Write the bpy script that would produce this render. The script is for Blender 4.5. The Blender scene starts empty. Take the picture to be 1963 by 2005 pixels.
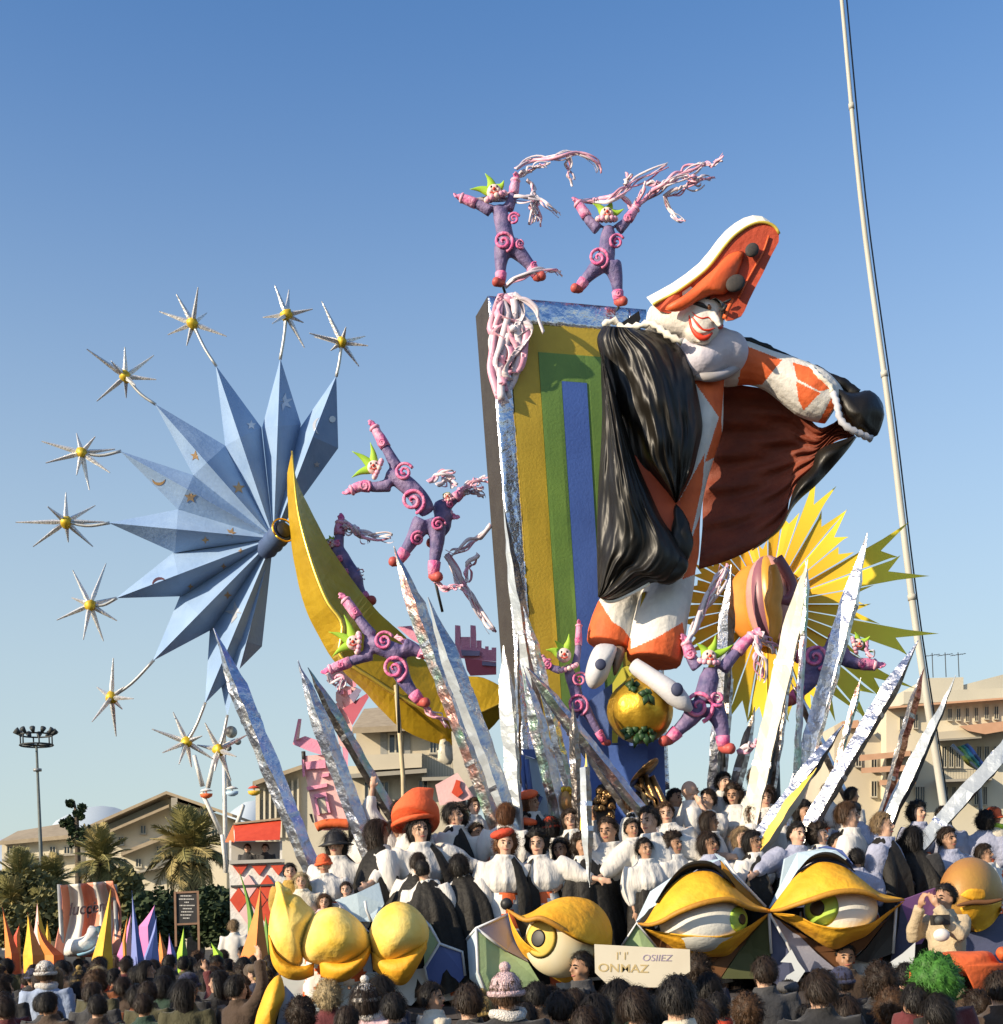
import bpy, bmesh, math, random
from mathutils import Vector, Matrix, noise
from mathutils.bvhtree import BVHTree
rad = math.radians
RND = random.Random(11)
S = bpy.context.scene
COL = S.collection
# ------------------------------------------------------------------ camera
F, CX, CY = 2400.0, 981.5, 1780.0            # focal length and principal point in photograph pixels
ROLL = rad(2.5)
CAM = Vector((0, 0, 2.35))
RV = Vector((math.cos(ROLL), 0, -math.sin(ROLL)))
UV = Vector((math.sin(ROLL), 0, math.cos(ROLL)))
FV = Vector((0, 1, 0))
cd = bpy.data.cameras.new('camera')
cam = bpy.data.objects.new('camera', cd)
COL.objects.link(cam)
M3 = Matrix((RV, UV, -FV)).transposed()
cam.matrix_world = Matrix.Translation(CAM) @ M3.to_4x4()
cd.sensor_width = 36
cd.lens = F / 2005 * 36
cd.shift_y = (CY - 1002.5) / 2005
cd.clip_start = 0.5
cd.clip_end = 6000
S.camera = cam
# ------------------------------------------------------------------ world, sun, exposure
SUN = Vector((-0.80, -0.50, 0.40)).normalized()   # direction towards the sun
w = bpy.data.worlds.new('World'); S.world = w; w.use_nodes = True
nt = w.node_tree
bg = nt.nodes['Background']
sky = nt.nodes.new('ShaderNodeTexSky'); sky.sky_type = 'NISHITA'; sky.sun_disc = False
sky.sun_elevation = math.asin(SUN.z)
sky.sun_rotation = math.atan2(SUN.x, SUN.y)
sky.air_density = 1.0; sky.dust_density = 1.0; sky.ozone_density = 4.5
hs = nt.nodes.new('ShaderNodeHueSaturation'); hs.inputs['Saturation'].default_value = 1.1
nt.links.new(sky.outputs[0], hs.inputs['Color']); 
tcw = nt.nodes.new('ShaderNodeTexCoord'); sx = nt.nodes.new('ShaderNodeSeparateXYZ'); nt.links.new(tcw.outputs['Generated'], sx.inputs[0])
mrw = nt.nodes.new('ShaderNodeMapRange'); mrw.interpolation_type = 'SMOOTHSTEP'      # coastal haze low in the sky, all round
mrw.inputs['From Min'].default_value = 0.66; mrw.inputs['From Max'].default_value = 0.02; mrw.inputs['To Min'].default_value = 0.0; mrw.inputs['To Max'].default_value = 0.82
nt.links.new(sx.outputs['Z'], mrw.inputs['Value'])
mxw = nt.nodes.new('ShaderNodeMix'); mxw.data_type = 'RGBA'; mxw.inputs['B'].default_value = (2.75, 3.15, 2.95, 1)
nt.links.new(mrw.outputs[0], mxw.inputs['Factor']); nt.links.new(hs.outputs[0], mxw.inputs['A']); nt.links.new(mxw.outputs['Result'], bg.inputs[0])
bg.inputs[1].default_value = 0.15
sd = bpy.data.lights.new('sun', 'SUN'); sd.energy = 4.8; sd.angle = rad(0.5); sd.color = (1.0, 0.84, 0.62)
so = bpy.data.objects.new('sun', sd); COL.objects.link(so)
so.rotation_euler = SUN.to_track_quat('Z', 'Y').to_euler()
S.view_settings.view_transform = 'Standard'; S.view_settings.look = 'None'
S.view_settings.exposure = 0.56; S.view_settings.gamma = 1.0; S.view_settings.use_curve_mapping = False
S.cycles.max_bounces = 5; S.cycles.diffuse_bounces = 2; S.cycles.glossy_bounces = 3
S.cycles.use_denoising = True

# ------------------------------------------------------------------ helpers
def P(px, py, Y):
    return CAM + FV * Y + RV * ((px - CX) / F * Y) + UV * ((CY - py) / F * Y)
def proj(v):
    d = v - CAM
    return (CX + F * d.dot(RV) / d.y, CY - F * d.dot(UV) / d.y)
def crop(x0, y0, s):
    return lambda x, y: (x0 + x / s, y0 + y / s)
cA = crop(0, 520, 2.644); cB = crop(0, 950, 2.644); cC = crop(860, 270, 3.283); cD = crop(1140, 400, 3.071)
cE = crop(900, 560, 2.316); cF = crop(1140, 880, 2.644); cG = crop(0, 1400, 3.214); cH = crop(400, 1400, 3.214)
cI = crop(860, 1400, 3.214); cJ = crop(1400, 1400, 3.215); cK = crop(560, 800, 2.992); cL = crop(940, 1350, 1.861)
cM = crop(930, 1200, 4.63); cN = crop(560, 1180, 4.327); cO = crop(1640, 1290, 5.895); cQ = crop(1230, 540, 7.616)
cR = crop(100, 1700, 9.52); cT = crop(380, 1400, 8.105)
def cv(fn, pts):
    return [fn(x, y) for x, y in pts]
def px2m(n, Y):
    return n * Y / F
def resample(pts, n, closed=False):
    """n points on a Catmull-Rom curve through pts (any dimension), evenly spaced by arc length"""
    p = [Vector(q) for q in pts]
    m = len(p)
    if m == 1:
        return [p[0].copy() for _ in range(n)]
    dense = []
    segs = m if closed else m - 1
    for i in range(segs):
        if closed:
            a, b, c, d = p[(i - 1) % m], p[i], p[(i + 1) % m], p[(i + 2) % m]
        else:
            b, c = p[i], p[i + 1]
            a = p[i - 1] if i else b * 2 - c
            d = p[i + 2] if i + 2 < m else c * 2 - b
        for k in range(8):
            t = k / 8
            dense.append(0.5 * (2 * b + (c - a) * t + (2 * a - 5 * b + 4 * c - d) * t * t + (3 * b - a - 3 * c + d) * t ** 3))
    dense.append(p[0].copy() if closed else p[-1].copy())
    L = [0.0]
    for i in range(1, len(dense)):
        L.append(L[-1] + (dense[i] - dense[i - 1]).length)
    out, j = [], 0
    cnt = n if closed else n - 1
    for k in range(n):
        t = L[-1] * k / max(1, cnt)
        while j < len(L) - 2 and L[j + 1] < t:
            j += 1
        f = (t - L[j]) / max(1e-9, L[j + 1] - L[j])
        out.append(dense[j].lerp(dense[j + 1], min(1, max(0, f))))
    return out
def inpoly(x, y, poly):
    r = False
    j = len(poly) - 1
    for i in range(len(poly)):
        xi, yi = poly[i]; xj, yj = poly[j]
        if (yi > y) != (yj > y) and x < (xj - xi) * (y - yi) / (yj - yi) + xi:
            r = not r
        j = i
    return r

ORG = {}
def tag(o, label=None, cat=None, group=None, kind=None):
    if label: o['label'] = label
    if cat: o['category'] = cat
    if group: o['group'] = group
    if kind: o['kind'] = kind
    return o
def thing(name, label, cat, loc=(0, 0, 0), group=None):
    o = bpy.data.objects.new(name, None); COL.objects.link(o)
    o.empty_display_size = 0.1
    o.location = loc
    ORG[o.name] = Vector(loc)
    return tag(o, label, cat, group)

class MB:
    def __init__(self):
        self.v, self.f, self.m, self.s = [], [], [], []
    def add(self, vs, fs, mi=0, smooth=True):
        b = len(self.v)
        self.v += [Vector(q) for q in vs]
        for q in fs:
            self.f.append([b + i for i in q]); self.m.append(mi); self.s.append(smooth)
        return self
    def loft(self, rings, caps=(True, True), mi=0, closed=True, smooth=True):
        n = len(rings[0]); vs = [q for r in rings for q in r]; fs = []
        for i in range(len(rings) - 1):
            for j in range(n if closed else n - 1):
                a, b = i * n + j, i * n + (j + 1) % n
                fs.append((a, b, b + n, a + n))
        if caps[0] and closed: fs.append(tuple(range(n - 1, -1, -1)))
        if caps[1] and closed: fs.append(tuple(range((len(rings) - 1) * n, len(rings) * n)))
        return self.add(vs, fs, mi, smooth)
    def tube(self, pts, rads, n=8, mi=0, caps=(True, True), flat=1.0, smooth=True):
        pts = [Vector(q) for q in pts]
        if not hasattr(rads, '__len__'): rads = [rads] * len(pts)
        rings, up = [], None
        for i, p in enumerate(pts):
            a = pts[max(0, i - 1)]; b = pts[min(len(pts) - 1, i + 1)]
            t = (b - a)
            t = t.normalized() if t.length > 1e-9 else Vector((0, 0, 1))
            if up is None:
                up = Vector((0, 1, 0)) if abs(t.y) < 0.9 else Vector((1, 0, 0))
            side = t.cross(up)
            if side.length < 1e-6: side = t.orthogonal()
            side.normalize(); up = side.cross(t).normalized()
            r = rads[i]
            rings.append([p + side * (r * math.cos(2 * math.pi * k / n)) + up * (r * flat * math.sin(2 * math.pi * k / n)) for k in range(n)])
        return self.loft(rings, caps, mi, True, smooth)
    def ell(self, c, r, mi=0, nu=14, nv=9, rot=None):
        c = Vector(c)
        if not hasattr(r, '__len__'): r = (r, r, r)
        rings = []
        for i in range(nv + 1):
            th = math.pi * min(max(i / nv, 0.012), 0.988)
            ring = []
            for k in range(nu):
                ph = 2 * math.pi * k / nu
                q = Vector((r[0] * math.sin(th) * math.cos(ph), r[1] * math.sin(th) * math.sin(ph), -r[2] * math.cos(th)))
                if rot is not None: q = rot @ q
                ring.append(c + q)
            rings.append(ring)
        return self.loft(rings, (True, True), mi)
    def box(self, c, s, mi=0, rot=None):
        c = Vector(c); vs = []
        for z in (-.5, .5):
            for x, y in ((-.5, -.5), (.5, -.5), (.5, .5), (-.5, .5)):
                q = Vector((x * s[0], y * s[1], z * s[2]))
                if rot is not None: q = rot @ q
                vs.append(c + q)
        return self.add(vs, [(3, 2, 1, 0), (4, 5, 6, 7), (0, 1, 5, 4), (1, 2, 6, 5), (2, 3, 7, 6), (3, 0, 4, 7)], mi, False)
    def hexa(self, front, back, mi=0, mside=None):
        """prism between two outlines of equal length"""
        n = len(front); ms = mi if mside is None else mside
        vs = list(front) + list(back)
        self.add(vs, [tuple(range(n))], mi, False)
        b = len(self.v) - 2 * n
        self.f.append([b + n + i for i in range(n - 1, -1, -1)]); self.m.append(mi); self.s.append(False)
        for i in range(n):
            j = (i + 1) % n
            self.f.append([b + i, b + n + i, b + n + j, b + j]); self.m.append(ms); self.s.append(False)
        return self
    def plate(self, outline, Y, th, mi=0, mside=None, dx=0, dy=0):
        """px outline -> solid board of thickness th, its back shifted by dx, dy px"""
        return self.hexa([P(x, y, Y) for x, y in outline], [P(x + dx, y + dy, Y + th) for x, y in outline], mi, mside)
    def grid(self, rows, th=0.0, mi=0, mback=None, smooth=True):
        """sheet through rows of points, with thickness th away from the camera"""
        nr, n = len(rows), len(rows[0]); vs = [q for r in rows for q in r]
        fs = [(i * n + j, i * n + j + 1, (i + 1) * n + j + 1, (i + 1) * n + j) for i in range(nr - 1) for j in range(n - 1)]
        self.add(vs, fs, mi, smooth)
        if th:
            mb = mi if mback is None else mback
            vb = [q + (q - CAM).normalized() * th for q in vs]
            self.add(vb, [tuple(reversed(q)) for q in fs], mb, smooth)
            b = len(self.v) - 2 * len(vs); m = len(vs)
            rim = [j for j in range(n)] + [i * n + n - 1 for i in range(1, nr)] + [(nr - 1) * n + j for j in range(n - 2, -1, -1)] + [i * n for i in range(nr - 2, 0, -1)]
            for k in range(len(rim)):
                a, c = rim[k], rim[(k + 1) % len(rim)]
                self.f.append([b + a, b + m + a, b + m + c, b + c]); self.m.append(mb); self.s.append(False)
        return self
    def inflate(self, outline, Y, depth, back=None, mi=0, n=28, rings=6, pw=0.5, c=None, smooth=True, curve=True):
        """cushion over a star-shaped px outline"""
        o = resample(outline, n, True) if curve else [Vector(q) for q in outline]
        n = len(o)
        c = Vector(c) if c else sum(o, Vector((0, 0))) / n
        back = depth if back is None else back
        R = []
        for i in range(rings + 1):
            s = max(0.03, math.sin(math.pi / 2 * i / rings))
            R.append([P(c.x + (q.x - c.x) * s, c.y + (q.y - c.y) * s, Y - depth * max(0, 1 - s * s) ** pw) for q in o])
        for i in range(rings - 1, -1, -1):
            s = max(0.03, math.sin(math.pi / 2 * i / rings))
            R.append([P(c.x + (q.x - c.x) * s, c.y + (q.y - c.y) * s, Y + back * max(0, 1 - s * s) ** pw) for q in o])
        return self.loft(R, (True, True), mi, True, smooth)
    def bvh(self):
        return BVHTree.FromPolygons(self.v, self.f)
    def mesh(self, name, off=None):
        off = off or Vector((0, 0, 0))
        me = bpy.data.meshes.new(name)
        me.from_pydata([tuple(q - off) for q in self.v], [], self.f)
        me.polygons.foreach_set('material_index', self.m)
        me.polygons.foreach_set('use_smooth', self.s)
        me.update()
        return me
    def build(self, name, mats, parent=None, label=None, cat=None, group=None, kind=None, fixn=True):
        off = ORG.get(parent.name, Vector((0, 0, 0))) if parent else Vector((0, 0, 0))
        me = self.mesh(name, off)
        if fixn:
            bm = bmesh.new(); bm.from_mesh(me)
            bmesh.ops.recalc_face_normals(bm, faces=bm.faces)
            bm.to_mesh(me); bm.free()
        return put(name, me, mats, parent, label, cat, group, kind, off)
def put(name, me, mats, parent=None, label=None, cat=None, group=None, kind=None, off=None):
    if not isinstance(mats, (list, tuple)): mats = [mats]
    if len(me.materials) == 0:
        for q in mats: me.materials.append(q)
    o = bpy.data.objects.new(name, me); COL.objects.link(o)
    if parent: o.parent = parent
    ORG[o.name] = off or Vector((0, 0, 0))
    return tag(o, label, cat, group, kind)
def fuse(mb, voxel, it=4, fac=0.5, keep=None):
    """one continuous skin round everything in mb; keep(face centre) -> material index"""
    me = mb.mesh('tmp'); o = bpy.data.objects.new('tmp', me); COL.objects.link(o)
    r = o.modifiers.new('r', 'REMESH'); r.mode = 'VOXEL'; r.voxel_size = voxel; r.use_smooth_shade = True
    s = o.modifiers.new('s', 'SMOOTH'); s.factor = fac; s.iterations = it
    dg = bpy.context.evaluated_depsgraph_get()
    e = o.evaluated_get(dg)
    tm = e.to_mesh()
    out = MB()
    out.v = [q.co.copy() for q in tm.vertices]
    out.f = [list(q.vertices) for q in tm.polygons]
    out.s = [True] * len(out.f)
    out.m = [0] * len(out.f)
    e.to_mesh_clear()
    bpy.data.objects.remove(o); bpy.data.meshes.remove(me)
    if keep:
        for i, f in enumerate(out.f):
            c = sum((out.v[k] for k in f), Vector((0, 0, 0))) / len(f)
            out.m[i] = keep(c)
    return out
def crumple(mb, amp, sc, seed=0.0):
    for q in mb.v:
        n = noise.noise_vector(q * sc + Vector((seed, seed * 2, -seed)))
        q += n * amp
    return mb
def onto(bvh, px, py, off=0.01, fallback=None):
    d = (P(px, py, 10) - CAM).normalized()
    h = bvh.ray_cast(CAM, d)
    if h[0] is None:
        if fallback is None: return None
        return P(px, py, fallback)
    return h[0] - d * off
def spiral_px(c, r, turns=2.1, n=40, a0=0.0, sgn=1, inner=0.12):
    return [(c[0] + (r * (inner + (1 - inner) * k / (n - 1))) * math.cos(a0 + sgn * 2 * math.pi * turns * k / (n - 1)),
             c[1] + (r * (inner + (1 - inner) * k / (n - 1))) * math.sin(a0 + sgn * 2 * math.pi * turns * k / (n - 1))) for k in range(n)]

# ------------------------------------------------------------------ materials
MATS = {}
def lin(c):
    return tuple(((x / 255) / 12.92 if x / 255 <= 0.04045 else ((x / 255 + 0.055) / 1.055) ** 2.4) for x in c)
def mat(name, col, col2=None, rough=0.65, metal=0.0, scale=6.0, amt=0.5, bump=0.0, bscale=30.0, spec=0.4, stretch=(1, 1, 1), detail=5.0, sheen=0.0, contrast=0.25):
    if name in MATS: return MATS[name]
    m = bpy.data.materials.new(name); m.use_nodes = True
    t = m.node_tree; b = t.nodes['Principled BSDF']
    b.inputs['Roughness'].default_value = rough; b.inputs['Metallic'].default_value = metal
    b.inputs['Specular IOR Level'].default_value = spec
    if sheen: b.inputs['Sheen Weight'].default_value = sheen
    tc = t.nodes.new('ShaderNodeTexCoord'); mp = t.nodes.new('ShaderNodeMapping'); mp.inputs['Scale'].default_value = stretch
    t.links.new(tc.outputs['Object'], mp.inputs[0])
    col2 = col2 or tuple(x * 0.72 for x in col)
    nz = t.nodes.new('ShaderNodeTexNoise'); nz.inputs['Scale'].default_value = scale; nz.inputs['Detail'].default_value = detail
    t.links.new(mp.outputs[0], nz.inputs['Vector'])
    cr = t.nodes.new('ShaderNodeMapRange'); cr.inputs['From Min'].default_value = 0.5 - contrast; cr.inputs['From Max'].default_value = 0.5 + contrast
    t.links.new(nz.outputs['Fac'], cr.inputs['Value'])
    mx = t.nodes.new('ShaderNodeMix'); mx.data_type = 'RGBA'
    mx.inputs['A'].default_value = (*col, 1); mx.inputs['B'].default_value = (*[c + (d - c) * min(1, amt * 2) for c, d in zip(col, col2)], 1)
    t.links.new(cr.outputs[0], mx.inputs['Factor']); t.links.new(mx.outputs['Result'], b.inputs['Base Color'])
    if bump:
        n2 = t.nodes.new('ShaderNodeTexNoise'); n2.inputs['Scale'].default_value = bscale; n2.inputs['Detail'].default_value = 4
        t.links.new(mp.outputs[0], n2.inputs['Vector'])
        bp = t.nodes.new('ShaderNodeBump'); bp.inputs['Strength'].default_value = bump; bp.inputs['Distance'].default_value = 0.05
        t.links.new(n2.outputs['Fac'], bp.inputs['Height']); t.links.new(bp.outputs[0], b.inputs['Normal'])
    MATS[name] = m
    return m
def foil(name, tint=(0.85, 0.87, 0.9), patches=(), rough=0.33, bump=0.5, bscale=11.0):
    """crinkled metal foil; patches = printed colours of a holographic film"""
    m = mat(name, tint, tuple(x * 0.82 for x in tint), rough=rough, metal=1.0, scale=3.0, bump=bump, bscale=bscale)
    if patches:
        t = m.node_tree; b = t.nodes['Principled BSDF']
        tc = t.nodes.new('ShaderNodeTexCoord')
        vo = t.nodes.new('ShaderNodeTexNoise'); vo.inputs['Scale'].default_value = 3.2; vo.inputs['Detail'].default_value = 5
        t.links.new(tc.outputs['Object'], vo.inputs['Vector'])
        cr = t.nodes.new('ShaderNodeValToRGB'); el = cr.color_ramp.elements
        el[0].position = 0.30; el[0].color = (*patches[0], 1); el[1].position = 0.72; el[1].color = (*patches[-1], 1)
        k = len(patches)
        for i, c in enumerate(patches[1:-1]):
            e = el.new(0.30 + 0.42 * (i + 1) / (k - 1)); e.color = (*c, 1)
        t.links.new(vo.outputs['Fac'], cr.inputs[0]); t.links.new(cr.outputs[0], b.inputs['Base Color'])
    return m
WHITE = mat('white_paint', (0.74, 0.72, 0.67), (0.56, 0.54, 0.51), bump=0.3, bscale=14, detail=8, rough=.75)
BLACKP = mat('black_paint', (0.02, 0.02, 0.022), (0.03, 0.028, 0.026), rough=0.5)
METAL = mat('grey_metal', (0.32, 0.33, 0.33), rough=0.5, metal=0.3)
DARKM = mat('dark_metal', (0.05, 0.055, 0.055), rough=0.6)
ORANGE = mat('orange_paint', (0.76, 0.15, 0.04), (0.58, 0.10, 0.025), bump=0.3, bscale=12, rough=0.7, detail=8)
RED = mat('red_paint', (0.62, 0.075, 0.03), (0.5, 0.05, 0.02), bump=0.1, bscale=10, rough=0.6)
YELLOW = mat('yellow_paint', (0.80, 0.50, 0.04), (0.66, 0.33, 0.02), scale=4, bump=0.2, bscale=12, rough=0.6)
PALEYEL = mat('pale_yellow_paint', (0.86, 0.62, 0.14), (0.80, 0.45, 0.03), scale=3.5, bump=0.2, bscale=10, rough=0.65)
GOLD = mat('gold_leaf', (0.75, 0.47, 0.05), (0.40, 0.23, 0.02), rough=0.38, metal=0.75, scale=5, bump=0.35, bscale=7, contrast=0.18)
BLUEP = mat('blue_paint', (0.10, 0.17, 0.42), (0.07, 0.12, 0.33), scale=3, bump=0.1)
PALEBLUE = mat('pale_blue_paint', (0.48, 0.63, 0.76), (0.40, 0.55, 0.70), scale=3, bump=0.1)
GREEN = mat('green_paint', (0.16, 0.30, 0.05), (0.10, 0.22, 0.04), scale=4)
LIME = mat('lime_paint', (0.38, 0.60, 0.05), (0.28, 0.48, 0.03), scale=4)
PINK = mat('pink_paint', (0.72, 0.18, 0.30), (0.62, 0.12, 0.26), scale=8, bump=0.1)
ROSE = mat('pale_pink_paint', (0.80, 0.52, 0.50), (0.74, 0.42, 0.42), scale=4, bump=0.1)
PURPLE = mat('purple_paint', (0.17, 0.13, 0.32), (0.12, 0.10, 0.25), scale=5, bump=0.15)
# ================================================================== setting: ground, hills, houses, palms
ASPH = mat('asphalt', (0.055, 0.054, 0.052), (0.035, 0.035, 0.035), rough=0.9, scale=1.5, bump=0.3, bscale=60)
g = MB(); n = 40
xs = [-4000 + 8000 * (i / n) for i in range(n + 1)]
g.grid([[Vector((x, y, 0)) for x in xs] for y in (-300, -50, 0, 20, 60, 200, 1000, 5000)])
g.build('ground', ASPH, kind='structure')
HILL = mat('hazy_hill', (0.44, 0.50, 0.54), (0.38, 0.44, 0.49), rough=0.95, scale=0.02)  # pale blue distance haze is mixed into the hill's colour
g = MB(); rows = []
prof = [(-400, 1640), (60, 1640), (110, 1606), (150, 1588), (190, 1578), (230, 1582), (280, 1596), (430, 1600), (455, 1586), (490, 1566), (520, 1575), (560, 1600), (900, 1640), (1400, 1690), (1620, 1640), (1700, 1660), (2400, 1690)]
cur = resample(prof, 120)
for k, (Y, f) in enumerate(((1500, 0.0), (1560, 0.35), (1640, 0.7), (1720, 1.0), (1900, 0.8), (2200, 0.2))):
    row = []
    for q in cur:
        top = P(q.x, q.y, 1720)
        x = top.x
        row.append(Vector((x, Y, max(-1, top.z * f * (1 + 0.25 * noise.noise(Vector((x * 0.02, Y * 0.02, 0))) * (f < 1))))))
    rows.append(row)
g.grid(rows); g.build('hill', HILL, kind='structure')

PLASTER = mat('cream_plaster', (0.62, 0.56, 0.43), (0.53, 0.48, 0.36), rough=0.9, scale=0.5, bump=0.2, detail=9, stretch=(1, 1, .4))
PLASTER2 = mat('beige_plaster', (0.54, 0.48, 0.36), (0.46, 0.40, 0.30), rough=0.9, scale=0.5, bump=0.2, detail=9, stretch=(1, 1, .4))
PLASTER3 = mat('white_plaster', (0.52, 0.48, 0.38), (0.44, 0.41, 0.33), rough=0.9, scale=0.5, bump=0.2, detail=9, stretch=(1, 1, .4))
ROOFM = mat('brown_roof', (0.38, 0.31, 0.21), (0.28, 0.22, 0.15), rough=0.9, scale=2)
AWN = mat('terracotta_awning', (0.58, 0.34, 0.21), (0.48, 0.27, 0.16), rough=0.85, scale=2)
GLASS = mat('window_glass', (0.03, 0.04, 0.05), (0.05, 0.06, 0.07), rough=0.1, spec=0.6)
SHUT = mat('grey_shutter', (0.30, 0.30, 0.28), rough=0.8)
CONC = mat('concrete_slab', (0.36, 0.33, 0.27), rough=0.9, scale=1)
def window(parent, c, w, h, Y, shutter=False):
    x, y = c
    m = MB(); fw = min(w, h) * 0.12; d = 0.14
    for (x0, y0, x1, y1) in ((x - w / 2, y - h / 2, x + w / 2, y - h / 2 + fw), (x - w / 2, y + h / 2 - fw, x + w / 2, y + h / 2),
                             (x - w / 2, y - h / 2 + fw, x - w / 2 + fw, y + h / 2 - fw), (x + w / 2 - fw, y - h / 2 + fw, x + w / 2, y + h / 2 - fw),
                             (x - fw / 2, y - h / 2 + fw, x + fw / 2, y + h / 2 - fw)):
        m.plate([(x0, y0), (x1, y0), (x1, y1), (x0, y1)], Y - d, d - 0.004)
    f = m.build('window', PLASTER3, parent)
    for s in (-1, 1):
        p = MB()
        xa, xb = sorted((x + s * fw / 2, x + s * (w / 2 - fw)))
        p.plate([(xa, y - h / 2 + fw), (xb, y - h / 2 + fw), (xb, y + h / 2 - fw), (xa, y + h / 2 - fw)], Y - d * 0.5, d * 0.4)
        o = p.build('pane', GLASS); o.parent = f; o.data.transform(Matrix.Translation(-ORG[parent.name]))
    s = MB(); s.plate([(x - w * .6, y + h / 2), (x + w * .6, y + h / 2), (x + w * .6, y + h / 2 + fw * 1.3), (x - w * .6, y + h / 2 + fw * 1.3)], Y - d * 2, d * 2 - 0.006)
    o = s.build('sill', CONC); o.parent = f; o.data.transform(Matrix.Translation(-ORG[parent.name]))
    if shutter:
        for sg in (-1, 1):
            s = MB(); x0, x1 = x + sg * w * 0.52, x + sg * w * 0.98
            s.plate([(x0, y - h / 2), (x1, y - h / 2), (x1, y + h / 2), (x0, y + h / 2)], Y - 0.08, 0.07)
            o = s.build('shutter', SHUT); o.parent = f; o.data.transform(Matrix.Translation(-ORG[parent.name]))
def slab(parent, pts, Y, th, out, m, name):
    """a px polygon standing proud of a facade by out metres"""
    b = MB(); b.plate(pts, Y - out, out - 0.01); return b.build(name, m, parent)
def railing(parent, x0, x1, y0, y1, Y, out, m=DARKM):
    b = MB(); nb = max(4, int((x1 - x0) / 3))
    b.plate([(x0, y0), (x1, y0), (x1, y0 + 1.5), (x0, y0 + 1.5)], Y - out, 0.06)
    for i in range(nb + 1):
        x = x0 + (x1 - x0) * i / nb
        b.plate([(x - .35, y0 + 1.5), (x + .35, y0 + 1.5), (x + .35, y1), (x - .35, y1)], Y - out, 0.04)
    return b.build('railing', m, parent)
def wallblock(parent, pts, Y, depth, m, name='wall'):
    b = MB(); b.hexa([P(x, y, Y) for x, y in pts], [P(x, y, Y) + Vector((0, depth, 0)) for x, y in pts]); return b.build(name, m, parent)
# -- far left house
Y = 112
t = thing('house', 'low pale house with hipped brown roof at the far left behind the lamp post', 'house', (-45, Y, 0))
wallblock(t, cv(cG, [(10, 790), (470, 745), (470, 1480), (10, 1480)]), Y, 14, PLASTER)
b = MB(); lo = cv(cG, [(-8, 795), (480, 750)]); hi = cv(cG, [(110, 730), (385, 684)])
b.hexa([P(*lo[0], Y - 1), P(*lo[1], Y - 1), P(*hi[1], Y + 6), P(*hi[0], Y + 6)], [P(*lo[0], Y - 1) - Vector((0, 0, .35)), P(*lo[1], Y - 1) - Vector((0, 0, .35)), P(*hi[1], Y + 6) - Vector((0, 0, .35)), P(*hi[0], Y + 6) - Vector((0, 0, .35))])
b.build('roof', ROOFM, t)
for x in (60, 150, 330, 420): window(t, cG(x, 850), 13, 16, Y)
for x in (90, 220, 360): window(t, cG(x, 960), 13, 16, Y)
slab(t, cv(cG, [(10, 905), (470, 870), (470, 882), (10, 917)]), Y, .3, .9, CONC, 'balcony')
# -- gabled house
Y = 104
t = thing('house', 'big gabled house with deep eaves between the two palms', 'house', (-30, Y, 0))
wallblock(t, cv(cG, [(540, 735), (1040, 520), (1425, 640), (1425, 1490), (540, 1490)]), Y, 14, PLASTER)
for a, bb in (((500, 718), (1045, 478)), ((1045, 478), (1460, 622))):
    b = MB(); (x0, y0), (x1, y1) = cG(*a), cG(*bb)
    b.hexa([P(x0, y0, Y - 2), P(x1, y1, Y - 2), P(x1, y1 + 6, Y - 2), P(x0, y0 + 6, Y - 2)], [q + Vector((0, 18, 0)) for q in (P(x0, y0, Y - 2), P(x1, y1, Y - 2), P(x1, y1 + 6, Y - 2), P(x0, y0 + 6, Y - 2))])
    b.build('roof', ROOFM, t)
slab(t, cv(cG, [(690, 722), (1062, 562), (1062, 580), (690, 740)]), Y, .3, 1.5, ROOFM, 'eave')
slab(t, cv(cG, [(760, 862), (1080, 735), (1080, 762), (760, 888)]), Y, .3, 1.4, ROOFM, 'balcony')
slab(t, cv(cG, [(830, 990), (1080, 930), (1080, 945), (830, 1005)]), Y, .3, 1.2, CONC, 'balcony')
for q in ((640, 800), (760, 790), (900, 720), (1120, 700), (1240, 700), (1350, 740), (760, 930), (870, 930), (1000, 850)): window(t, cG(*q), 12, 17, Y)
b = MB(); b.plate(cv(cG, [(935, 555), (965, 548), (965, 520), (935, 525)]), Y - 1, 1.5); b.build('chimney', PLASTER2, t)
b = MB(); b.plate(cv(cG, [(1075, 600), (1115, 600), (1115, 520), (1075, 520)]), Y - 2.2, 1.0); b.build('chimney', CONC, t)
# -- apartment house behind the castle
Y = 86
t = thing('apartment_house', 'beige apartment house under a hip roof behind the pink castle and crescent moon', 'building', (-15, Y, 0))
wallblock(t, cv(cN, [(590, 1058), (1420, 1020), (1480, 1460), (1480, 2960), (540, 2960), (540, 1480), (600, 1460)]), Y, 14, PLASTER2)
b = MB(); e0, e1 = cN(560, 1060), cN(1500, 1010); r0, r1 = cN(660, 900), cN(1250, 840)
f = [P(*e0, Y - 1.5), P(*e1, Y - 1.5), P(*r1, Y + 6), P(*r0, Y + 6)]
b.hexa(f, [q - Vector((0, 0, .4)) for q in f]); b.build('roof', ROOFM, t)
window(t, cN(925, 1195), 30, 42, Y, True); window(t, cN(1245, 1225), 14, 24, Y); window(t, cN(700, 1590), 20, 36, Y); window(t, cN(830, 1590), 20, 36, Y); window(t, cN(1160, 1580), 20, 36, Y)
slab(t, cv(cN, [(530, 1452), (1190, 1405), (1190, 1440), (530, 1488)]), Y, .3, 2.2, CONC, 'balcony')
slab(t, cv(cN, [(640, 1290), (1150, 1275), (1150, 1395), (640, 1425)]), Y, .3, 1.6, PLASTER2, 'parapet')
railing(t, cN(1150, 0)[0], cN(1420, 0)[0], cN(0, 1290)[1], cN(0, 1480)[1], Y, 2.0)
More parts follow.
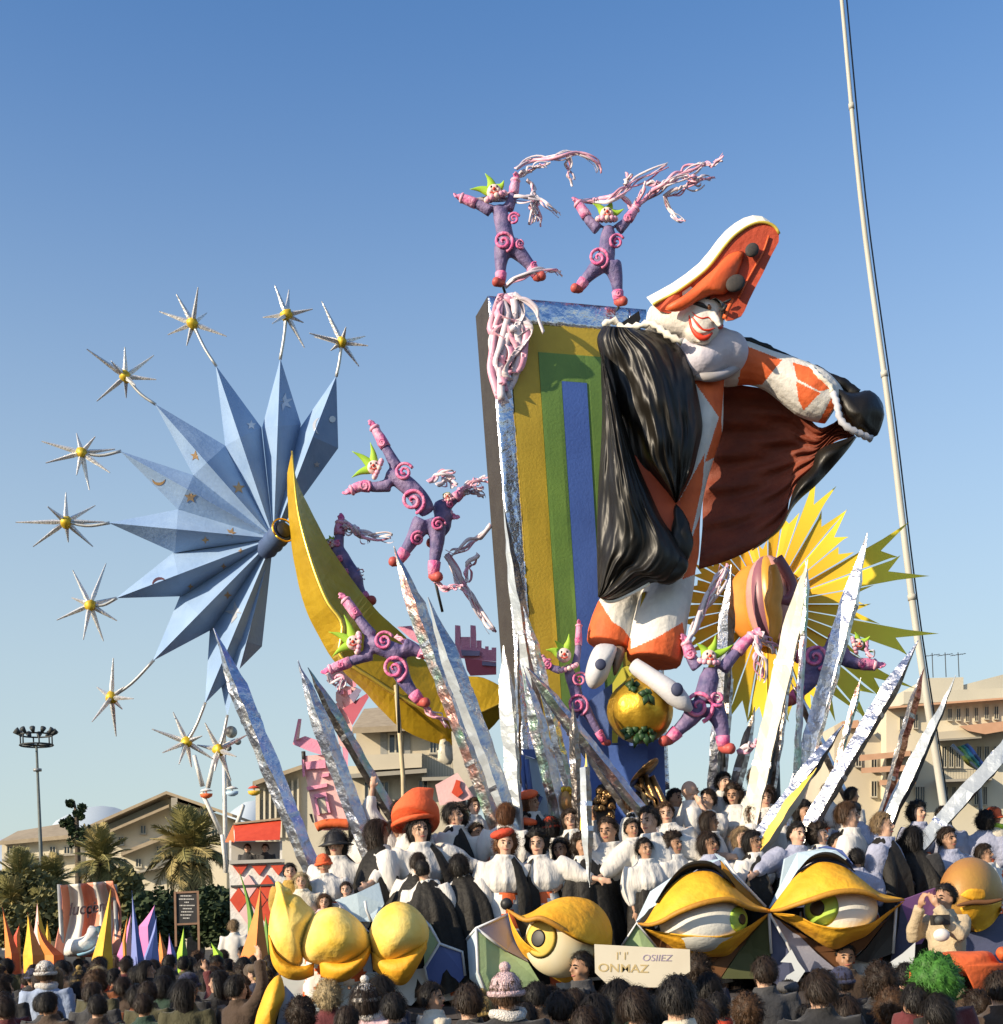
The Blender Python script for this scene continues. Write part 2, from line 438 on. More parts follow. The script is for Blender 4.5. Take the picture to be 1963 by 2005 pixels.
slab(t, cv(cN, [(1150, 1480), (1440, 1470), (1440, 1500), (1150, 1510)]), Y, .3, 2.2, CONC, 'balcony')
# -- wing with pilasters
Y = 92
t = thing('apartment_house', 'cream house with tall pilasters right of the red booth roof', 'building', (-20, Y, 0))
wallblock(t, [(500, 1534), (592, 1500), (700, 1500), (700, 1862), (500, 1862)], Y, 12, PLASTER3)
slab(t, [(494, 1530), (600, 1494), (600, 1502), (494, 1539)], Y, .3, 1.3, ROOFM, 'cornice')
for i in range(8):
    x = 504 + i * 11
    slab(t, [(x, 1546 - i * 3), (x + 4, 1545 - i * 3), (x + 4, 1640), (x, 1640)], Y, .3, .35, PLASTER, 'pilaster')
for i in range(7):
    window(t, (512.5 + i * 11, 1590), 5.5, 50, Y)
# -- block of flats on the right
Y = 74
t = thing('block_of_flats', 'cream block of flats with balconies and terracotta awnings behind the foil blades at the right', 'building', (30, Y, 0))
wallblock(t, cv(cO, [(560, 560), (1040, 520), (2600, 400), (2600, 3480), (560, 3480)]), Y, 14, PLASTER)
wallblock(t, cv(cO, [(1030, 380), (1030, 222), (1450, 212), (1450, 372)]), Y + 5, 6, PLASTER3, 'penthouse')
wallblock(t, cv(cO, [(1451, 370), (1451, 300), (2100, 130), (2100, 330)]), Y + 5.2, 6, PLASTER3, 'penthouse')
wallblock(t, cv(cO, [(760, 520), (760, 380), (2100, 330), (2100, 450)]), Y + 3, 6, PLASTER3, 'upper_wall')
slab(t, cv(cO, [(560, 555), (1040, 512), (2100, 432), (2100, 455), (1040, 535), (560, 578)]), Y, .3, 1.0, AWN, 'cornice')
for q in ((1295, 640, 9, 24), (1395, 640, 9, 24), (1495, 645, 7, 27), (1600, 640, 7, 27), (1720, 620, 9, 26), (1830, 620, 9, 26), (900, 720, 9, 28), (740, 740, 9, 28)): window(t, cO(q[0], q[1]), q[2], q[3], Y)
slab(t, cv(cO, [(1400, 775), (2100, 700), (2100, 800), (1700, 870), (1500, 830)]), Y, .3, 2.4, AWN, 'awning')
slab(t, cv(cO, [(1110, 850), (1660, 800), (1660, 895), (1110, 930)]), Y, .3, 2.0, PLASTER2, 'parapet')
slab(t, cv(cO, [(1110, 931), (1660, 896), (1660, 915), (1110, 952)]), Y, .3, 2.1, CONC, 'balcony')
for x in (1230, 1310, 1390, 1630, 1720, 1830): window(t, cO(x, 1130), 10, 42, Y)
slab(t, cv(cO, [(1130, 1395), (1780, 1370), (1780, 1400), (1130, 1425)]), Y, .3, 2.0, CONC, 'balcony')
railing(t, cO(1140, 0)[0], cO(1780, 0)[0], cO(0, 1270)[1], cO(0, 1392)[1], Y, 1.9)
for x in (920, 980, 1250, 1340, 1600, 1700): window(t, cO(x, 1580), 9, 36, Y)
slab(t, cv(cO, [(250, 1110), (840, 1060), (840, 1120), (250, 1180)]), Y, .3, 2.4, AWN, 'awning')
slab(t, cv(cO, [(270, 1260), (860, 1220), (860, 1290), (270, 1320)]), Y, .3, 2.4, AWN, 'awning')
slab(t, cv(cO, [(480, 1400), (900, 1380), (900, 1440), (480, 1460)]), Y, .3, 2.0, AWN, 'awning')
wallblock(t, cv(cO, [(60, 715), (235, 715), (555, 1000), (555, 3480), (-40, 3480), (-40, 780)]), Y + 1, 10, PLASTER2, 'side_wing')
slab(t, cv(cO, [(40, 725), (240, 705), (240, 800), (60, 800)]), Y + 1, .3, 1.0, AWN, 'awning')
for q in ((120, 1100), (240, 1150), (420, 1200), (420, 1500)): window(t, cO(*q), 12, 32, Y + 1)

AER = DARKM
for par, pts in ((bpy.data.objects['block_of_flats'], ((1100, 215), (1250, 210), (1400, 208))), ):
    for ax_, ay_ in pts:
        q = P(*cO(ax_, ay_), 80); m = MB(); m.tube([q, q + Vector((0, 0, 1.6))], .03, 4); m.tube([q + Vector((-.5, 0, 1.4)), q + Vector((.5, 0, 1.5))], .02, 4)
        for k in range(4): m.tube([q + Vector((-.4 + k * .25, -.25, 1.42 + k * .02)), q + Vector((-.4 + k * .25, .25, 1.42 + k * .02))], .012, 4)
        m.build('aerial', AER, par)
# ---------------------------------------------------------------- palms and trees
FROND = mat('palm_leaf', (0.34, 0.29, 0.10), (0.11, 0.11, 0.035), rough=0.6, scale=3, spec=0.4)
DRYF = mat('dry_palm_leaf', (0.42, 0.33, 0.13), (0.26, 0.21, 0.08), rough=0.75, scale=3)
BARK = mat('palm_bark', (0.13, 0.10, 0.07), (0.08, 0.06, 0.04), rough=0.95, scale=6, bump=0.6)
LEAF = mat('dark_foliage', (0.045, 0.065, 0.022), (0.022, 0.034, 0.012), rough=0.7, scale=1.4, spec=0.3)
LEAF2 = mat('olive_foliage', (0.22, 0.19, 0.07), (0.06, 0.065, 0.022), rough=0.7, scale=1.4, spec=0.3)
def frond_mesh(L, droop, seed):
    r = random.Random(seed); m = MB(); pts = []
    for i in range(13):
        s = i / 12
        pts.append(Vector((L * s * (1 - 0.25 * droop * s), 0, L * (0.28 * s - droop * 0.75 * s * s))))
    m.tube(pts, [0.045 * (1 - 0.85 * i / 12) for i in range(13)], 4)
    for i in range(36):
        s = 0.14 + 0.86 * i / 35; k = s * 12; j = min(11, int(k)); p = pts[j].lerp(pts[j + 1], k - j)
        t = (pts[j + 1] - pts[j]).normalized()
        ll = L * 0.30 * math.sin(math.pi * min(1, 0.15 + s * 0.9)) ** 0.6 * r.uniform(.8, 1.1)
        for sg in (-1, 1):
            d = (t * 0.75 + Vector((0, sg * 0.9, -0.12 + r.uniform(-.2, .25)))).normalized()
            wv = t * (L * 0.011)
            e = p + d * ll + Vector((0, 0, -0.15 * ll * droop))
            m.add([p - wv, p + wv, p.lerp(e, .6) + wv * .9, e, p.lerp(e, .6) - wv * .9], [(0, 1, 2, 4), (4, 2, 3)], 0, False)
    return m.mesh('frond')
FM = [frond_mesh(1.0, d, i) for i, d in enumerate((0.15, 0.5, 0.9, 1.25))]
for q in FM: q.materials.append(FROND)
def palm(px, py, Y, rpx, label, dry, seed, nf=46):
    r = random.Random(seed); c = P(px, py, Y); R0 = px2m(rpx, Y)
    t = thing('palm_tree', label, 'palm tree', (c.x, c.y, 0), 'palm trees')
    m = MB(); h = c.z
    m.tube([Vector((c.x + 0.1 * math.sin(i), c.y, h * i / 8)) for i in range(9)], [R0 * .17 + 0.05 * (i % 2) for i in range(9)], 10)
    m.build('trunk', BARK, t)
    for i in range(nf):
        k = i / nf
        el = rad(80 - 112 * k + r.uniform(-12, 12)); az = i * 2.39996 + r.uniform(-.2, .2)
        me = FM[0 if k < .25 else 1 if k < .5 else 2 if k < .8 else 3]
        o = bpy.data.objects.new('frond', me); COL.objects.link(o); o.parent = t
        s = R0 * r.uniform(.9, 1.15)
        o.matrix_local = Matrix.Translation((0, 0, h)) @ Matrix.Rotation(az, 4, 'Z') @ Matrix.Rotation(-el, 4, 'Y') @ Matrix.Rotation(r.uniform(-.5, .5), 4, 'X') @ Matrix.Scale(s, 4)
        if dry and k > 0.62 or r.random() < 0.22:
            o.material_slots[0].link = 'OBJECT'; o.material_slots[0].material = DRYF
palm(199, 1690, 66, 76, 'dark palm tree with wide drooping crown behind the striped banner', False, 1)
palm(372, 1672, 68, 98, 'tall bushy palm tree with yellowish fronds left of the red booth', True, 2, 80)
palm(38, 1735, 62, 76, 'low palm with olive fronds above the orange spikes', True, 3)
palm(105, 1730, 64, 60, 'small palm half hidden behind the left edge of the striped banner', True, 4)
def bush(name, label, blobs, Y, m, cat='tree', nleaf=3200, ls=0.15, seed=0, trunk=True):
    """crown of leaf clumps spread through ellipsoids (px centre, px radii)"""
    r = random.Random(seed); mb = MB(); c0 = P(blobs[0][0], blobs[0][1], Y)
    t = thing(name, label, cat, (c0.x, c0.y, 0), 'trees and hedges')
    tot = sum(b[2] * b[3] for b in blobs)
    for (bx, by, rx, ry) in blobs:
        c = P(bx, by, Y); a, h = px2m(rx, Y), px2m(ry, Y)
        for _ in range(int(nleaf * rx * ry / tot)):
            d = Vector((r.gauss(0, 1), r.gauss(0, 1), r.gauss(0, 1))).normalized() * (r.random() ** 0.4)
            lump = 1 + 0.28 * noise.noise(d * 2.3 + Vector((bx, by, seed)))
            q = c + Vector((d.x * a, d.y * min(a, 3), d.z * h)) * lump
            u = Vector((r.gauss(0, 1), r.gauss(0, 1), r.gauss(0, 1))).normalized(); v = u.orthogonal()
            s = ls * r.uniform(.6, 1.5)
            mb.add([q - u * s, q + v * s * .5, q + u * s, q - v * s * .5], [(0, 1, 2, 3)], 0, False)
    mb.build('crown', m, t, fixn=False)
    if trunk:
        k = MB(); b0 = P(blobs[0][0], blobs[0][1], Y)
        k.tube([Vector((b0.x, b0.y, 0)), Vector((b0.x + .1, b0.y, b0.z * .5)), b0], [.22, .16, .07], 8)
        for sg in (-1, 1):
            k.tube([Vector((b0.x, b0.y, b0.z * .45)), b0 + Vector((sg * px2m(blobs[0][2], Y) * .5, 0, 0))], [.1, .03], 6)
        k.build('trunk', BARK, t)
bush('hedge_tree', 'dark leafy tree behind the black notice board', [cG(1000, 1300) + (60, 62), cG(900, 1250) + (30, 40)], 52, LEAF, seed=1)
bush('hedge_tree', 'dark leafy tree between the notice board and the green spike', [cG(1370, 1270) + (56, 60), cG(1300, 1160) + (30, 24)], 50, LEAF, seed=2)
bush('hedge_tree', 'dark low tree behind the orange and yellow spikes at the far left', [cG(120, 1330) + (70, 42), cG(300, 1260) + (40, 50)], 54, LEAF2, seed=3)
bush('hedge_tree', 'dark tree right of the striped banner behind the blue spikes', [cG(800, 1150) + (34, 62), cG(760, 1330) + (40, 40)], 53, LEAF2, seed=4)
bush('hedge_tree', 'olive shrub at the left edge above the orange spike', [cG(60, 1120) + (44, 40), cG(220, 1080) + (44, 30)], 58, LEAF2, seed=5)
palm(20, 1770, 57, 56, 'low olive palm behind the leftmost orange spike', True, 5, 40)
palm(82, 1790, 56, 52, 'low olive palm left of the striped banner, under the lamp mast', True, 6, 40)
palm(250, 1765, 57, 58, 'low dark palm between the striped banner and the notice board', False, 7, 40)
# sparse little conifer
r = random.Random(9)
c = cG(470, 690)
t = thing('conifer', 'thin sparse conifer rising beside the gabled house', 'tree', tuple(P(*c, 80)[:2]) + (0,), 'trees and hedges')
m = MB(); m.tube([Vector((P(*c, 80).x, 80, 0)), P(*cG(480, 640), 80), P(*cG(465, 540), 80)], [.3, .15, .05], 6); m.build('trunk', BARK, t)
m = MB()
for (gx, gy, gr) in ((440, 555, 26), (515, 585, 26), (480, 620, 22), (440, 660, 26), (510, 640, 18), (400, 680, 24), (450, 710, 34), (540, 740, 50), (480, 780, 60), (560, 800, 50)):
    cc = P(*cG(gx, gy), 80); a = px2m(gr / 3.2, 80)
    for _ in range(110):
        d = Vector((r.gauss(0, 1), r.gauss(0, 1), r.gauss(0, 1))).normalized() * r.random() ** .4 * a
        u = Vector((r.gauss(0, 1), r.gauss(0, 1), r.gauss(0, 1))).normalized(); v = u.orthogonal(); q = cc + d
        m.add([q - u * .17, q + v * .08, q + u * .17, q - v * .08], [(0, 1, 2, 3)], 0, False)
m.build('crown', LEAF, t, fixn=False)

# ---------------------------------------------------------------- lamp mast, flagpole
Y = 64
b0, b1 = P(*cG(262, 1010), Y), P(*cG(228, 190), Y)
base = b0 + (b0 - b1) * (b0.z / (b1.z - b0.z))
t = thing('lamp_mast', 'tall grey lamp mast with a ring of floodlights at the left', 'lamp mast', base)
m = MB(); m.tube([base, b0, b1], [.13, .11, .06], 10); m.build('mast', mat('green_grey_metal', (.13, .15, .14), rough=.6), t)
m = MB(); m.tube([b0.lerp(b1, .8), b0.lerp(b1, .82)], [.22, .22], 10); m.build('collar', METAL, t)
m = MB()
R1 = px2m(31, Y)
for dz, rr in ((0, R1), (px2m(20, Y), R1)):
    m.tube([b1 + Vector((rr * math.cos(a), rr * math.sin(a), dz)) for a in [2 * math.pi * k / 20 for k in range(21)]], .045, 5)
for k in range(6):
    a = k * math.pi / 3
    m.tube([b1, b1 + Vector((R1 * math.cos(a), R1 * math.sin(a), 0))], .05, 4)
    m.tube([b1 + Vector((R1 * math.cos(a), R1 * math.sin(a), 0)), b1 + Vector((R1 * math.cos(a), R1 * math.sin(a), px2m(20, Y)))], .04, 4)
m.build('ring', DARKM, t)
for k in range(12):
    a = 2 * math.pi * k / 12 + .2; q = b1 + Vector((R1 * math.cos(a), R1 * math.sin(a), px2m(22, Y)))
    m = MB(); rot = Matrix.Rotation(a, 3, 'Z') @ Matrix.Rotation(rad(50), 3, 'Y')
    m.tube([q, q + rot @ Vector((0, 0, .28))], [.08, .15], 8); m.build('floodlight', DARKM, t)
Y = 27
top, low = P(1642, -60, Y), P(1852, 1610, Y)
mid = P(1740, 800, Y)
t = thing('flagpole', 'tall slim pale grey flagpole leaning slightly left behind the float', 'pole', (low.x, low.y, 0))
m = MB()
ext = low + (low - mid).normalized() * 1.0
ext = low + (low - mid).normalized() * (low.z / abs((low - mid).normalized().z))
ps = resample([top, P(1686, 400, Y), mid, P(1789, 1200, Y), low, ext], 24)
m.tube(ps, [.04 + .06 * i / 23 for i in range(24)], 10)
for i in (3, 9, 14, 19): m.tube([ps[i], ps[i].lerp(ps[i + 1], .12)], .055 + .065 * i / 23, 10)
POLE = mat('weathered_pole', (0.50, 0.50, 0.45), (0.42, 0.38, 0.30), rough=0.6, scale=1.2, stretch=(1, 1, .3))
m.build('mast', POLE, t)
m = MB(); m.tube([q + Vector((.13, .05, 0)) for q in ps], .018, 4); m.build('halyard', BLACKP, t)

# ---------------------------------------------------------------- fairground ride
Y = 44
t = thing('fairground_ride', 'white spindly fairground ride with small cabins and grey globe', 'ride', tuple(P(*cT(480, 1000), Y)[:2]) + (0,))
GREYB = mat('grey_globe', (0.42, 0.42, 0.36), (0.05, 0.05, 0.05), rough=.5, scale=1.3, contrast=.06)
for q, rr in (((585, 270), 96), ((690, 420), 56), ((545, 525), 48)):
    m = MB(); m.ell(P(*cT(*q), Y), px2m(rr / 8.1, Y), nu=18, nv=12); m.build('globe', GREYB, t)
for a, bb in (((330, 640), (215, 1150)), ((470, 450), (500, 2500)), ((120, 1230), (440, 1900)), ((780, 1430), (670, 1760)), ((440, 560), (560, 1150)), ((0, 640), (130, 1130)), ((480, 480), (680, 400)), ((470, 300), (475, 480)), ((440, 1900), (520, 2500)), ((670, 1760), (560, 2500))):
    m = MB(); m.tube([P(*cT(*a), Y), P(*cT(*bb), Y + .4)], [.07, .09], 6); m.build('strut', WHITE, t)
for q, ma in (((190, 1255), ORANGE), ((600, 1220), PALEBLUE), ((950, 1210), YELLOW)):
    c = P(*cT(*q), Y); m = MB(); s = px2m(12, Y)
    m.loft([[c + Vector((rr * s * math.cos(a), rr * s * .7 * math.sin(a), zz * s)) for a in [2 * math.pi * k / 12 for k in range(12)]] for rr, zz in ((.4, -.7), (.95, -.4), (1.05, .05))])
    o = m.build('cabin', ma, t)
    m = MB(); m.loft([[c + Vector((rr * s * math.cos(a), rr * s * .7 * math.sin(a), zz * s)) for a in [2 * math.pi * k / 12 for k in range(12)]] for rr, zz in ((1.05, .5), (.7, .75), (.1, .95))])
    m.build('canopy', WHITE if ma is not YELLOW else RED, t)
    m = MB(); m.tube([c, c + Vector((0, 0, s * .8))], .04, 5); m.build('cabin_post', WHITE, t)

# ---------------------------------------------------------------- red booth with the diamond front
Y = 30
t = thing('parade_booth', 'tall booth with red roof and red and white diamond front', 'booth', tuple(P(495, 1700, Y)[:2]) + (0,))
b = MB(); q = cv(cG, [(1478, 795), (1470, 690), (1768, 658), (1760, 785)])
b.hexa([P(*q[0], Y - .5), P(*q[1], Y + .3), P(*q[2], Y + .3), P(*q[3], Y - .5)], [P(*q[0], Y + 1.4), P(*q[1], Y + .9), P(*q[2], Y + .9), P(*q[3], Y + 1.4)]); b.build('roof', RED, t)
b = MB(); b.plate(cv(cG, [(1468, 690), (1770, 657), (1770, 645), (1468, 678)]), Y + .2, 1.0); b.build('roof_ridge', ROOFM, t)
b = MB(); q = cv(cG, [(1415, 800), (1466, 690), (1474, 800)]); b.hexa([P(*q[0], Y + .8), P(*q[1], Y + .4), P(*q[2], Y - .4)], [P(*q[0], Y + 1.2), P(*q[1], Y + .8), P(*q[2], Y + .4)]); b.build('roof_end', ORANGE, t)
GREYW = mat('grey_boarding', (0.42, 0.40, 0.36), (0.34, 0.33, 0.30), scale=2)
b = MB(); b.plate(cv(cG, [(1440, 800), (1770, 795), (1775, 1500), (1450, 1500)]), Y + 1.2, .2); b.build('back_wall', GREYW, t)
for x in (1440, 1760):
    b = MB(); b.plate(cv(cG, [(x, 790), (x + 14, 790), (x + 14, 925), (x, 925)]), Y - .2, .12); b.build('post', WHITE, t)
b = MB(); b.plate(cv(cG, [(1440, 915), (1790, 905), (1790, 925), (1440, 938)]), Y - .35, 1.4); b.build('balcony_floor', GREYW, t)
b = MB(); b.plate(cv(cG, [(1440, 938), (1790, 926), (1800, 1600), (1460, 1600)]), Y - .2, .2); b.build('front_board', WHITE, t)
for row in range(4):
    for k in range(4):
        cx = 1500 + k * 120 + (60 if row % 2 else 0); cy = 1000 + row * 82
        if cx > 1760: continue
        pts = [(cx, cy - 78), (cx + 56, cy), (cx, cy + 78), (cx - 56, cy)]
        if row == 0: pts = [(cx - 40, 946), (cx + 60, 940), (cx + 10, 1010)]
        b = MB(); b.plate(cv(cG, pts), Y - .26, .05); b.build('diamond', RED if row % 2 == 0 else (RED if k % 2 else ROSE), t)
b = MB(); b.plate(cv(cG, [(1450, 1072), (1790, 1060), (1790, 1072), (1450, 1084)]), Y - .30, .09); b.build('rail', DARKM, t)

# ---------------------------------------------------------------- coloured paper spikes in the left crowd
VIOLET = mat('violet_paint', (0.42, 0.26, 0.52), (0.34, 0.2, 0.46), scale=3)
PERI = mat('periwinkle_paint', (0.20, 0.25, 0.55), (0.15, 0.19, 0.45), scale=3)
TANG = mat('tangerine_paint', (0.78, 0.27, 0.06), (0.68, 0.20, 0.04), scale=3, bump=.1)
MAGENTA = mat('magenta_paint', (0.62, 0.20, 0.44), (0.52, 0.16, 0.38), scale=3)
def spike(tip, bl, br, Y, m1, m2, label, bow=0.0):
    tp, L, Rr = Vector(cG(*tip)), Vector(cG(*bl)), Vector(cG(*br))
    g0 = P(*((L + Rr) / 2), Y)
    t = thing('paper_spike', label, 'spike', (g0.x, g0.y, 0), 'coloured spikes standing in the left crowd')
    ringsA, ringsB = [], []
    for i in range(11):
        s = max(0.012, i / 10); k = s ** 1.35
        a, b = tp.lerp(L, s), tp.lerp(Rr, s); mid = (a + b) / 2 + Vector((bow * math.sin(math.pi * s), 0))
        hw = (Rr - L) * 0.5 * k
        cm = P(*mid, Y); wv = P(*(mid + hw), Y) - cm
        d = max(0.02, wv.length)
        front = cm + Vector((0, -d * .9, 0)) + wv * .25; bk = cm + Vector((0, d * .7, 0))
        ringsA.append([cm - wv, front, bk]); ringsB.append([front, cm + wv, bk])
    foot = [Vector((q.x, q.y, 0)) for q in ringsA[-1]]; ringsA.append(foot)
    footb = [Vector((q.x, q.y, 0)) for q in ringsB[-1]]; ringsB.append(footb)
    for rg, mm in ((ringsA, m1), (ringsB, m2)):
        b = MB(); b.loft(rg, smooth=False); b.build('side_panel', mm, t)
spike((12, 1205), (30, 1500), (120, 1500), 24, TANG, ORANGE, 'tall orange spike at the left edge of the crowd')
spike((172, 1240), (143, 1510), (275, 1510), 23, YELLOW, TANG, 'broad yellow orange spike left of the striped banner')
spike((232, 1160), (200, 1440), (305, 1440), 25, ROSE, YELLOW, 'pink and yellow spike behind the broad yellow orange one')
spike((235, 1298), (280, 1510), (400, 1510), 22, TANG, ORANGE, 'leaning orange spike at the foot of the striped banner', -8)
spike((296, 1295), (282, 1400), (318, 1400), 25.5, YELLOW, YELLOW, 'small yellow spike beside the striped banner')
spike((122, 1312), (85, 1390), (125, 1390), 27, RED, TANG, 'tiny red spike between the two leftmost orange spikes')
spike((700, 1065), (575, 1540), (708, 1545), 22, YELLOW, YELLOW, 'tall curved bright yellow spike in front of the striped banner')
spike((828, 1098), (822, 1540), (908, 1545), 23, PERI, BLUEP, 'tall blue spike right of the striped banner')
spike((975, 1188), (872, 1330), (985, 1330), 23.5, MAGENTA, PERI, 'pink spike with blue side next to the tall blue spike')
spike((985, 1260), (905, 1520), (1000, 1520), 22.5, PERI, PERI, 'broad blue spike below the pink one')
spike((805, 1238), (768, 1420), (792, 1420), 24, TANG, YELLOW, 'narrow orange spike between banner and tall blue spike')
spike((1002, 1355), (992, 1500), (1055, 1500), 24, TANG, TANG, 'small orange spike left of the violet one')
spike((1062, 1375), (1050, 1500), (1105, 1500), 23, VIOLET, PERI, 'small violet spike left of the small green one')
spike((1156, 1325), (1112, 1500), (1178, 1500), 22, LIME, GREEN, 'small green spike in front of the black notice board')
spike((1322, 1425), (1340, 1500), (1400, 1500), 21, LIME, LIME, 'little lime green spike leaning left near the orange tower spike')
spike((1488, 940), (1545, 1520), (1640, 1520), 27, GREEN, GREEN, 'tall dark green spike against the diamond front booth', 10)
spike((1640, 1060), (1490, 1580), (1700, 1580), 24, TANG, TANG, 'tall wide based orange spike before the diamond front booth')
spike((1668, 1250), (1650, 1400), (1710, 1400), 25, GREEN, LIME, 'small green spike behind the tall orange one by the booth')
spike((825, 1240), (735, 1510), (830, 1510), 24.5, MAGENTA, ROSE, 'pink spike in the corner between banner and blue spike')

# ---------------------------------------------------------------- striped banner with lettering and a wave
Y = 26
SALMON = mat('salmon_cloth', (0.66, 0.27, 0.17), (0.58, 0.22, 0.15), scale=3)
CLOTHW = mat('white_cloth', (0.62, 0.60, 0.56), (0.54, 0.52, 0.48), scale=3)
t = thing('striped_banner', 'big salmon and white striped banner with dark script lettering', 'banner', tuple(P(*cR(650, 1500), Y)[:2]) + (0,))
Ls = resample(cv(cR, [(168, 315), (200, 600), (185, 900), (100, 1270), (40, 1600)]), 24)
Rs = resample(cv(cR, [(1150, 235), (1275, 600), (1312, 900), (1300, 1250), (1330, 1600)]), 24)
def bcol(u): return 0 if u < .14 or .38 < u < .63 or u > .86 else 1
m = MB(); N = 50; rows = []
for a, bb in zip(Ls, Rs):
    v = Ls.index(a) / 23
    rows.append([P(*(a.lerp(bb, k / N) + Vector((0, 6 * v * math.sin(math.pi * k / N)))), Y + 0.5 * math.sin(math.pi * v) * 1.0 - .12 * math.cos(6 * math.pi * k / N)) for k in range(N + 1)])
m.grid(rows, .03)
for i in range(len(m.f)):
    c = sum((m.v[k] for k in m.f[i]), Vector()) / len(m.f[i]); x, y = proj(c)
    v = min(23, max(0, int((y - Ls[0].y) / (Ls[-1].y - Ls[0].y) * 23))); u = (x - Ls[v].x) / (Rs[v].x - Ls[v].x)
    m.m[i] = bcol(u)
bt = m.bvh()
m.build('cloth', [SALMON, CLOTHW], t)
INK = mat('dark_ink', (0.035, 0.02, 0.03), rough=.8)
def text(name, body, px, py, Y, hpx, m, parent, shear=0.0, ang=0.0, ext=0.004, wide=1.0, bold=0.006):
    cu = bpy.data.curves.new(name, 'FONT'); cu.body = body; cu.size = px2m(hpx, Y) * 1.4; cu.shear = shear; cu.extrude = ext; cu.offset = bold
    o = bpy.data.objects.new('tmp', cu); COL.objects.link(o)
    me = bpy.data.meshes.new_from_object(o.evaluated_get(bpy.context.evaluated_depsgraph_get()))
    bpy.data.objects.remove(o)
    me.transform(Matrix.Translation(P(px, py, Y) - ORG[parent.name]) @ Matrix.Rotation(-ang, 4, 'Y') @ Matrix.Rotation(rad(90), 4, 'X') @ Matrix.Diagonal((wide, 1, 1, 1)))
    me.materials.clear()
    return put(name, me, m, parent)
text('lettering', 'lucci', *cR(320, 880), Y - .16, 24, INK, t, .3, rad(3), wide=.85)
text('lettering', "pens'", *cR(660, 860), Y - .16, 21, INK, t, .3, rad(10), wide=.85)
m = MB(); m.inflate(cv(cR, [(230, 1620), (300, 1340), (480, 1300), (640, 1240), (700, 1080), (830, 1085), (940, 1160), (860, 1260), (920, 1350), (880, 1480), (720, 1580), (520, 1640)]), Y - .3, .4); m.build('foam_wave', WHITE, t)
m = MB(); m.inflate(cv(cR, [(470, 1600), (640, 1560), (820, 1470), (900, 1380), (880, 1500), (720, 1600), (540, 1640)]), Y - .75, .12); m.build('wave_blue_band', mat('sea_blue_paint', (0.12, 0.35, 0.52), (0.35, 0.5, 0.62), scale=5), t)  # blue crescent along the bottom of the white wave
m = MB(); m.tube([onto(bt, *cR(800, 1110), .3, Y), P(*cR(900, 1130), Y - .72), P(*cR(935, 1200), Y - .72), P(*cR(900, 1240), Y - .72)], [.02, .07, .07, .03], 6); m.build('wave_curl', mat('dark_teal_paint', (0.03, 0.09, 0.12)), t)
for x in (150, 1180):
    m = MB(); q = P(*cR(x, 300), Y + .35); m.tube([Vector((q.x, q.y, 0)), q], .05, 6); m.build('pole', METAL, t)
# ---------------------------------------------------------------- notice board
Y = 40
t = thing('notice_board', 'black notice board with lines of pale writing in a brown frame', 'notice board', tuple(P(*cG(1180, 1230), Y)[:2]) + (0,))
BRW = mat('brown_wood', (0.26, 0.15, 0.09), (0.18, 0.1, 0.06), scale=4)
m = MB(); m.plate(cv(cG, [(1100, 1120), (1240, 1112), (1248, 1310), (1106, 1316)]), Y, .06); m.build('board', BLACKP, t)
for x0, x1, y0, y1 in ((1092, 1106, 1112, 1420), (1236, 1250, 1106, 1420)):
    m = MB(); q = [(x0, y0), (x1, y0), (x1 + 10, y1 + 200), (x0 + 10, y1 + 200)]; m.plate(cv(cG, q), Y - .05, .1); m.build('post', BRW, t)
for y in (1112, 1312):
    m = MB(); m.plate(cv(cG, [(1104, y), (1240, y - 6), (1240, y + 6), (1104, y + 12)]), Y - .04, .08); m.build('rail', BRW, t)
m = MB(); r = random.Random(5)
for k, (x0, x1) in enumerate(((1135, 1200), (1125, 1218), (1160, 1180), (1130, 1215), (1150, 1205), (1140, 1210), (1135, 1200), (1150, 1190))):
    y = 1135 + k * 20; x = x0
    while x < x1:
        wl = r.uniform(3, 9); m.plate(cv(cG, [(x, y), (x + wl, y), (x + wl, y + 7), (x, y + 7)]), Y - .012, .008); x += wl + 3
m.build('writing', CLOTHW, t, kind='stuff')
# ================================================================== the carnival float
FOIL = foil('silver_foil', patches=((0.60, 0.60, 0.62), (0.44, 0.46, 0.53), (0.72, 0.69, 0.66), (0.54, 0.54, 0.57)))
HOLO = foil('green_pink_foil', patches=((0.25, 0.62, 0.28), (0.62, 0.66, 0.62), (0.75, 0.36, 0.28), (0.62, 0.62, 0.66)))
VFOIL = foil('lilac_foil', patches=((0.42, 0.38, 0.66), (0.62, 0.62, 0.70), (0.42, 0.54, 0.72)))
PFOIL = foil('pink_foil', patches=((0.70, 0.36, 0.32), (0.56, 0.52, 0.56), (0.38, 0.54, 0.42), (0.62, 0.52, 0.56)))
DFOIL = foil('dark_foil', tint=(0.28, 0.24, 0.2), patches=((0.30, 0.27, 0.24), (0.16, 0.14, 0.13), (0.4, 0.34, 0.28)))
CREAM = mat('cream_satin', (0.58, 0.54, 0.43), (0.48, 0.45, 0.37), rough=.4, scale=2, bump=.15, bscale=8)
ICEW = mat('ice_white_paint', (0.46, 0.49, 0.50), (0.32, 0.36, 0.40), rough=.35, metal=.3, scale=3, bump=.35, bscale=6)
ORF = foil('copper_foil', tint=(0.75, 0.25, 0.12), patches=((0.75, 0.25, 0.12), (0.45, 0.14, 0.10), (0.85, 0.4, 0.2)))

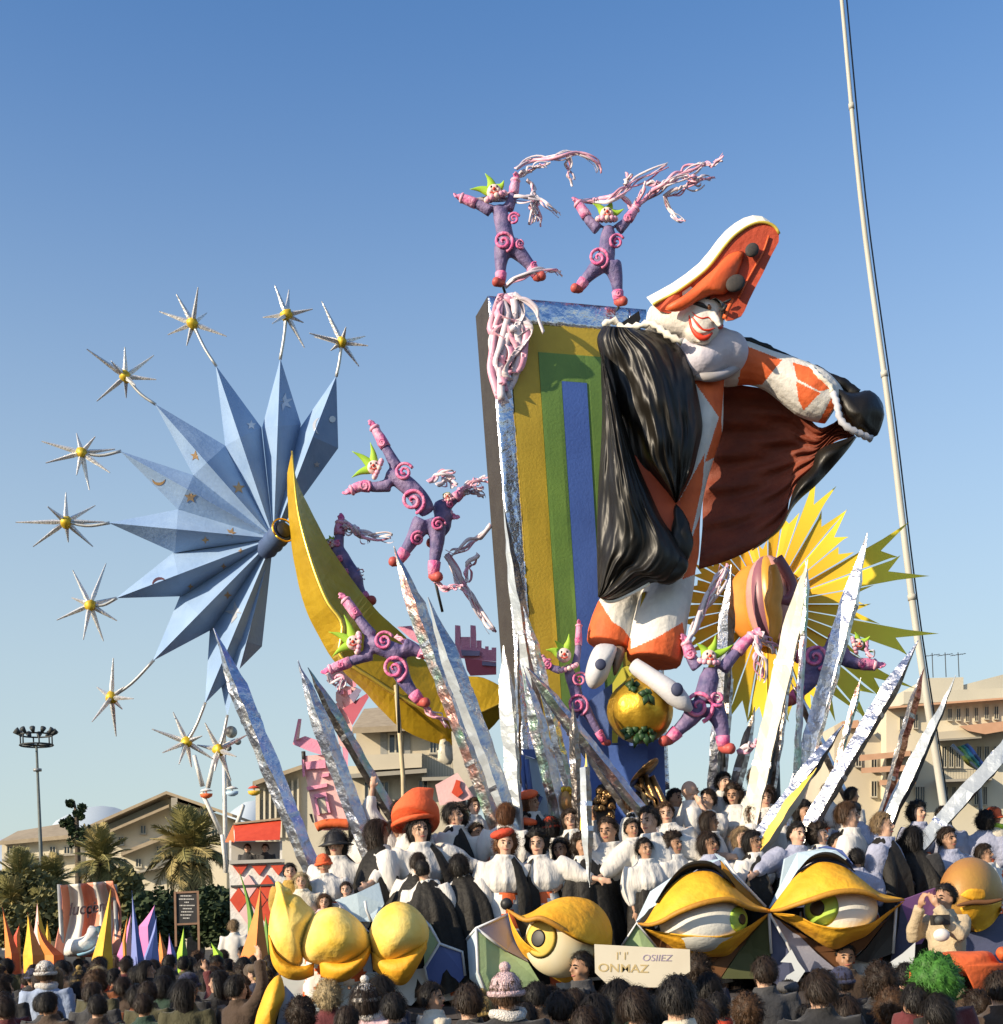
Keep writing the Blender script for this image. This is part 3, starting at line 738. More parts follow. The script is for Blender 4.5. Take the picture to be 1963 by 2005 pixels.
# ---------------------------------------------------------------- wagon: deck in three tiers with dark skirts (mostly hidden)
WAG = mat('wagon_board', (0.05, 0.045, 0.05), (0.08, 0.07, 0.07), rough=.8, scale=2)
TIERS = [(11.95, 13.0, 1.42), (13.0, 14.0, 1.8), (14.0, 17.6, 2.25)]
t = thing('float_wagon', 'dark three tiered wagon deck under the costumed performers', 'float', (1.6, 14, 0))
for i, (ya, yb, z) in enumerate(TIERS):
    m = MB(); m.box((1.55, (ya + yb) / 2, z - .06), (7.4, yb - ya - .004, .12)); m.build('deck', WAG, t)
    m = MB(); m.box((1.55, ya + .06, z / 2 - .06), (7.3, .08, z - .14)); m.build('skirt', WAG, t)
for x in (-1.3, 1.0, 3.4):
    for y in (12.9, 16.6):
        m = MB(); m.tube([Vector((x - .14, y, .45)), Vector((x + .14, y, .45))], [.45, .45], 18); m.build('wheel', BLACKP, t)

# ---------------------------------------------------------------- tall striped panel
def bilin(c, u, v):
    return c[0].lerp(c[1], u).lerp(c[3].lerp(c[2], u), v)
PC = [P(954, 580, 15.2), P(1264, 607, 15.85), P(1310, 1545, 15.85), P(1026, 1545, 15.2)]      # TL TR BR BL
pn = (PC[1] - PC[0]).cross(PC[3] - PC[0]).normalized()
if pn.y > 0: pn = -pn
t = thing('striped_tower', 'huge upright panel with nested ochre, green and blue stripes and a dark side', 'panel', PC[3])
SIDE = mat('dark_brown_paint', (0.035, 0.03, 0.03), (0.05, 0.045, 0.04), rough=.8, bump=.2)
OCHRE = mat('ochre_paint', (0.56, 0.39, 0.04), (0.45, 0.31, 0.03), scale=2.5, bump=.1, rough=.5)
LEAFG = mat('leaf_green_paint', (0.17, 0.29, 0.06), (0.12, 0.22, 0.05), scale=2.5, bump=.1, rough=.5)
STRB = mat('stripe_blue_paint', (0.075, 0.15, 0.46), (0.06, 0.12, 0.38), scale=2.5, bump=.1, rough=.5)
m = MB(); m.hexa(PC, [q - pn * .52 for q in PC]); m.build('board', SIDE, t)
def ring_band(u0, u1, v0, v1, uo, vo, hgt, name, ma, foilish=False):
    """an inverted U of boards between outer (u0,v0) and inner (u1,v1)"""
    for (a, b, c, d) in ((u0, u1, v0, 1.0), (1 - u1, 1 - u0, v0, 1.0), (u1, 1 - u1, v0, v1)):
        mb = MB(); nx, ny = (6, 60) if (b - a) < .3 else (40, 5)
        rows = []
        for j in range(ny + 1):
            row = []
            for i in range(nx + 1):
                q = bilin(PC, a + (b - a) * i / nx, c + (d - c) * j / ny) + pn * hgt
                if foilish and 0 < i < nx and 0 < j < ny:
                    q += pn * (0.035 * abs(noise.noise(q * 4.5)) + .02 * noise.noise(q * 11))
                elif 0 < i < nx and 0 < j < ny:
                    q += pn * (0.012 * noise.noise(Vector((q.x * 1.5, q.y, q.z * .8))))
                row.append(q)
            rows.append(row)
        mb.grid(rows, max(.004, hgt - .004), smooth=foilish); mb.build(name, ma, t)
EDGEF = foil('blue_silver_foil', patches=((0.42, 0.5, 0.68), (0.75, 0.77, 0.82), (0.55, 0.62, 0.78)), rough=.25)
ring_band(.0, .115, .0, .052, 0, 0, .012, 'foil_border', EDGEF, True)
ring_band(.115, .285, .052, .108, 0, 0, .02, 'ochre_stripe', OCHRE)
ring_band(.285, .42, .108, .165, 0, 0, .03, 'green_stripe', LEAFG)
mb = MB(); rows = []
for j in range(61):
    rows.append([bilin(PC, .42 + .16 * i / 6, .165 + .835 * j / 60) + pn * .04 for i in range(7)])
mb.grid(rows, .035, smooth=False); mb.build('blue_stripe', STRB, t)
# blue plinth below the panel
t = thing('blue_plinth', 'blue painted plinth under the striped panel and the golden fruit', 'plinth', P(1240, 1600, 14.85))
m = MB(); m.plate(cv(cM, [(700, 1050), (1240, 640), (1500, 1000), (1713, 1200), (1740, 2100), (700, 2100)]), 14.95, .3); m.build('board', BLUEP, t)
m = MB(); m.plate(cv(cM, [(1000, 1190), (1560, 1210), (1600, 2000), (1020, 2000)]), 14.75, .19); m.build('front_board', STRB, t)
m = MB(); m.plate(cv(cM, [(1245, 640), (1330, 500), (1420, 460), (1420, 560), (1330, 640), (1290, 1180), (1240, 1180)]), 14.86, .05); m.build('yellow_edge', mat('lemon_paint', (0.62, 0.60, 0.08), scale=3), t)
# pale leaning board with a blue frame
t = thing('leaning_board', 'pale blue leaning board with darker blue frame behind the dark haired man', 'board', P(1040, 1640, 14.2))
m = MB(); m.plate(cv(cM, [(440, 1290), (600, 1345), (700, 1800), (900, 1800), (960, 2100), (640, 2100)]), 14.25, .06); m.build('board', PALEBLUE, t)
m = MB(); m.plate(cv(cM, [(420, 1235), (600, 1240), (605, 1340), (438, 1285)]), 14.2, .12); m.build('top_rail', BLUEP, t)
for a in (((425, 1290), (445, 2100)), ((460, 1330), (520, 1800)), ((440, 1620), (560, 1680)), ((520, 1800), (590, 1660))):
    m = MB(); m.tube([P(*cM(*a[0]), 14.15), P(*cM(*a[1]), 14.15)], .035, 6); m.build('frame_bar', BLUEP, t)
m = MB(); m.plate(cv(cM, [(510, 1600), (590, 1650), (560, 1690), (510, 1660)]), 14.08, .05); m.build('black_flap', BLACKP, t)

# ---------------------------------------------------------------- gold crescent moon
t = thing('crescent_moon', 'large golden crescent moon with a ridged face', 'moon', P(720, 1500, 16.6))
def both(*a): return [q for s in a for q in s]
outer = both(cv(cK, [(32, 250), (8, 380), (10, 560), (40, 860), (105, 1150), (190, 1330)]), cv(cN, [(360, 430), (480, 580), (640, 730), (760, 860), (940, 1040), (1100, 1130), (1300, 1200), (1520, 1200), (1720, 1080), (1880, 880)]))
ridge = both(cv(cK, [(33, 250), (70, 600), (150, 900), (240, 1130), (330, 1265)]), cv(cN, [(455, 440), (590, 560), (720, 640), (900, 760), (1110, 880), (1320, 980), (1520, 980), (1720, 900), (1885, 820)]))
inner = both(cv(cK, [(36, 252), (60, 420), (130, 570), (250, 800), (400, 1020), (520, 1170)]), cv(cN, [(790, 90), (900, 190), (1040, 320), (1160, 480), (1300, 590), (1480, 620), (1680, 640), (1890, 750)]))
n = 60; O, Rg, I = resample(outer, n), resample(ridge, n), resample(inner, n)
m = MB(); ring = []
for i in range(n):
    s = i / (n - 1); th = math.sin(math.pi * s) ** .7
    yo = 16.6
    a, b, c = P(*O[i], yo), P(*Rg[i], yo - .55 * th), P(*I[i], yo + .1)
    d = P(*I[i], yo + .5 * th + .1); e = P(*O[i], yo + .4 * th)
    ring.append([a, a.lerp(b, .5), b, b.lerp(c, .5), c, d, e])
m.loft(ring, smooth=False); crumple(m, .008, 5); m.build('crescent', mat('moon_gold', (0.70, 0.46, 0.03), (0.50, 0.30, 0.015), rough=0.42, metal=0.45, scale=2.2, bump=0.3, bscale=6), t)
m = MB(); ps = [P(*q, 16.6 - .57 * math.sin(math.pi * i / (n - 1)) ** .7) for i, q in enumerate(Rg)]
m.tube(ps, [.012 + .02 * math.sin(math.pi * i / (n - 1)) for i in range(n)], 6); m.build('ridge', mat('bright_gold_leaf', (0.86, 0.62, 0.10), (0.7, 0.45, 0.05), rough=.3, metal=.7, scale=6), t)
m = MB(); m.tube([P(*cN(930, 700), 16.1), P(*cN(990, 1480), 16.0), P(*cN(1000, 2100), 16.0)], .03, 6); m.build('support_rod', mat('pale_wood', (0.55, 0.46, 0.28), scale=8), t)
m = MB(); m.tube([P(*cN(1440, 1150), 16.9), P(*cN(1480, 1700), 16.9), P(*cN(1500, 2200), 16.9)], [.06, .07, .07], 8); m.build('support_post', DARKM, t)
m = MB()
for q_, r_ in (((1330, 1190), 50), ((1380, 1240), 45), ((1310, 1260), 46), ((1350, 1320), 44), ((1390, 1370), 36), ((1300, 1330), 34), ((1420, 1290), 36)): m.ell(P(*cN(*q_), 16.5), px2m(r_ / 4.327, 16.5), nu=12, nv=8)
m = fuse(m, .06, 2); crumple(m, .03, 6); m.build('cloud', CREAM, t)
t = thing('emblem_board', 'tilted white board with a red and orange figure print beside the green holographic blade', 'board', P(*cN(1480, 1700), 15.2))
m = MB(); m.plate(cv(cN, [(1400, 1090), (1450, 1110), (1625, 1660), (1540, 1690), (1420, 1440)]), 15.3, .06); m.build('back_board', CREAM, t)
m = MB(); m.plate(cv(cN, [(1262, 1545), (1450, 1440), (1600, 1655), (1400, 1700), (1300, 1720)]), 15.1, .05); m.build('card', ROSE, t)
m = MB(); m.plate(cv(cN, [(1440, 1500), (1475, 1510), (1470, 1560), (1500, 1610), (1450, 1650), (1400, 1610), (1420, 1560)]), 15.06, .03); m.build('figure_print', RED, t)

# ---------------------------------------------------------------- folded blue star
FAN = mat('faded_blue_canvas', (0.27, 0.39, 0.57), (0.19, 0.30, 0.49), rough=.75, scale=2.2, bump=.12, bscale=16)
hub = Vector(cB(1415, 275)); YS = 17.2
t = thing('folded_blue_star', 'huge half open star of folded faded blue canvas with silver moon and star prints', 'star', P(*hub, YS + .4))
V = lambda fn, x, y: Vector(fn(x, y))
spk = [  # tip, shoulder a, shoulder b
    (V(cB, 1175, 1195), V(cB, 1090, 770), V(cB, 1235, 900), .2),
    (V(cA, 1740, 570), V(cA, 1545, 850), V(cA, 1750, 945), .0),
    (V(cA, 1450, 480), V(cA, 1356, 838), V(cA, 1557, 822), .0),
    (V(cA, 1115, 515), V(cA, 1165, 932), V(cA, 1352, 838), .0),
    (V(cA, 800, 715), V(cA, 1000, 1085), V(cA, 1165, 932), .0),
    (V(cA, 620, 960), V(cA, 920, 1262), V(cA, 1000, 1085), .0),
    (V(cB, 560, 195), V(cB, 905, 350), V(cA, 920, 1262), .0),
    (V(cB, 600, 585), V(cB, 945, 575), V(cB, 895, 350), .05),
    (V(cB, 790, 910), V(cB, 1100, 745), V(cB, 930, 575), .08),
    (V(cB, 1060, 1130), V(cB, 1355, 835), V(cB, 1085, 745), .12),
]
FB = []
hub3 = P(*hub, YS + .05)
for (T, a, b, dy) in spk:
    mid = (a + b) / 2
    ax = (T - hub); mid = hub + ax * ((mid - hub).dot(ax) / ax.length_squared)
    dv = .34
    A, B, Tt, Mf, Mb = P(*a, YS + .16 + dy), P(*b, YS + .16 + dy), P(*T, YS - .05 + dy), P(*mid, YS - dv + dy), P(*mid, YS + .16 + dv + dy)
    hf, hb = P(*hub, YS - .08 + dy * .5), P(*hub, YS + .45)
    m = MB()
    def tri(p, q, r, k=7):
        vs, idx = [], {}
        for i in range(k + 1):
            for j in range(k + 1 - i):
                idx[i, j] = len(vs); s1, s2 = i / k, j / k
                pt = p * (1 - s1 - s2) + q * s1 + r * s2
                e = min(s1, s2, 1 - s1 - s2)
                vs.append(pt + Vector((0, .12 * e * noise.noise(pt * 1.9), 0)))
        fs = []
        for i in range(k):
            for j in range(k - i):
                fs.append((idx[i, j], idx[i + 1, j], idx[i, j + 1]))
                if i + j < k - 1: fs.append((idx[i + 1, j], idx[i + 1, j + 1], idx[i, j + 1]))
        m.add(vs, fs, 0, False)
    for f4 in ((hf, A, Mf), (hf, Mf, B), (A, Tt, Mf), (Mf, Tt, B)): tri(*f4)
    m.add([hb, A, Mb, B, Tt], [(0, 2, 1), (0, 3, 2), (1, 2, 4), (2, 3, 4)], 0, False)
    FB.append(m.bvh()); o = m.build('spike', FAN, t)
allfan = MB()
def bvh_of(o, parent):
    off = ORG[parent.name]
    me = o.data
    return BVHTree.FromPolygons([v.co + off for v in me.vertices], [list(p.vertices) for p in me.polygons])
def merged_bvh(objs, parent):
    vs, fs = [], []; off = ORG[parent.name]
    for o in objs:
        b = len(vs); vs += [v.co + off for v in o.data.vertices]; fs += [[b + i for i in p.vertices] for p in o.data.polygons]
    return BVHTree.FromPolygons(vs, fs)
fb = merged_bvh([o for o in t.children if o.name.startswith('spike')], t)
SILP = mat('silver_print', (0.55, 0.58, 0.62), (0.45, 0.48, 0.54), rough=.4, metal=.4)
GLDP = mat('tarnished_gold_print', (0.42, 0.27, 0.12), (0.32, 0.2, 0.1), rough=.5, metal=.3)
def star_print(fn, x, y, r, npt, ma, a0=-90, rin=.42):
    c = fn(x, y); s = 1 / {id(cA): 2.644, id(cB): 2.644}[id(fn)] * r
    pts = [(c[0] + (s if k % 2 == 0 else s * rin) * math.cos(rad(a0 + 180 * k / npt)), c[1] + (s if k % 2 == 0 else s * rin) * math.sin(rad(a0 + 180 * k / npt))) for k in range(2 * npt)]
    q = [onto(fb, *p, .012) for p in pts]
    if None in q: return
    cc = onto(fb, *c, .012); m = MB(); k = len(q); qb = [v + (v - CAM).normalized() * .008 for v in q]
    m.add([cc] + q, [(0, 1 + i, 1 + (i + 1) % k) for i in range(k)], 0, False)
    m.add(q + qb, [(i, k + i, k + (i + 1) % k, (i + 1) % k) for i in range(k)], 0, False)
    m.build('star_print', ma, t)
def moon_print(fn, pts, ma):
    q = [onto(fb, *fn(*p), .012) for p in pts]
    if None in q: return
    m = MB(); k = len(q)
    qb = [v + (v - CAM).normalized() * .008 for v in q]; h = k // 2
    m.add(q, [(i, i + 1, k - 2 - i, k - 1 - i) for i in range(h - 1)], 0, False)
    m.add(q + qb, [(i, k + i, k + (i + 1) % k, (i + 1) % k) for i in range(k)], 0, False)
    m.build('moon_print', ma, t)
star_print(cA, 1470, 705, 48, 6, SILP, -80); star_print(cB, 1222, 660, 62, 5, SILP, -100, .36)
star_print(cB, 985, 62, 34, 5, GLDP); star_print(cB, 1195, 245, 28, 5, GLDP, -70); star_print(cB, 1062, 285, 20, 4, GLDP); star_print(cB, 1178, 570, 22, 4, GLDP)
star_print(cA, 1010, 985, 28, 5, GLDP); star_print(cA, 1235, 1150, 34, 5, GLDP); star_print(cA, 1720, 795, 18, 8, SILP, 0, .9); star_print(cA, 1640, 1030, 18, 5, SILP)
star_print(cB, 1157, 420, 16, 4, GLDP); star_print(cB, 985, 525, 16, 4, GLDP); star_print(cA, 1300, 825, 26, 5, SILP); star_print(cB, 1245, 340, 16, 4, GLDP)
def crescent_pts(c, r, a0, a1, bite=.55, n=7):
    o = [(c[0] + r * math.cos(rad(a0 + (a1 - a0) * k / n)), c[1] + r * math.sin(rad(a0 + (a1 - a0) * k / n))) for k in range(n + 1)]
    s = o[0]; e = o[-1]; mx, my = (s[0] + e[0]) / 2, (s[1] + e[1]) / 2
    i = [(x * bite + (s[0] + (e[0] - s[0]) * k / n) * (1 - bite), y * bite + (s[1] + (e[1] - s[1]) * k / n) * (1 - bite)) for k, (x, y) in enumerate(o)]
    return o + i[::-1]
moon_print(cB, crescent_pts((660, 215), 45, 200, 330), SILP); moon_print(cB, crescent_pts((925, 770), 62, 20, 140), GLDP)
moon_print(cA, crescent_pts((1660, 830), 44, 100, 260), SILP); moon_print(cA, crescent_pts((820, 1105), 34, 0, 180), GLDP); moon_print(cB, crescent_pts((825, 515), 40, 170, 330), ORF)
# neck and socket
m = MB(); na, nb = P(*cB(1385, 325), YS - .15), P(*cB(1465, 235), YS - .55)
ax = (nb - na)
m.tube([na - ax * .25, na, na.lerp(nb, .2), na.lerp(nb, .35), na.lerp(nb, .5), na.lerp(nb, .65), nb], [.10, .145, .13, .155, .135, .155, .14], 20); m.build('neck', mat('dark_blue_canvas', (.07, .12, .24), (.05, .08, .17), scale=4), t)
m = MB(); m.tube([nb, nb + ax * .06], [.11, .10], 18); m.build('socket', BLACKP, t)
m = MB(); e1 = ax.normalized().orthogonal(); e2 = ax.normalized().cross(e1)
m.tube([nb + ax * .03 + (e1 * math.cos(a) + e2 * math.sin(a)) * .12 for a in [2 * math.pi * k / 20 for k in range(21)]], .014, 6); m.build('socket_ring', GOLD, t)
# ---------------------------------------------------------------- starbursts on wires
SILV = mat('tinsel_silver', (0.82, 0.80, 0.76), (0.66, 0.64, 0.60), rough=.35, metal=.55, scale=14, bump=.4, bscale=30)
bursts = [
    (cB(965, 1330), [cB(*q) for q in ((785, 1262), (895, 1175), (1045, 1298), (1105, 1420), (990, 1460), (925, 1445), (840, 1385), (1030, 1215))], spk[9][0], 'silver star burst left of the grey ride globe'),
    (cA(1768, 398), [cA(*q) for q in ((1665, 185), (1790, 318), (1890, 365), (1905, 415), (1858, 522), (1710, 440), (1625, 368), (1600, 350))], spk[1][0], 'silver star burst highest on the right end of the fan'),
    (cA(1482, 255), [cA(*q) for q in ((1422, 102), (1495, 125), (1618, 225), (1570, 295), (1575, 425), (1410, 300), (1360, 268), (1470, 330))], spk[2][0], 'silver star burst above the upright blue fan spike'),
    (cA(997, 300), [cA(*q) for q in ((912, 148), (1024, 112), (1070, 245), (1172, 366), (965, 415), (868, 358), (825, 238), (1010, 350))], spk[3][0], 'silver star burst highest of all, second from the top left'),
    (cA(648, 575), [cA(*q) for q in ((645, 422), (795, 465), (808, 590), (652, 685), (500, 702), (448, 432), (575, 495), (700, 620))], spk[4][0], 'silver star burst at the upper left of the fan'),
    (cA(422, 970), [cA(*q) for q in ((395, 868), (492, 885), (595, 950), (568, 1072), (462, 1162), (395, 1085), (235, 1022), (215, 910))], spk[5][0], 'silver star burst level with the gold moon tip at the left'),
    (cB(340, 190), [cB(*q) for q in ((340, 38), (492, 105), (540, 190), (480, 318), (352, 295), (170, 318), (80, 192), (245, 110))], spk[6][0], 'leftmost silver star burst on a level wire'),
    (cB(465, 620), [cB(*q) for q in ((375, 440), (548, 405), (600, 580), (605, 702), (535, 808), (430, 800), (293, 698), (370, 582))], spk[7][0], 'silver star burst below the leftmost one'),
    (cB(575, 1100), [cB(*q) for q in ((585, 895), (690, 1105), (632, 1160), (600, 1300), (475, 1225), (500, 1045), (640, 1045), (545, 1130))], spk[8][0], 'silver star burst with long upright ray at the lower left'),
    (cB(1130, 1370), [cB(*q) for q in ((1060, 1230), (1165, 1250), (1282, 1290), (1222, 1405), (1195, 1530), (1095, 1470), (1020, 1345), (1110, 1480))], spk[0][0], 'silver star burst in front of the grey ride globe'),
]
rr = random.Random(3)
for c, ends, root, lab in bursts:
    Yb = YS + .05; C3 = P(*c, Yb)
    bt_ = thing('star_burst', lab, 'star burst', C3, 'silver star bursts on the tips of the blue fan')
    for k, e in enumerate(ends):
        dy = rr.uniform(-.35, .35) * (1 - .5 * (k == 0)); E = P(*e, Yb + dy)
        m = MB(); r0 = .036
        m.tube([C3, C3.lerp(E, .25), C3.lerp(E, .6), E], [r0 * .7, r0, r0 * .62, .008], 4, smooth=False); m.build('ray', SILV, bt_)
    m = MB(); m.ell(C3, .085, nu=10, nv=6); crumple(m, .03, 12); m.build('core', mat('yellow_core', (0.78, 0.55, 0.04), (0.5, 0.32, 0.02), rough=.45, metal=.3, scale=20), bt_)
    m = MB(); R3 = P(*root, Yb); sag = (R3 + C3) / 2 - Vector((0, 0, .05))
    m.tube(resample([C3, sag, R3 + (R3 - C3) * .03], 8), .022, 5); m.build('wire', mat('galvanised_wire', (0.6, 0.6, 0.56), metal=.6, rough=.4), bt_)

# ---------------------------------------------------------------- pink castle pieces on the moon
def castle_wall(parent, pts, Y, th, m_, name='wall'):
    b = MB(); b.plate(pts, Y, th); return b.build(name, m_, parent)
CPK = mat('castle_pink', (0.82, 0.36, 0.48), (0.72, 0.27, 0.42), scale=5, bump=.15)
BRK = mat('dusky_red_paint', (0.58, 0.14, 0.20), (0.48, 0.10, 0.16), scale=4)
SLATE = mat('slate_violet_paint', (0.34, 0.30, 0.48), scale=4)
Y = 18.0
t = thing('toy_castle', 'pink battlemented toy castle between the foil blades and the dark panel side', 'castle', P(*cN(1640, 620), Y))
castle_wall(t, cv(cN, [(1440, 380), (1650, 380), (1780, 420), (1780, 500), (1470, 470)]), Y, .5, CPK)
for x in (1430, 1560): castle_wall(t, cv(cN, [(x, 190), (x + 45, 195), (x + 50, 270), (x + 50, 381), (x, 381)]), Y, .4, CPK, 'battlement')
castle_wall(t, cv(cN, [(1476, 290), (1559, 290), (1559, 381), (1481, 381)]), Y, .4, CPK, 'battlement')
castle_wall(t, cv(cN, [(1611, 320), (1655, 320), (1655, 381), (1611, 381)]), Y, .4, CPK, 'battlement')
castle_wall(t, cv(cN, [(1685, 370), (1715, 370), (1715, 400), (1740, 400), (1740, 380), (1780, 380), (1780, 421), (1685, 400)]), Y + .02, .4, CPK, 'battlement')
castle_wall(t, cv(cN, [(1480, 400), (1640, 410), (1640, 450), (1490, 450)]), Y - .06, .05, SLATE, 'slate_band')
castle_wall(t, cv(cN, [(1660, 495), (1780, 510), (1780, 540), (1660, 530)]), Y - .06, .05, SLATE, 'slate_band')
castle_wall(t, cv(cN, [(1510, 472), (1780, 502), (1780, 610), (1560, 620), (1530, 570)]), Y - .03, .5, BRK, 'base')
castle_wall(t, cv(cN, [(940, 205), (1060, 195), (1130, 350), (1060, 310)]), Y, .4, CPK, 'battlement')
t = thing('toy_castle', 'pale pink toy castle hanging under the left curve of the gold moon', 'castle', P(*cN(560, 820), Y))
castle_wall(t, cv(cN, [(420, 760), (480, 700), (600, 720), (620, 780), (540, 900), (470, 900), (420, 830)]), Y - .1, .5, ROSE)
castle_wall(t, cv(cN, [(330, 570), (460, 560), (590, 690), (560, 720), (470, 640), (420, 630), (370, 690), (340, 660), (390, 610)]), Y - .05, .4, ROSE, 'battlement')
castle_wall(t, cv(cN, [(480, 900), (680, 770), (700, 800), (560, 1040), (520, 960)]), Y - .15, .5, BRK, 'base')
castle_wall(t, cv(cN, [(530, 790), (600, 720), (640, 740), (570, 850)]), Y - .17, .06, SLATE, 'slate_band')
for q in ((455, 760), (520, 760)): castle_wall(t, cv(cN, [(q[0], q[1] - 20), (q[0] + 30, q[1] - 26), (q[0] + 34, q[1] + 14), (q[0] + 4, q[1] + 20)]), Y - .16, .07, CPK, 'window')
castle_wall(t, cv(cN, [(385, 870), (470, 830), (560, 1050), (540, 1250), (450, 1210)]), Y - .12, .4, ROSE)
castle_wall(t, cv(cN, [(410, 900), (440, 880), (480, 990), (450, 1000)]), Y - .18, .05, CPK, 'window')
for q in ((430, 745), (475, 700), (560, 700)): castle_wall(t, cv(cN, [(q[0], q[1] - 40), (q[0] + 28, q[1] - 46), (q[0] + 34, q[1] + 10), (q[0] + 6, q[1] + 16)]), Y - .13, .3, CPK, 'battlement')
t = thing('toy_castle_tower', 'tall leaning pale pink toy tower with rose trim left of the apartment house', 'tower', P(*cN(330, 1900), Y))
m = MB(); m.hexa([P(*q, Y) for q in cv(cN, [(130, 1300), (360, 1285), (560, 1500), (640, 1930), (260, 1930)])], [P(*q, Y + 1.0) for q in cv(cN, [(150, 1300), (360, 1285), (560, 1500), (640, 1930), (270, 1930)])]); m.build('wall', ROSE, t)
castle_wall(t, cv(cN, [(55, 1200), (100, 985), (130, 985), (110, 1150), (160, 1130), (275, 1170), (300, 1290), (200, 1260)]), Y - .1, .9, CPK, 'battlement')
castle_wall(t, cv(cN, [(80, 1160), (110, 1020), (124, 1020), (108, 1160)]), Y - .14, .1, ROSE, 'battlement')
for q in (((160, 1350), (330, 1330), (335, 1400), (170, 1412)), ((170, 1560), (345, 1530), (345, 1560), (180, 1592)), ((230, 1625), (335, 1605), (345, 1640), (240, 1660)), ((235, 1650), (255, 1650), (285, 1800), (265, 1800)), ((325, 1640), (345, 1640), (375, 1780), (355, 1780)), ((130, 1330), (150, 1330), (160, 1470), (140, 1480)), ((360, 1470), (300, 1480), (305, 1450), (360, 1440))):
    castle_wall(t, cv(cN, q), Y - .06, .055, CPK, 'trim')
castle_wall(t, cv(cN, [(255, 1660), (325, 1650), (350, 1780), (280, 1790)]), Y - .035, .03, CREAM, 'window')
castle_wall(t, cv(cN, [(195, 1790), (220, 1790), (240, 1870), (220, 1860)]), Y - .035, .03, BLACKP, 'window')
castle_wall(t, cv(cN, [(470, 1170), (530, 1170), (520, 1400), (560, 1560), (680, 1880), (640, 1890), (540, 1600), (490, 1380)]), Y - .08, .4, CPK, 'corner_trim')
m = MB(); m.tube(resample([P(*cN(*q), Y - .12) for q in ((255, 1905), (330, 1875), (450, 1870), (560, 1880), (650, 1905))], 16), .07, 8); m.build('base_moulding', ORANGE, t)
m = MB(); m.tube([P(*cN(145, 1260), Y), P(*cN(150, 1330), Y)], .03, 6); m.build('rod', DARKM, t)
for q in ((0, 0), (1, 0)):
    m = MB(); x = 420 + q[0] * 150; a = P(*cN(x, 1930), Y + .4); m.tube([a, Vector((a.x, a.y, 0))], .08, 6); m.build('leg', DARKM, t)

# ---------------------------------------------------------------- sun wheel
Ysun = 16.6; sc = Vector(cF(960, 800))
SUNY = mat('sun_yellow', (0.78, 0.50, 0.03), (0.66, 0.38, 0.02), rough=.6, scale=3)
if True:   # paint runs from orange at the hub to yellow at the tips
    tr = SUNY.node_tree; b = tr.nodes['Principled BSDF']
    tc = tr.nodes.new('ShaderNodeTexCoord'); ln = tr.nodes.new('ShaderNodeVectorMath'); ln.operation = 'LENGTH'
    tr.links.new(tc.outputs['Object'], ln.inputs[0]); mr = tr.nodes.new('ShaderNodeMapRange')
    mr.inputs['From Min'].default_value = .5; mr.inputs['From Max'].default_value = 1.7; tr.links.new(ln.outputs['Value'], mr.inputs['Value'])
    mx = tr.nodes.new('ShaderNodeMix'); mx.data_type = 'RGBA'; mx.inputs['A'].default_value = (.88, .46, .03, 1); mx.inputs['B'].default_value = (.92, .76, .05, 1)
    tr.links.new(mr.outputs[0], mx.inputs['Factor']); tr.links.new(mx.outputs['Result'], b.inputs['Base Color'])
t = thing('sun_wheel', 'yellow and orange sun with forked plank rays and a striped balloon face', 'sun', P(*sc, Ysun))
prof = [(90, 330), (82, 420), (77, 500), (66, 745), (54, 640), (46, 640), (38, 520), (28, 850), (16, 850), (4, 560), (-4, 590), (-10, 890), (-18, 900), (-27, 560), (-37, 880), (-46, 830), (-55, 745), (-65, 680), (-78, 680), (-90, 700), (-102, 680), (-115, 560), (-130, 500), (-150, 480), (180, 470), (160, 440), (140, 400), (115, 350)]
def rout(a):
    best = min(prof, key=lambda q: abs((q[0] - a + 180) % 360 - 180)); return best[1] / 2.644
for k in range(36):
    a = 95 - k * 10.0; R0, R1 = 34.0, rout(a); hw = 4.5
    def pt(r, da, y=Ysun): return (sc.x + r * math.cos(rad(a + da)), sc.y - r * math.sin(rad(a + da)))
    long = R1 > 200
    e1, e2 = (R1, R1 * rr.uniform(.84, .95)) if k % 2 else (R1 * rr.uniform(.84, .95), R1)
    notch = R1 * (.76 if R1 > 200 else .86)
    pts = [pt(R0, hw), pt(R1 * .80, hw * 1.0), pt(e1, hw * (1.15 if long else .9)), pt(notch, 0.2), pt(e2, -hw * (1.15 if long else .9)), pt(R1 * .80, -hw * 1.0), pt(R0, -hw)]
    m = MB(); tilt = .05 * math.sin(k * 2.1)
    m.hexa([P(*q, Ysun + .02 * (k % 3) + tilt * i / 6) for i, q in enumerate(pts)], [P(*q, Ysun + .06 + .02 * (k % 3) + tilt * i / 6) for i, q in enumerate(pts)]); m.build('ray', SUNY, t)
m = MB(); m.inflate([(sc.x + 78 * math.cos(a) - 6, sc.y + 84 * math.sin(a)) for a in [2 * math.pi * k / 16 for k in range(16)]], Ysun - .06, .28, .05); m.build('hub_disc', mat('sun_orange', (0.76, 0.30, 0.04), (0.66, 0.22, 0.03), scale=4), t)
bc = P(*cF(975, 790), Ysun - .55); rot = Matrix.Rotation(rad(-4), 3, 'Y'); ra, rz = px2m(47, Ysun), px2m(88, Ysun)
cols = [mat('plum_paint', (0.30, 0.12, 0.16), scale=4, rough=.4), mat('glossy_orange', (0.74, 0.24, 0.04), (0.62, 0.16, 0.04), scale=3, rough=.35), mat('glossy_amber', (0.66, 0.34, 0.05), scale=3, rough=.35), mat('glossy_pink', (0.66, 0.34, 0.30), scale=3, rough=.35)]
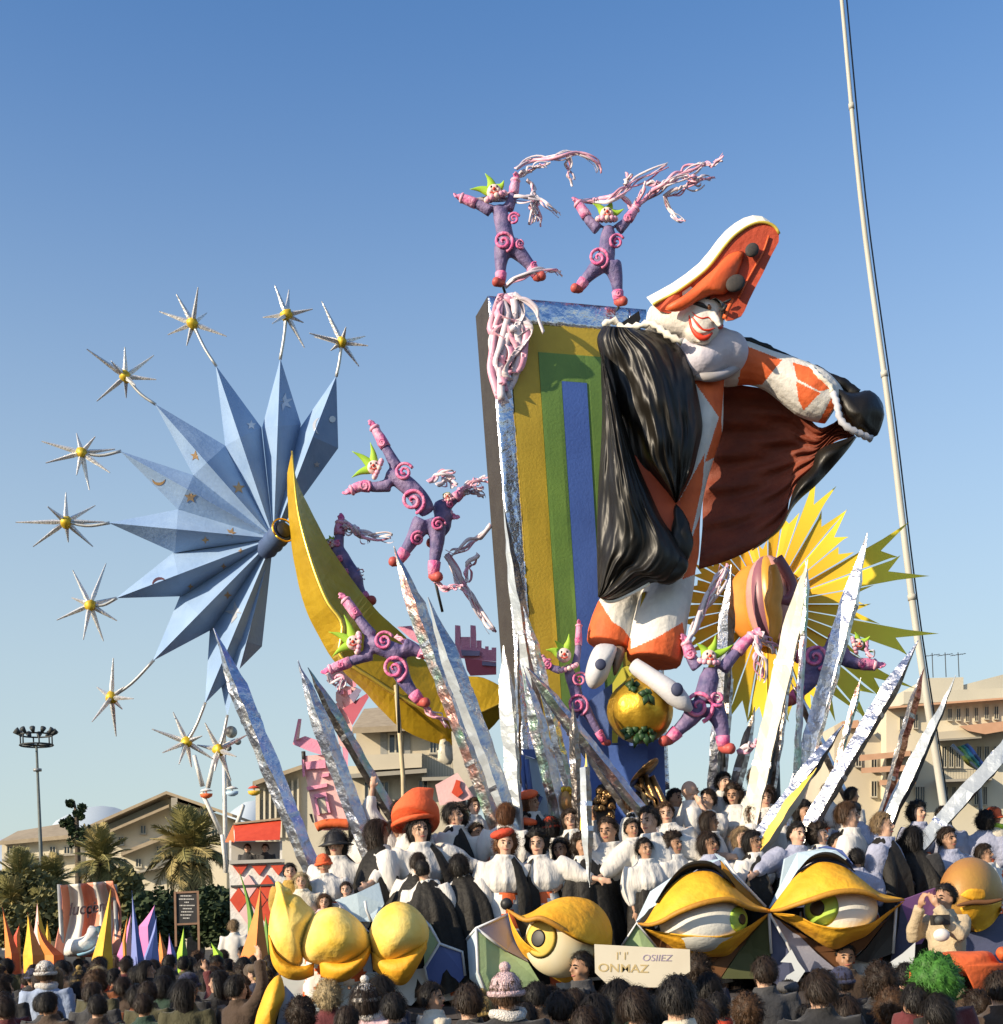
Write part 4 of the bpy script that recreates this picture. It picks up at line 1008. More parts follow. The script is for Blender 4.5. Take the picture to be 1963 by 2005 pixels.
for g_ in range(12):
    m = MB(); rings = []
    for i in range(13):
        th = math.pi * min(.98, max(.02, i / 12)); ring = []
        for j in range(5):
            ph = 2 * math.pi * (g_ + j / 4) / 12; bul = 1 + .05 * math.sin(math.pi * j / 4)
            ring.append(bc + rot @ Vector((ra * bul * math.sin(th) * math.cos(ph), ra * bul * math.sin(th) * math.sin(ph), rz * math.cos(th))))
        rings.append(ring)
    m.grid(rings); m.build('gore', cols[(g_ * 5 + g_ // 4) % 4], t)
m = MB(); m.tube(resample([P(*cF(*q), Ysun - 1.05) for q in ((985, 600), (1000, 720), (985, 790), (1000, 880), (985, 1000))], 14), [.05, .07, .08, .09, .1, .11, .11, .1, .1, .09, .08, .07, .06, .04], 8); m.build('centre_strip', mat('bright_orange_paint', (0.85, 0.36, 0.05), rough=.4), t)
m = MB(); m.tube(resample([P(*cF(*q), Ysun - .85) for q in ((1010, 560), (1060, 640), (1090, 720), (1060, 780), (1000, 775))], 12), .07, 8); m.build('cheek_strip', cols[0], t)
m = MB(); q = P(*sc, Ysun + .25); m.tube([q, Vector((q.x, q.y + .3, 0))], .09, 8); m.build('support_post', DARKM, t)

# ---------------------------------------------------------------- golden fruit
Yf = 14.35
t = thing('golden_fruit', 'round golden ribbed fruit with dark green star leaves below the giant clown', 'fruit', P(*cF(300, 1520), Yf))
c3 = P(*cF(298, 1355), Yf); R3 = px2m(62, Yf); m = MB(); rings = []
for i in range(17):
    th = math.pi * min(.985, max(.015, i / 16))
    rings.append([c3 + Vector((R3 * math.sin(th) * (1 + .05 * abs(math.cos(4 * ph))) * math.cos(ph), R3 * math.sin(th) * (1 + .05 * abs(math.cos(4 * ph))) * math.sin(ph), R3 * 1.03 * math.cos(th))) for ph in [2 * math.pi * k / 32 for k in range(32)]])
m.loft(rings); fbv = m.bvh(); m.build('skin', GOLD, t)
LG = mat('dark_green_leaf', (0.025, 0.07, 0.02), (0.015, 0.04, 0.012), rough=.5, scale=8)
for c0, ends in ((cF(262, 1222), ((215, 1215), (255, 1180), (300, 1215), (268, 1262), (240, 1250))), (cF(335, 1270), ((285, 1260), (330, 1235), (352, 1240), (375, 1325), (318, 1325)))):
    for e in ends:
        a = onto(fbv, *c0, .02, Yf - .4); b = onto(fbv, *cF(*e), .03, Yf - .4)
        m = MB(); m.tube([a, a.lerp(b, .5) - Vector((0, .03, 0)), b], [.03, .045, .004], 6, flat=.4); m.build('leaf', LG, t)
r = random.Random(8)
for k in range(16):
    x0 = 215 + 165 * (k + r.random()) / 16; a = onto(fbv, *cF(x0, 1465), .02, Yf - .2); b = P(*cF(x0 + r.uniform(-45, 45), 1465 + r.uniform(-40, 85)), Yf - .3)
    m = MB(); m.tube([a, a.lerp(b, .5) + Vector((0, -.03, 0)), b], [.025, .045, .004], 6, flat=.4); m.build('leaf', LG, t)
# ---------------------------------------------------------------- cymbal, ornate golden seat
BRASS = mat('old_brass', (0.36, 0.22, 0.09), (0.16, 0.09, 0.04), rough=.35, metal=.8, scale=9, contrast=.12, bump=.2)
t = thing('cymbal_stand', 'tilted brass cymbal on bronze tubing in front of the blue plinth', 'cymbal', P(*cM(1600, 2000), 14.1))
cc = P(*cM(1530, 1455), 14.1); e1 = (P(*cM(1645, 1385), 14.1) - cc); e2 = Vector((.05, -.3, .1))
m = MB(); m.loft([[cc + Vector((0, 0, hh)) + e1 * (rr_ * math.cos(a)) + e2 * (rr_ * math.sin(a) * 1.0) for a in [2 * math.pi * k / 24 for k in range(24)]] for rr_, hh in ((1, 0), (.97, .02), (.3, .05), (.12, .09), (.02, .1))]); m.build('cymbal', BRASS, t)
for a, b in (((1540, 1470), (1660, 1760)), ((1500, 1500), (1560, 1800)), ((1600, 1480), (1740, 1780)), ((1450, 1560), (1640, 1700))):
    m = MB(); m.tube([P(*cM(*a), 14.15), P(*cM(*b), 14.15), P(*cM(b[0] + 20, 2200), 14.15)], .035, 6); m.build('tube', BRASS, t)
t = thing('ornate_seat', 'dark golden carved seat back between the foil blades', 'seat', P(*cM(1180, 2000), 13.9))
m = MB(); m.plate(cv(cM, [(1090, 1600), (1120, 1560), (1190, 1540), (1210, 1570), (1280, 1690), (1260, 1900), (1100, 1920)]), 13.95, .1); m.build('board', SIDE, t)
r = random.Random(4)
for k in range(14):
    x, y = r.uniform(1095, 1250), r.uniform(1580, 1890)
    m = MB(); m.tube([P(*q, 13.9) for q in spiral_px(cM(x, y), r.uniform(4, 7), 1.3, 14, r.uniform(0, 6))], .02, 5); m.build('scroll', BRASS, t)
t = thing('golden_lion_mask', 'gilded curly mask left of the yellow upright blade', 'mask', P(*cM(815, 1800), 13.75))
m = MB(); m.inflate(cv(cM, [(770, 1640), (830, 1600), (880, 1680), (880, 1780), (820, 1820), (760, 1760)]), 13.8, .15); m.build('face', mat('gilded_face', (0.55, 0.32, 0.10), (0.3, 0.12, 0.05), scale=14, rough=.4), t)
for k in range(10):
    a = 2 * math.pi * k / 10; m = MB(); m.tube([P(*q, 13.75) for q in spiral_px(cM(820 + 65 * math.cos(a), 1700 + 100 * math.sin(a)), 5, 1.3, 12, a)], .022, 5); m.build('curl', GOLD, t)

# ---------------------------------------------------------------- foil blades
def blade(tip, base, wpx, Y, m1, label, m2=None, shoulder=2.2, skew=.5, dep=.5, fn=None, wtop=None, lean=0.0, seed=0, bands=2, y1=None):
    """faceted spike: pointed head, ridge towards the camera, wrapped in foil with tape bands"""
    tp, bs = Vector(fn(*tip)) if fn else Vector(tip), Vector(fn(*base)) if fn else Vector(base)
    y1 = Y + lean if y1 is None else y1
    if bs.y > tp.y:                      # run the foot down to the deck
        zt = 1.9
        for _ in range(60):
            if P(bs.x, bs.y, Y).z <= zt: break
            bs = bs + (bs - tp).normalized() * 8
    a = (bs - tp); L = a.length; d = a / L; nrm = Vector((-d.y, d.x))
    if nrm.x < 0: nrm = -nrm
    t = thing('foil_blade', label, 'blade', P(*bs, Y), 'foil blades bristling from the float')
    wpx *= .80; r = random.Random(seed + 100); rl, rr2 = [], []
    sh = min(.4, shoulder * wpx * 1.6 / L); N = 34
    for i in range(N + 1):
        s = i / N
        k = (s / sh if s < sh else 1.0)
        w = wpx / 2 * max(.05, k) * ((1 + (.12 * (1 - (s - sh) / (1 - sh)) if s > sh else .12)) if wtop is None else (wtop / wpx if s <= sh + .02 else 1))
        c = tp.lerp(bs, s); yy = y1 + (Y - y1) * s
        j = .010 * noise.noise(Vector((seed, s * 9, 1)))
        A = P(*(c - nrm * w), yy); B = P(*(c + nrm * w), yy); wm = (B - A).length
        R_ = P(*(c - nrm * w * (1 - 2 * skew)), yy) + Vector((0, -wm * dep + j, 0)); K = P(*(c + nrm * w * .3), yy) + Vector((0, wm * dep * .6, 0))
        rl.append([A, A.lerp(R_, .5) + Vector((0, j, 0)), R_, K]); rr2.append([R_, R_.lerp(B, .5) + Vector((0, -j, 0)), B, K])
    for rg, mm, sd in ((rl, m1, 1), (rr2, m2 or m1, 2)):  # where the right face is black, its shade is painted on
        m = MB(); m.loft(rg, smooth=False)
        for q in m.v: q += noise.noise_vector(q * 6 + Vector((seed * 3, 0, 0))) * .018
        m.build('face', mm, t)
    for k in range(bands):
        s = sh + (k + .4) * (1 - sh) / (bands + 1)
        i = min(N - 1, int(s * N)); q = rl[i]; q2 = rr2[i]; cc_ = (q[0] + q2[2]) / 2
        rim = [cc_ + (z - cc_) * 1.05 for z in (q[0], q[2], q2[2], q[3])]; dn = (rl[i + 1][2] - rl[i][2]).normalized() * .05
        m = MB(); m.loft([rim, [z + dn for z in rim]], smooth=False); m.build('tape_band', FOIL, t)
    return t
blade((1105, 742), None or (1705, 2210), 44, 13.2, FOIL, 'long lilac silver blade leftmost of all, tip over the blue fan', VFOIL, fn=cB, seed=1, lean=.3)
blade((1538, 905), (2020, 2190), 46, 13.3, FOIL, 'broad silver blade in front of the pink castle tower', FOIL, fn=cB, seed=2, lean=.2, wtop=40)
blade((1590, 945), (2200, 2010), 30, 13.9, DFOIL, 'thin dark foil blade crossing the apartment house window', PFOIL, fn=cB, seed=3)
blade((630, 810), (1235, 2430), 44, 13.6, HOLO, 'green and silver holographic blade in front of the moon tail', FOIL, fn=cK, seed=4, lean=.2)
blade((828, 1105), (1320, 2420), 44, 13.3, ICEW, 'pale blue white blade right of the green holographic one', FOIL, fn=cK, seed=5, lean=.2, skew=.4)
blade((195, 975), (390, 2240), 34, 14.3, ICEW, 'tall thin blade hugging the lower left edge of the striped panel', DFOIL, fn=cE, seed=6, shoulder=4)
blade((255, 290), (370, 1960), 36, 13.4, ICEW, 'straight white upright blade in front of the dark panel side', ICEW, fn=cM, seed=7, shoulder=2.0, skew=.8, bands=0)
blade((380, 190), (400, 1960), 12, 13.9, FOIL, 'very thin silver spike right of the white upright blade', DFOIL, fn=cM, seed=8)
blade((440, -60), (830, 1500), 26, 14.1, FOIL, 'thin silver blade leaning over the ochre stripe', PFOIL, fn=cM, seed=9)
blade((430, 460), (820, 2050), 40, 13.75, PFOIL, 'pink banded foil blade above the gilded curly mask', FOIL, fn=cM, seed=10, bands=4)
blade((470, 490), (1640, 1960), 30, 13.5, PFOIL, 'long multicoloured blade slanting across the blue plinth', FOIL, fn=cM, seed=11, bands=3)
blade((880, 800), (950, 2300), 24, 13.3, DFOIL, 'dark brown upright blade left of the yellow one', DFOIL, fn=cM, seed=12)
blade((470, 500), (880, 1080), 22, 13.85, FOIL, 'short silver blade in front of the pink and purple clown at the panel foot', DFOIL, fn=cM, seed=13)
blade((945, 1085), (915, 330), 26, 12.15, ICEW, 'narrow pale blade pointing down over the black cape', DFOIL, fn=cI, seed=14, y1=12.0, shoulder=4)
blade((925, 240), (915, 720), 18, 12.7, PALEYEL, 'yellow upright blade above the one pointing down', ICEW, fn=cI, seed=15, bands=0)
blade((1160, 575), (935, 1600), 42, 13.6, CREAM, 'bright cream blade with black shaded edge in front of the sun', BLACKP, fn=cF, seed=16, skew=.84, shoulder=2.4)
blade((1477, 428), (1150, 1640), 42, 13.9, FOIL, 'tall silver blue blade crossing the sun rays', FOIL, fn=cF, seed=17, skew=.7, shoulder=2.6)
blade((1742, 985), (1150, 1990), 38, 13.3, FOIL, 'long slanting silver blade right of the sun', DFOIL, fn=cF, seed=18, skew=.62, bands=3)
blade((995, 85), (560, 1640), 22, 14.2, FOIL, 'narrow copper red blade with pale tip left of the flagpole', ORF, fn=cO, seed=19, skew=.25, bands=3)
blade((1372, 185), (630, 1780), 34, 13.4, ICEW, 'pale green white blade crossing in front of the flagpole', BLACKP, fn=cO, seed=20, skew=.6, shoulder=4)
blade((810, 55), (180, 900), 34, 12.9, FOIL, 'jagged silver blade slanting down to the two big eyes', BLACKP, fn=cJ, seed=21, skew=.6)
blade((640, 330), (400, 680), 30, 12.8, PALEYEL, 'yellow feathered blade under the jagged silver one', CREAM, fn=cJ, seed=22, bands=0)
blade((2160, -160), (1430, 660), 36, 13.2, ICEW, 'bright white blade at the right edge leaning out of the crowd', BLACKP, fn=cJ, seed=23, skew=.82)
blade((770, 600), (735, 1080), 36, 15.6, FOIL, 'short grey blade with dark tip in front of the left sun rays', DFOIL, fn=cF, seed=24)
blade((895, 1330), (820, 1640), 28, 14.9, DFOIL, 'short dark blade below the sun', FOIL, fn=cF, seed=25)
blade((770, 1130), (730, 1680), 16, 14.8, DFOIL, 'thin dark blade behind the waving pink and purple clown leg', FOIL, fn=cF, seed=26)
blade((1160, 580), (1150, 800), 16, 13.8, PFOIL, 'thin pink blade tip behind the bright cream blade', PFOIL, fn=cF, seed=27, bands=0)
blade((1110, 880), (1000, 1680), 14, 14.6, DFOIL, 'thin dark blade behind the cream blade', FOIL, fn=cF, seed=28)
blade((1080, 1200), (1290, 1640), 20, 14.9, DFOIL, 'short grey blade at the foot of the sun wheel', FOIL, fn=cF, seed=29)
blade((1440, 1180), (1240, 1960), 16, 14.5, HOLO, 'thin greenish blade behind the long slanting silver one', PFOIL, fn=cF, seed=30)
# ================================================================== giant caped clown figure (papier-mache)
YG = 14.55
SATIN = mat('black_satin', (0.006, 0.005, 0.004), (0.011, 0.009, 0.006), rough=.43, scale=3, spec=.34, bump=.2, bscale=9, stretch=(1, 1, .35))
LINING = mat('shaded_lining', (0.22, 0.045, 0.018), (0.12, 0.024, 0.011), rough=.7, scale=4, bump=.3, bscale=16, detail=8)  # lining of the right sweep, its shade painted into the red
REDL = mat('orange_red_lining', (0.58, 0.10, 0.03), (0.48, 0.07, 0.02), rough=.6)
FACEW = mat('white_face_paint', (0.78, 0.73, 0.65), (0.64, 0.59, 0.54), rough=.7, scale=5, bump=.35, bscale=14, detail=8)
RUFFW = mat('lilac_white_paint', (0.62, 0.58, 0.62), (0.46, 0.44, 0.52), rough=.8, scale=5, bump=.22, bscale=16, detail=8)
LIP = mat('lip_red', (0.70, 0.06, 0.02), (0.6, 0.04, 0.02), rough=.5)
HATR = mat('hat_red', (0.52, 0.075, 0.03), (0.36, 0.05, 0.02), rough=.7, scale=4, bump=.3, bscale=14, detail=8)
HATO = mat('hat_orange_red', (0.78, 0.14, 0.03), (0.66, 0.10, 0.03), rough=.5, scale=2.5, bump=.1)
CREAMW = mat('cream_white_trim', (0.84, 0.80, 0.68), (0.78, 0.74, 0.64), rough=.6, scale=3, bump=.1)
NET = mat('dark_mesh_disc', (0.06, 0.05, 0.045), (0.03, 0.03, 0.03), rough=.8, scale=40)
G = thing('giant_clown', 'giant clown figure in a black cape with tall red hat and smiling white face', 'giant figure', P(1290, 1400, YG))
# body: torso, legs and the outstretched arm as one skin, painted with orange lozenges
def EP(x, y, Y=YG): return P(*cE(x, y), Y)
def DP(x, y, Y=YG): return P(*cD(x, y), Y)
mm = px2m(1 / 2.316, YG); md = px2m(1 / 3.071, YG)
b = MB()
b.tube(resample([EP(1110, 400), EP(1095, 520), EP(1085, 640), EP(1040, 800), EP(1010, 950), EP(985, 1100), EP(960, 1270)], 16), [x * mm for x in (80, 95, 100, 104, 108, 106, 104, 102, 98, 96, 95, 97, 103, 112, 116, 112)], 16)
b.tube(resample([EP(965, 1240), EP(945, 1380, YG - .02), EP(908, 1520, YG - .1), EP(878, 1705, YG - .15)], 10), [x * mm for x in (110, 110, 112, 114, 118, 122, 126, 128, 130, 122)], 18)
b.tube(resample([EP(900, 1240, YG + .15), EP(800, 1360, YG + .12), EP(715, 1470), EP(672, 1630, YG - .05)], 10), [x * mm for x in (100, 96, 90, 88, 90, 94, 98, 102, 106, 100)], 18)
b.tube(resample([DP(800, 980), DP(960, 955), DP(1150, 1010), DP(1300, 1090), DP(1430, 1170), DP(1520, 1230)], 14), [x * md for x in (110, 125, 130, 122, 112, 108, 112, 122, 132, 140, 146, 140, 125, 100)], 16)
b.tube([DP(760, 1000), DP(560, 1000, YG - .1), DP(300, 950, YG - .2), DP(180, 840, YG - .3)], [x * md for x in (130, 130, 110, 90)], 14)
orange = [cv(cE, q) for q in ([(1150, 400), (1060, 430), (1185, 610), (1200, 420)], [(1185, 560), (1190, 760), (1110, 800)], [(1110, 760), (985, 990), (1050, 1130), (1100, 900)], [(1100, 1010), (1060, 1120), (1010, 1330), (1090, 1300), (1105, 1100)], [(770, 1650), (900, 1590), (1010, 1525), (1060, 1860), (700, 1860), (730, 1690)], [(560, 1420), (628, 1420), (690, 1520), (740, 1555), (775, 1600), (775, 1760), (520, 1760)])] + \
         [cv(cD, q) for q in ([(930, 830), (1200, 935), (1080, 1085), (930, 1090), (970, 900)], [(1265, 950), (1380, 985), (1485, 1110), (1430, 1125), (1290, 1050)], [(1285, 1065), (1430, 1135), (1330, 1240), (1300, 1180)], [(1500, 1160), (1515, 1220), (1440, 1340), (1410, 1330)])]
def paint(c):
    x, y = proj(c)
    return 1 if any(inpoly(x, y, q) for q in orange) else 0
b = fuse(b, .0135, 8, keep=paint); GB = b.bvh()
b.build('body', [WHITE, ORANGE], G)
# trouser cuffs flaring over the shoes
m = MB(); m.plate(cv(cE, [(826, 1390), (842, 1385), (835, 1480), (812, 1550), (790, 1610), (784, 1590), (805, 1540)]), YG - .25, .1); m.build('seam_strip', OCHRE, G)
# shoes
SHOEW = mat('grey_white_shoe', (0.62, 0.61, 0.60), (0.46, 0.46, 0.50), rough=.55, scale=4, bump=.1)
SHOEB = mat('brown_shoe_side', (0.24, 0.17, 0.12), (0.16, 0.11, 0.08), scale=4)
m = MB(); m.inflate(cv(cE, [(618, 1630), (585, 1690), (568, 1765), (582, 1815), (612, 1828), (660, 1790), (690, 1720), (712, 1640), (670, 1622)]), YG - .35, .22, .3); s1 = m.bvh(); o = m.build('shoe', SHOEW, G)
m = MB(); m.inflate(cv(cE, [(690, 1640), (745, 1640), (735, 1710), (700, 1770), (690, 1700)]), YG - .2, .2, .25); m.build('shoe_side', SHOEB, G)
m = MB(); m.ell(onto(s1, *cE(638, 1716), 0, YG - .5), (.065, .03, .065)); q = m.build('button', mat('navy_button', (0.05, 0.06, 0.12)), G)
m = MB(); m.tube(resample([EP(790, 1720, YG - .35), EP(860, 1770, YG - .45), EP(945, 1830, YG - .55), EP(1050, 1925, YG - .6)], 8), [.09, .10, .105, .11, .12, .125, .10, .03], 12); s2 = m.bvh(); m.build('shoe', SHOEW, G)
m = MB(); m.ell(onto(s2, *cE(985, 1830), 0, YG - .7), (.07, .04, .08)); m.build('button', mat('navy_button', (0.05, 0.06, 0.12)), G)
# head
YH = YG - .35
def QP(x, y, Y=YH): return P(*cQ(x, y), Y)
mq = px2m(1 / 7.616, YH)
b = MB()
b.ell(QP(1060, 640), (370 * mq, 330 * mq, 390 * mq))
b.ell(QP(1090, 830, YH - .06), (260 * mq, 250 * mq, 210 * mq))
b.tube([QP(300, 640, YH + .1), QP(560, 690, YH + .05), QP(900, 680)], [190 * mq, 210 * mq, 270 * mq], 14)
b.tube([QP(1270, 560, YH - .22), QP(1330, 690, YH - .30), QP(1375, 760, YH - .32)], [48 * mq, 52 * mq, 30 * mq], 10)
b.ell(QP(1130, 960, YH - .15), (110 * mq, 90 * mq, 60 * mq))
b.ell(QP(1120, 640, YH - .22), (150 * mq, 60 * mq, 110 * mq))
b = fuse(b, .02, 6); HB = b.bvh(); b.build('head', FACEW, G)
def feat(name, pts, rads, ma, off=.0, n=6, flat=1.0, cnt=16):
    q = [onto(HB, *cQ(*p), off, YH - .3) for p in pts]
    m = MB(); q = resample(q, cnt); k = len(rads)
    rs = [rads[min(k - 2, int(i / (cnt - 1) * (k - 1)))] + (rads[min(k - 1, int(i / (cnt - 1) * (k - 1)) + 1)] - rads[min(k - 2, int(i / (cnt - 1) * (k - 1)))]) * ((i / (cnt - 1) * (k - 1)) % 1 if i < cnt - 1 else 1) for i in range(cnt)]
    m.tube(q, [max(.003, x * mq) for x in rs], n, flat=flat); return m.build(name, ma, G)
feat('mouth', [(905, 590), (930, 720), (1000, 850), (1090, 925), (1170, 920), (1250, 850)], [8, 26, 38, 48, 40, 14], LIP)
feat('teeth', [(940, 640), (1000, 760), (1090, 840), (1180, 830)], [8, 34, 34, 12], CREAMW, .008)
feat('upper_lip', [(950, 610), (1030, 720), (1110, 800), (1200, 810), (1290, 780)], [5, 14, 16, 16, 6], LIP, .012)
feat('cheek_line', [(945, 535), (1010, 600), (1100, 635), (1190, 620), (1250, 680)], [4, 11, 12, 12, 4], LIP, .0)
feat('nose_tip', [(1330, 770), (1380, 760), (1400, 745)], [14, 34, 24], LIP, -.01)
feat('brow', [(1150, 345), (1230, 330), (1300, 360), (1350, 410)], [8, 26, 30, 10], BLACKP, 0)
feat('brow', [(1400, 400), (1460, 385), (1530, 350)], [8, 22, 14], BLACKP, 0)
feat('eye_shadow', [(960, 430), (1040, 425), (1110, 450), (1180, 495), (1230, 515)], [10, 40, 44, 26, 8], BLACKP, -.01)
feat('eye_white', [(1130, 420), (1190, 440), (1240, 480)], [20, 44, 26], FACEW, .0)
feat('eye', [(1195, 430), (1205, 465), (1215, 500)], [18, 32, 20], mat('brown_eye', (0.14, 0.05, 0.02), rough=.3), .02)
feat('eye_shadow', [(1370, 520), (1420, 500), (1460, 440)], [12, 34, 22], BLACKP, -.01)
feat('chin_shadow', [(970, 985), (1030, 995), (1090, 985)], [5, 14, 5], mat('umber_shadow', (0.12, 0.09, 0.05)), 0)  # shadow under the chin, painted on as a dark stroke
feat('fringe', [(830, 560), (815, 600), (800, 640)], [6, 12, 4], CREAMW, 0)
# white ruff
b = MB(); yr = YG - .15
b.ell(DP(780, 900, yr), (180 * md, 170 * md, 150 * md)); b.ell(DP(720, 960, yr - .05), (150 * md, 150 * md, 110 * md)); b.ell(DP(890, 900, yr), (110 * md, 130 * md, 130 * md)); b.ell(DP(640, 880, yr), (120 * md, 130 * md, 100 * md))
b = fuse(b, .035, 4); crumple(b, .012, 3); b.build('ruff', RUFFW, G)
b = MB(); b.tube(resample([DP(680, 1020, yr - .12), DP(760, 1040, yr - .2), DP(860, 1020, yr - .15), DP(930, 970, yr - .05), DP(955, 880, yr)], 14), 28 * md, 8); b.build('ruff_edge', mat('grey_ruff_edge', (0.36, 0.35, 0.40), (0.28, 0.26, 0.24), scale=6), G)
b = MB(); b.tube(resample([DP(120, 725, YG - .35), DP(200, 700, YG - .35), DP(230, 740, YG - .35), DP(330, 735, YG - .4), DP(420, 720, YG - .45), DP(520, 790, YG - .5), DP(600, 830, YG - .5)], 22), [12 * md + 14 * md * (i % 2) for i in range(22)], 8); b.build('collar_trim', CREAMW, G)
b = MB(); b.plate(cv(cD, [(230, 715), (340, 640), (350, 690), (330, 730), (260, 735)]), YG, .2); b.build('cape_peak', SATIN, G)
# hat
hat = cv(cD, [(425, 605), (500, 565), (580, 520), (660, 465), (740, 400), (800, 330), (850, 262), (900, 205), (955, 160), (1010, 128), (1065, 112), (1120, 118), (1160, 142), (1182, 180), (1180, 225), (1140, 300), (1085, 415), (1045, 490), (1005, 570), (975, 640), (955, 672), (905, 695), (862, 700), (850, 670), (865, 600), (800, 560), (720, 590), (640, 640), (590, 655), (510, 655), (460, 640)])
HY = YG - .58
fr = [P(*q, HY + (.10 if q[1] > cD(0, 560)[1] and q[0] < cD(700, 0)[0] else 0)) for q in hat]
bk = [P(x - 13, y - 15, HY + .5) for x, y in hat]
m = MB(); m.add(fr, [tuple(range(len(fr)))], 0, False); m.build('hat_front', HATR, G)
m = MB(); fr2 = [q + Vector((0, .015, 0)) for q in fr]
m.hexa(fr2, bk); m.build('hat_brim', CREAMW, G)
m = MB(); m.tube(resample([q - Vector((0, .01, 0)) for q in fr[:14]], 40), .018, 6); m.build('brim_piping', mat('yellow_piping', (0.62, 0.48, 0.08), rough=.5), G)
m = MB(); m.inflate(cv(cD, [(970, 285), (880, 300), (800, 380), (720, 450), (620, 540), (500, 615), (520, 645), (600, 640), (680, 590), (780, 545), (860, 540), (900, 480), (940, 400)]), HY - .01, .14, .0, curve=True, n=40); hb = m.bvh(); m.build('hat_crown', HATO, G)
for q, rx, ry, an in (((1020, 275), 40, 46, .6), ((920, 475), 62, 50, -.6)):
    cc = cD(*q); pts = [(cc[0] + (rx * math.cos(a) * math.cos(an) - ry * math.sin(a) * math.sin(an)) / 3.071, cc[1] + (rx * math.cos(a) * math.sin(an) + ry * math.sin(a) * math.cos(an)) / 3.071) for a in [2 * math.pi * k / 18 for k in range(18)]]
    m = MB(); m.inflate(pts, HY - .11, .04, .11); m.build('pompom_disc', NET, G)
m = MB(); m.tube(resample([P(*cD(*q), HY - .02) for q in ((1120, 190), (1090, 280), (1040, 370), (990, 460), (940, 560))], 12), .012, 6); m.build('hat_crease', HATO, G)
m = MB(); m.tube(resample([P(*cD(*q), HY + .02) for q in ((855, 690), (870, 640), (890, 600), (900, 570))], 8), .03, 6); m.build('hat_lip', HATO, G)
# ---- cape
def sheet(Lp, Rp, Y, bulge, nu, nv, folds, name, ma, th=.02, back=None, yfun=None, seed=0):
    A, B = resample(Lp, nv), resample(Rp, nv); rows = []
    for j in range(nv):
        row = []; v = j / (nv - 1)
        for i in range(nu):
            u = i / (nu - 1); q = A[j].lerp(B[j], u)
            yy = Y - bulge * math.sin(math.pi * u) ** .7 * math.sin(math.pi * min(1, .12 + v * .85)) ** .5
            for (amp, fu, fv, ph) in folds:
                yy -= amp * math.sin(fu * u * 2 * math.pi + fv * v * 2 * math.pi + ph) * min(1, 4 * u, 4 * (1 - u) + .1)
            yy += .05 * noise.noise(Vector((u * 5 + seed, v * 6, seed))) + .028 * noise.noise(Vector((u * 16 + v * 5, v * 5, seed + 3))) + .012 * noise.noise(Vector((u * 34 + v * 9, v * 12, seed + 5)))
            if yfun: yy += yfun(u, v)
            row.append(P(*q, yy))
        rows.append(row)
    m = MB(); m.grid(rows, th, 0, 1 if back else None)
    o = m.build(name, [ma] + ([back] if back else []), G, fixn=False)
    return o
CY_ = YG - .45
sheet(cv(cE, [(650, 180), (622, 240), (640, 330), (660, 420), (690, 500), (720, 600), (770, 740), (800, 800), (880, 880), (975, 985)]),
      cv(cE, [(800, 190), (900, 215), (985, 262), (1040, 350), (1070, 450), (1092, 560), (1100, 650), (1080, 750), (1050, 860), (990, 978)]),
      CY_ + .1, .42, 70, 90, [(.035, 1.7, .9, 0), (.014, 4.6, -1.4, 1), (.008, 9, .9, 2)], 'cape_shoulder', SATIN, seed=1)
sheet(cv(cE, [(640, 300), (640, 420), (645, 560), (640, 720), (628, 900), (622, 1080), (622, 1260), (626, 1410)]),
      cv(cE, [(655, 340), (700, 470), (745, 620), (800, 790), (860, 930), (920, 1060), (985, 1150), (1035, 1250), (1000, 1320), (950, 1356), (880, 1345), (800, 1385), (700, 1424), (640, 1418)]),
      CY_ - .05, .40, 70, 90, [(.035, 1.8, 1.0, .5), (.016, 4.4, 1.4, 2), (.008, 9, -.8, 0)], 'cape_fold', SATIN, seed=2)
m = MB(); m.inflate(cv(cE, [(978, 985), (1020, 1040), (1056, 1150), (1030, 1255), (985, 1250), (955, 1140), (965, 1060)]), CY_ - .02, .1); crumple(m, .02, 9); m.build('cape_corner', SATIN, G)
m = MB(); m.inflate(cv(cE, [(880, 1200), (960, 1190), (1035, 1240), (1030, 1290), (970, 1350), (900, 1350), (870, 1290)]), CY_ - .16, .09); crumple(m, .025, 9); m.build('cape_gather', SATIN, G)
m = MB(); m.plate(cv(cE, [(790, 765), (915, 868), (1002, 985), (978, 1140), (885, 1015), (828, 890)]), CY_ + .02, .03); m.build('cape_lining', REDL, G)
m = MB(); m.tube(resample([EP(640, 1420, CY_ - .1), EP(690, 1432, CY_ - .15), EP(770, 1400, CY_ - .2), EP(860, 1350, CY_ - .2)], 12), .02, 6); m.build('cape_hem', CREAMW, G)
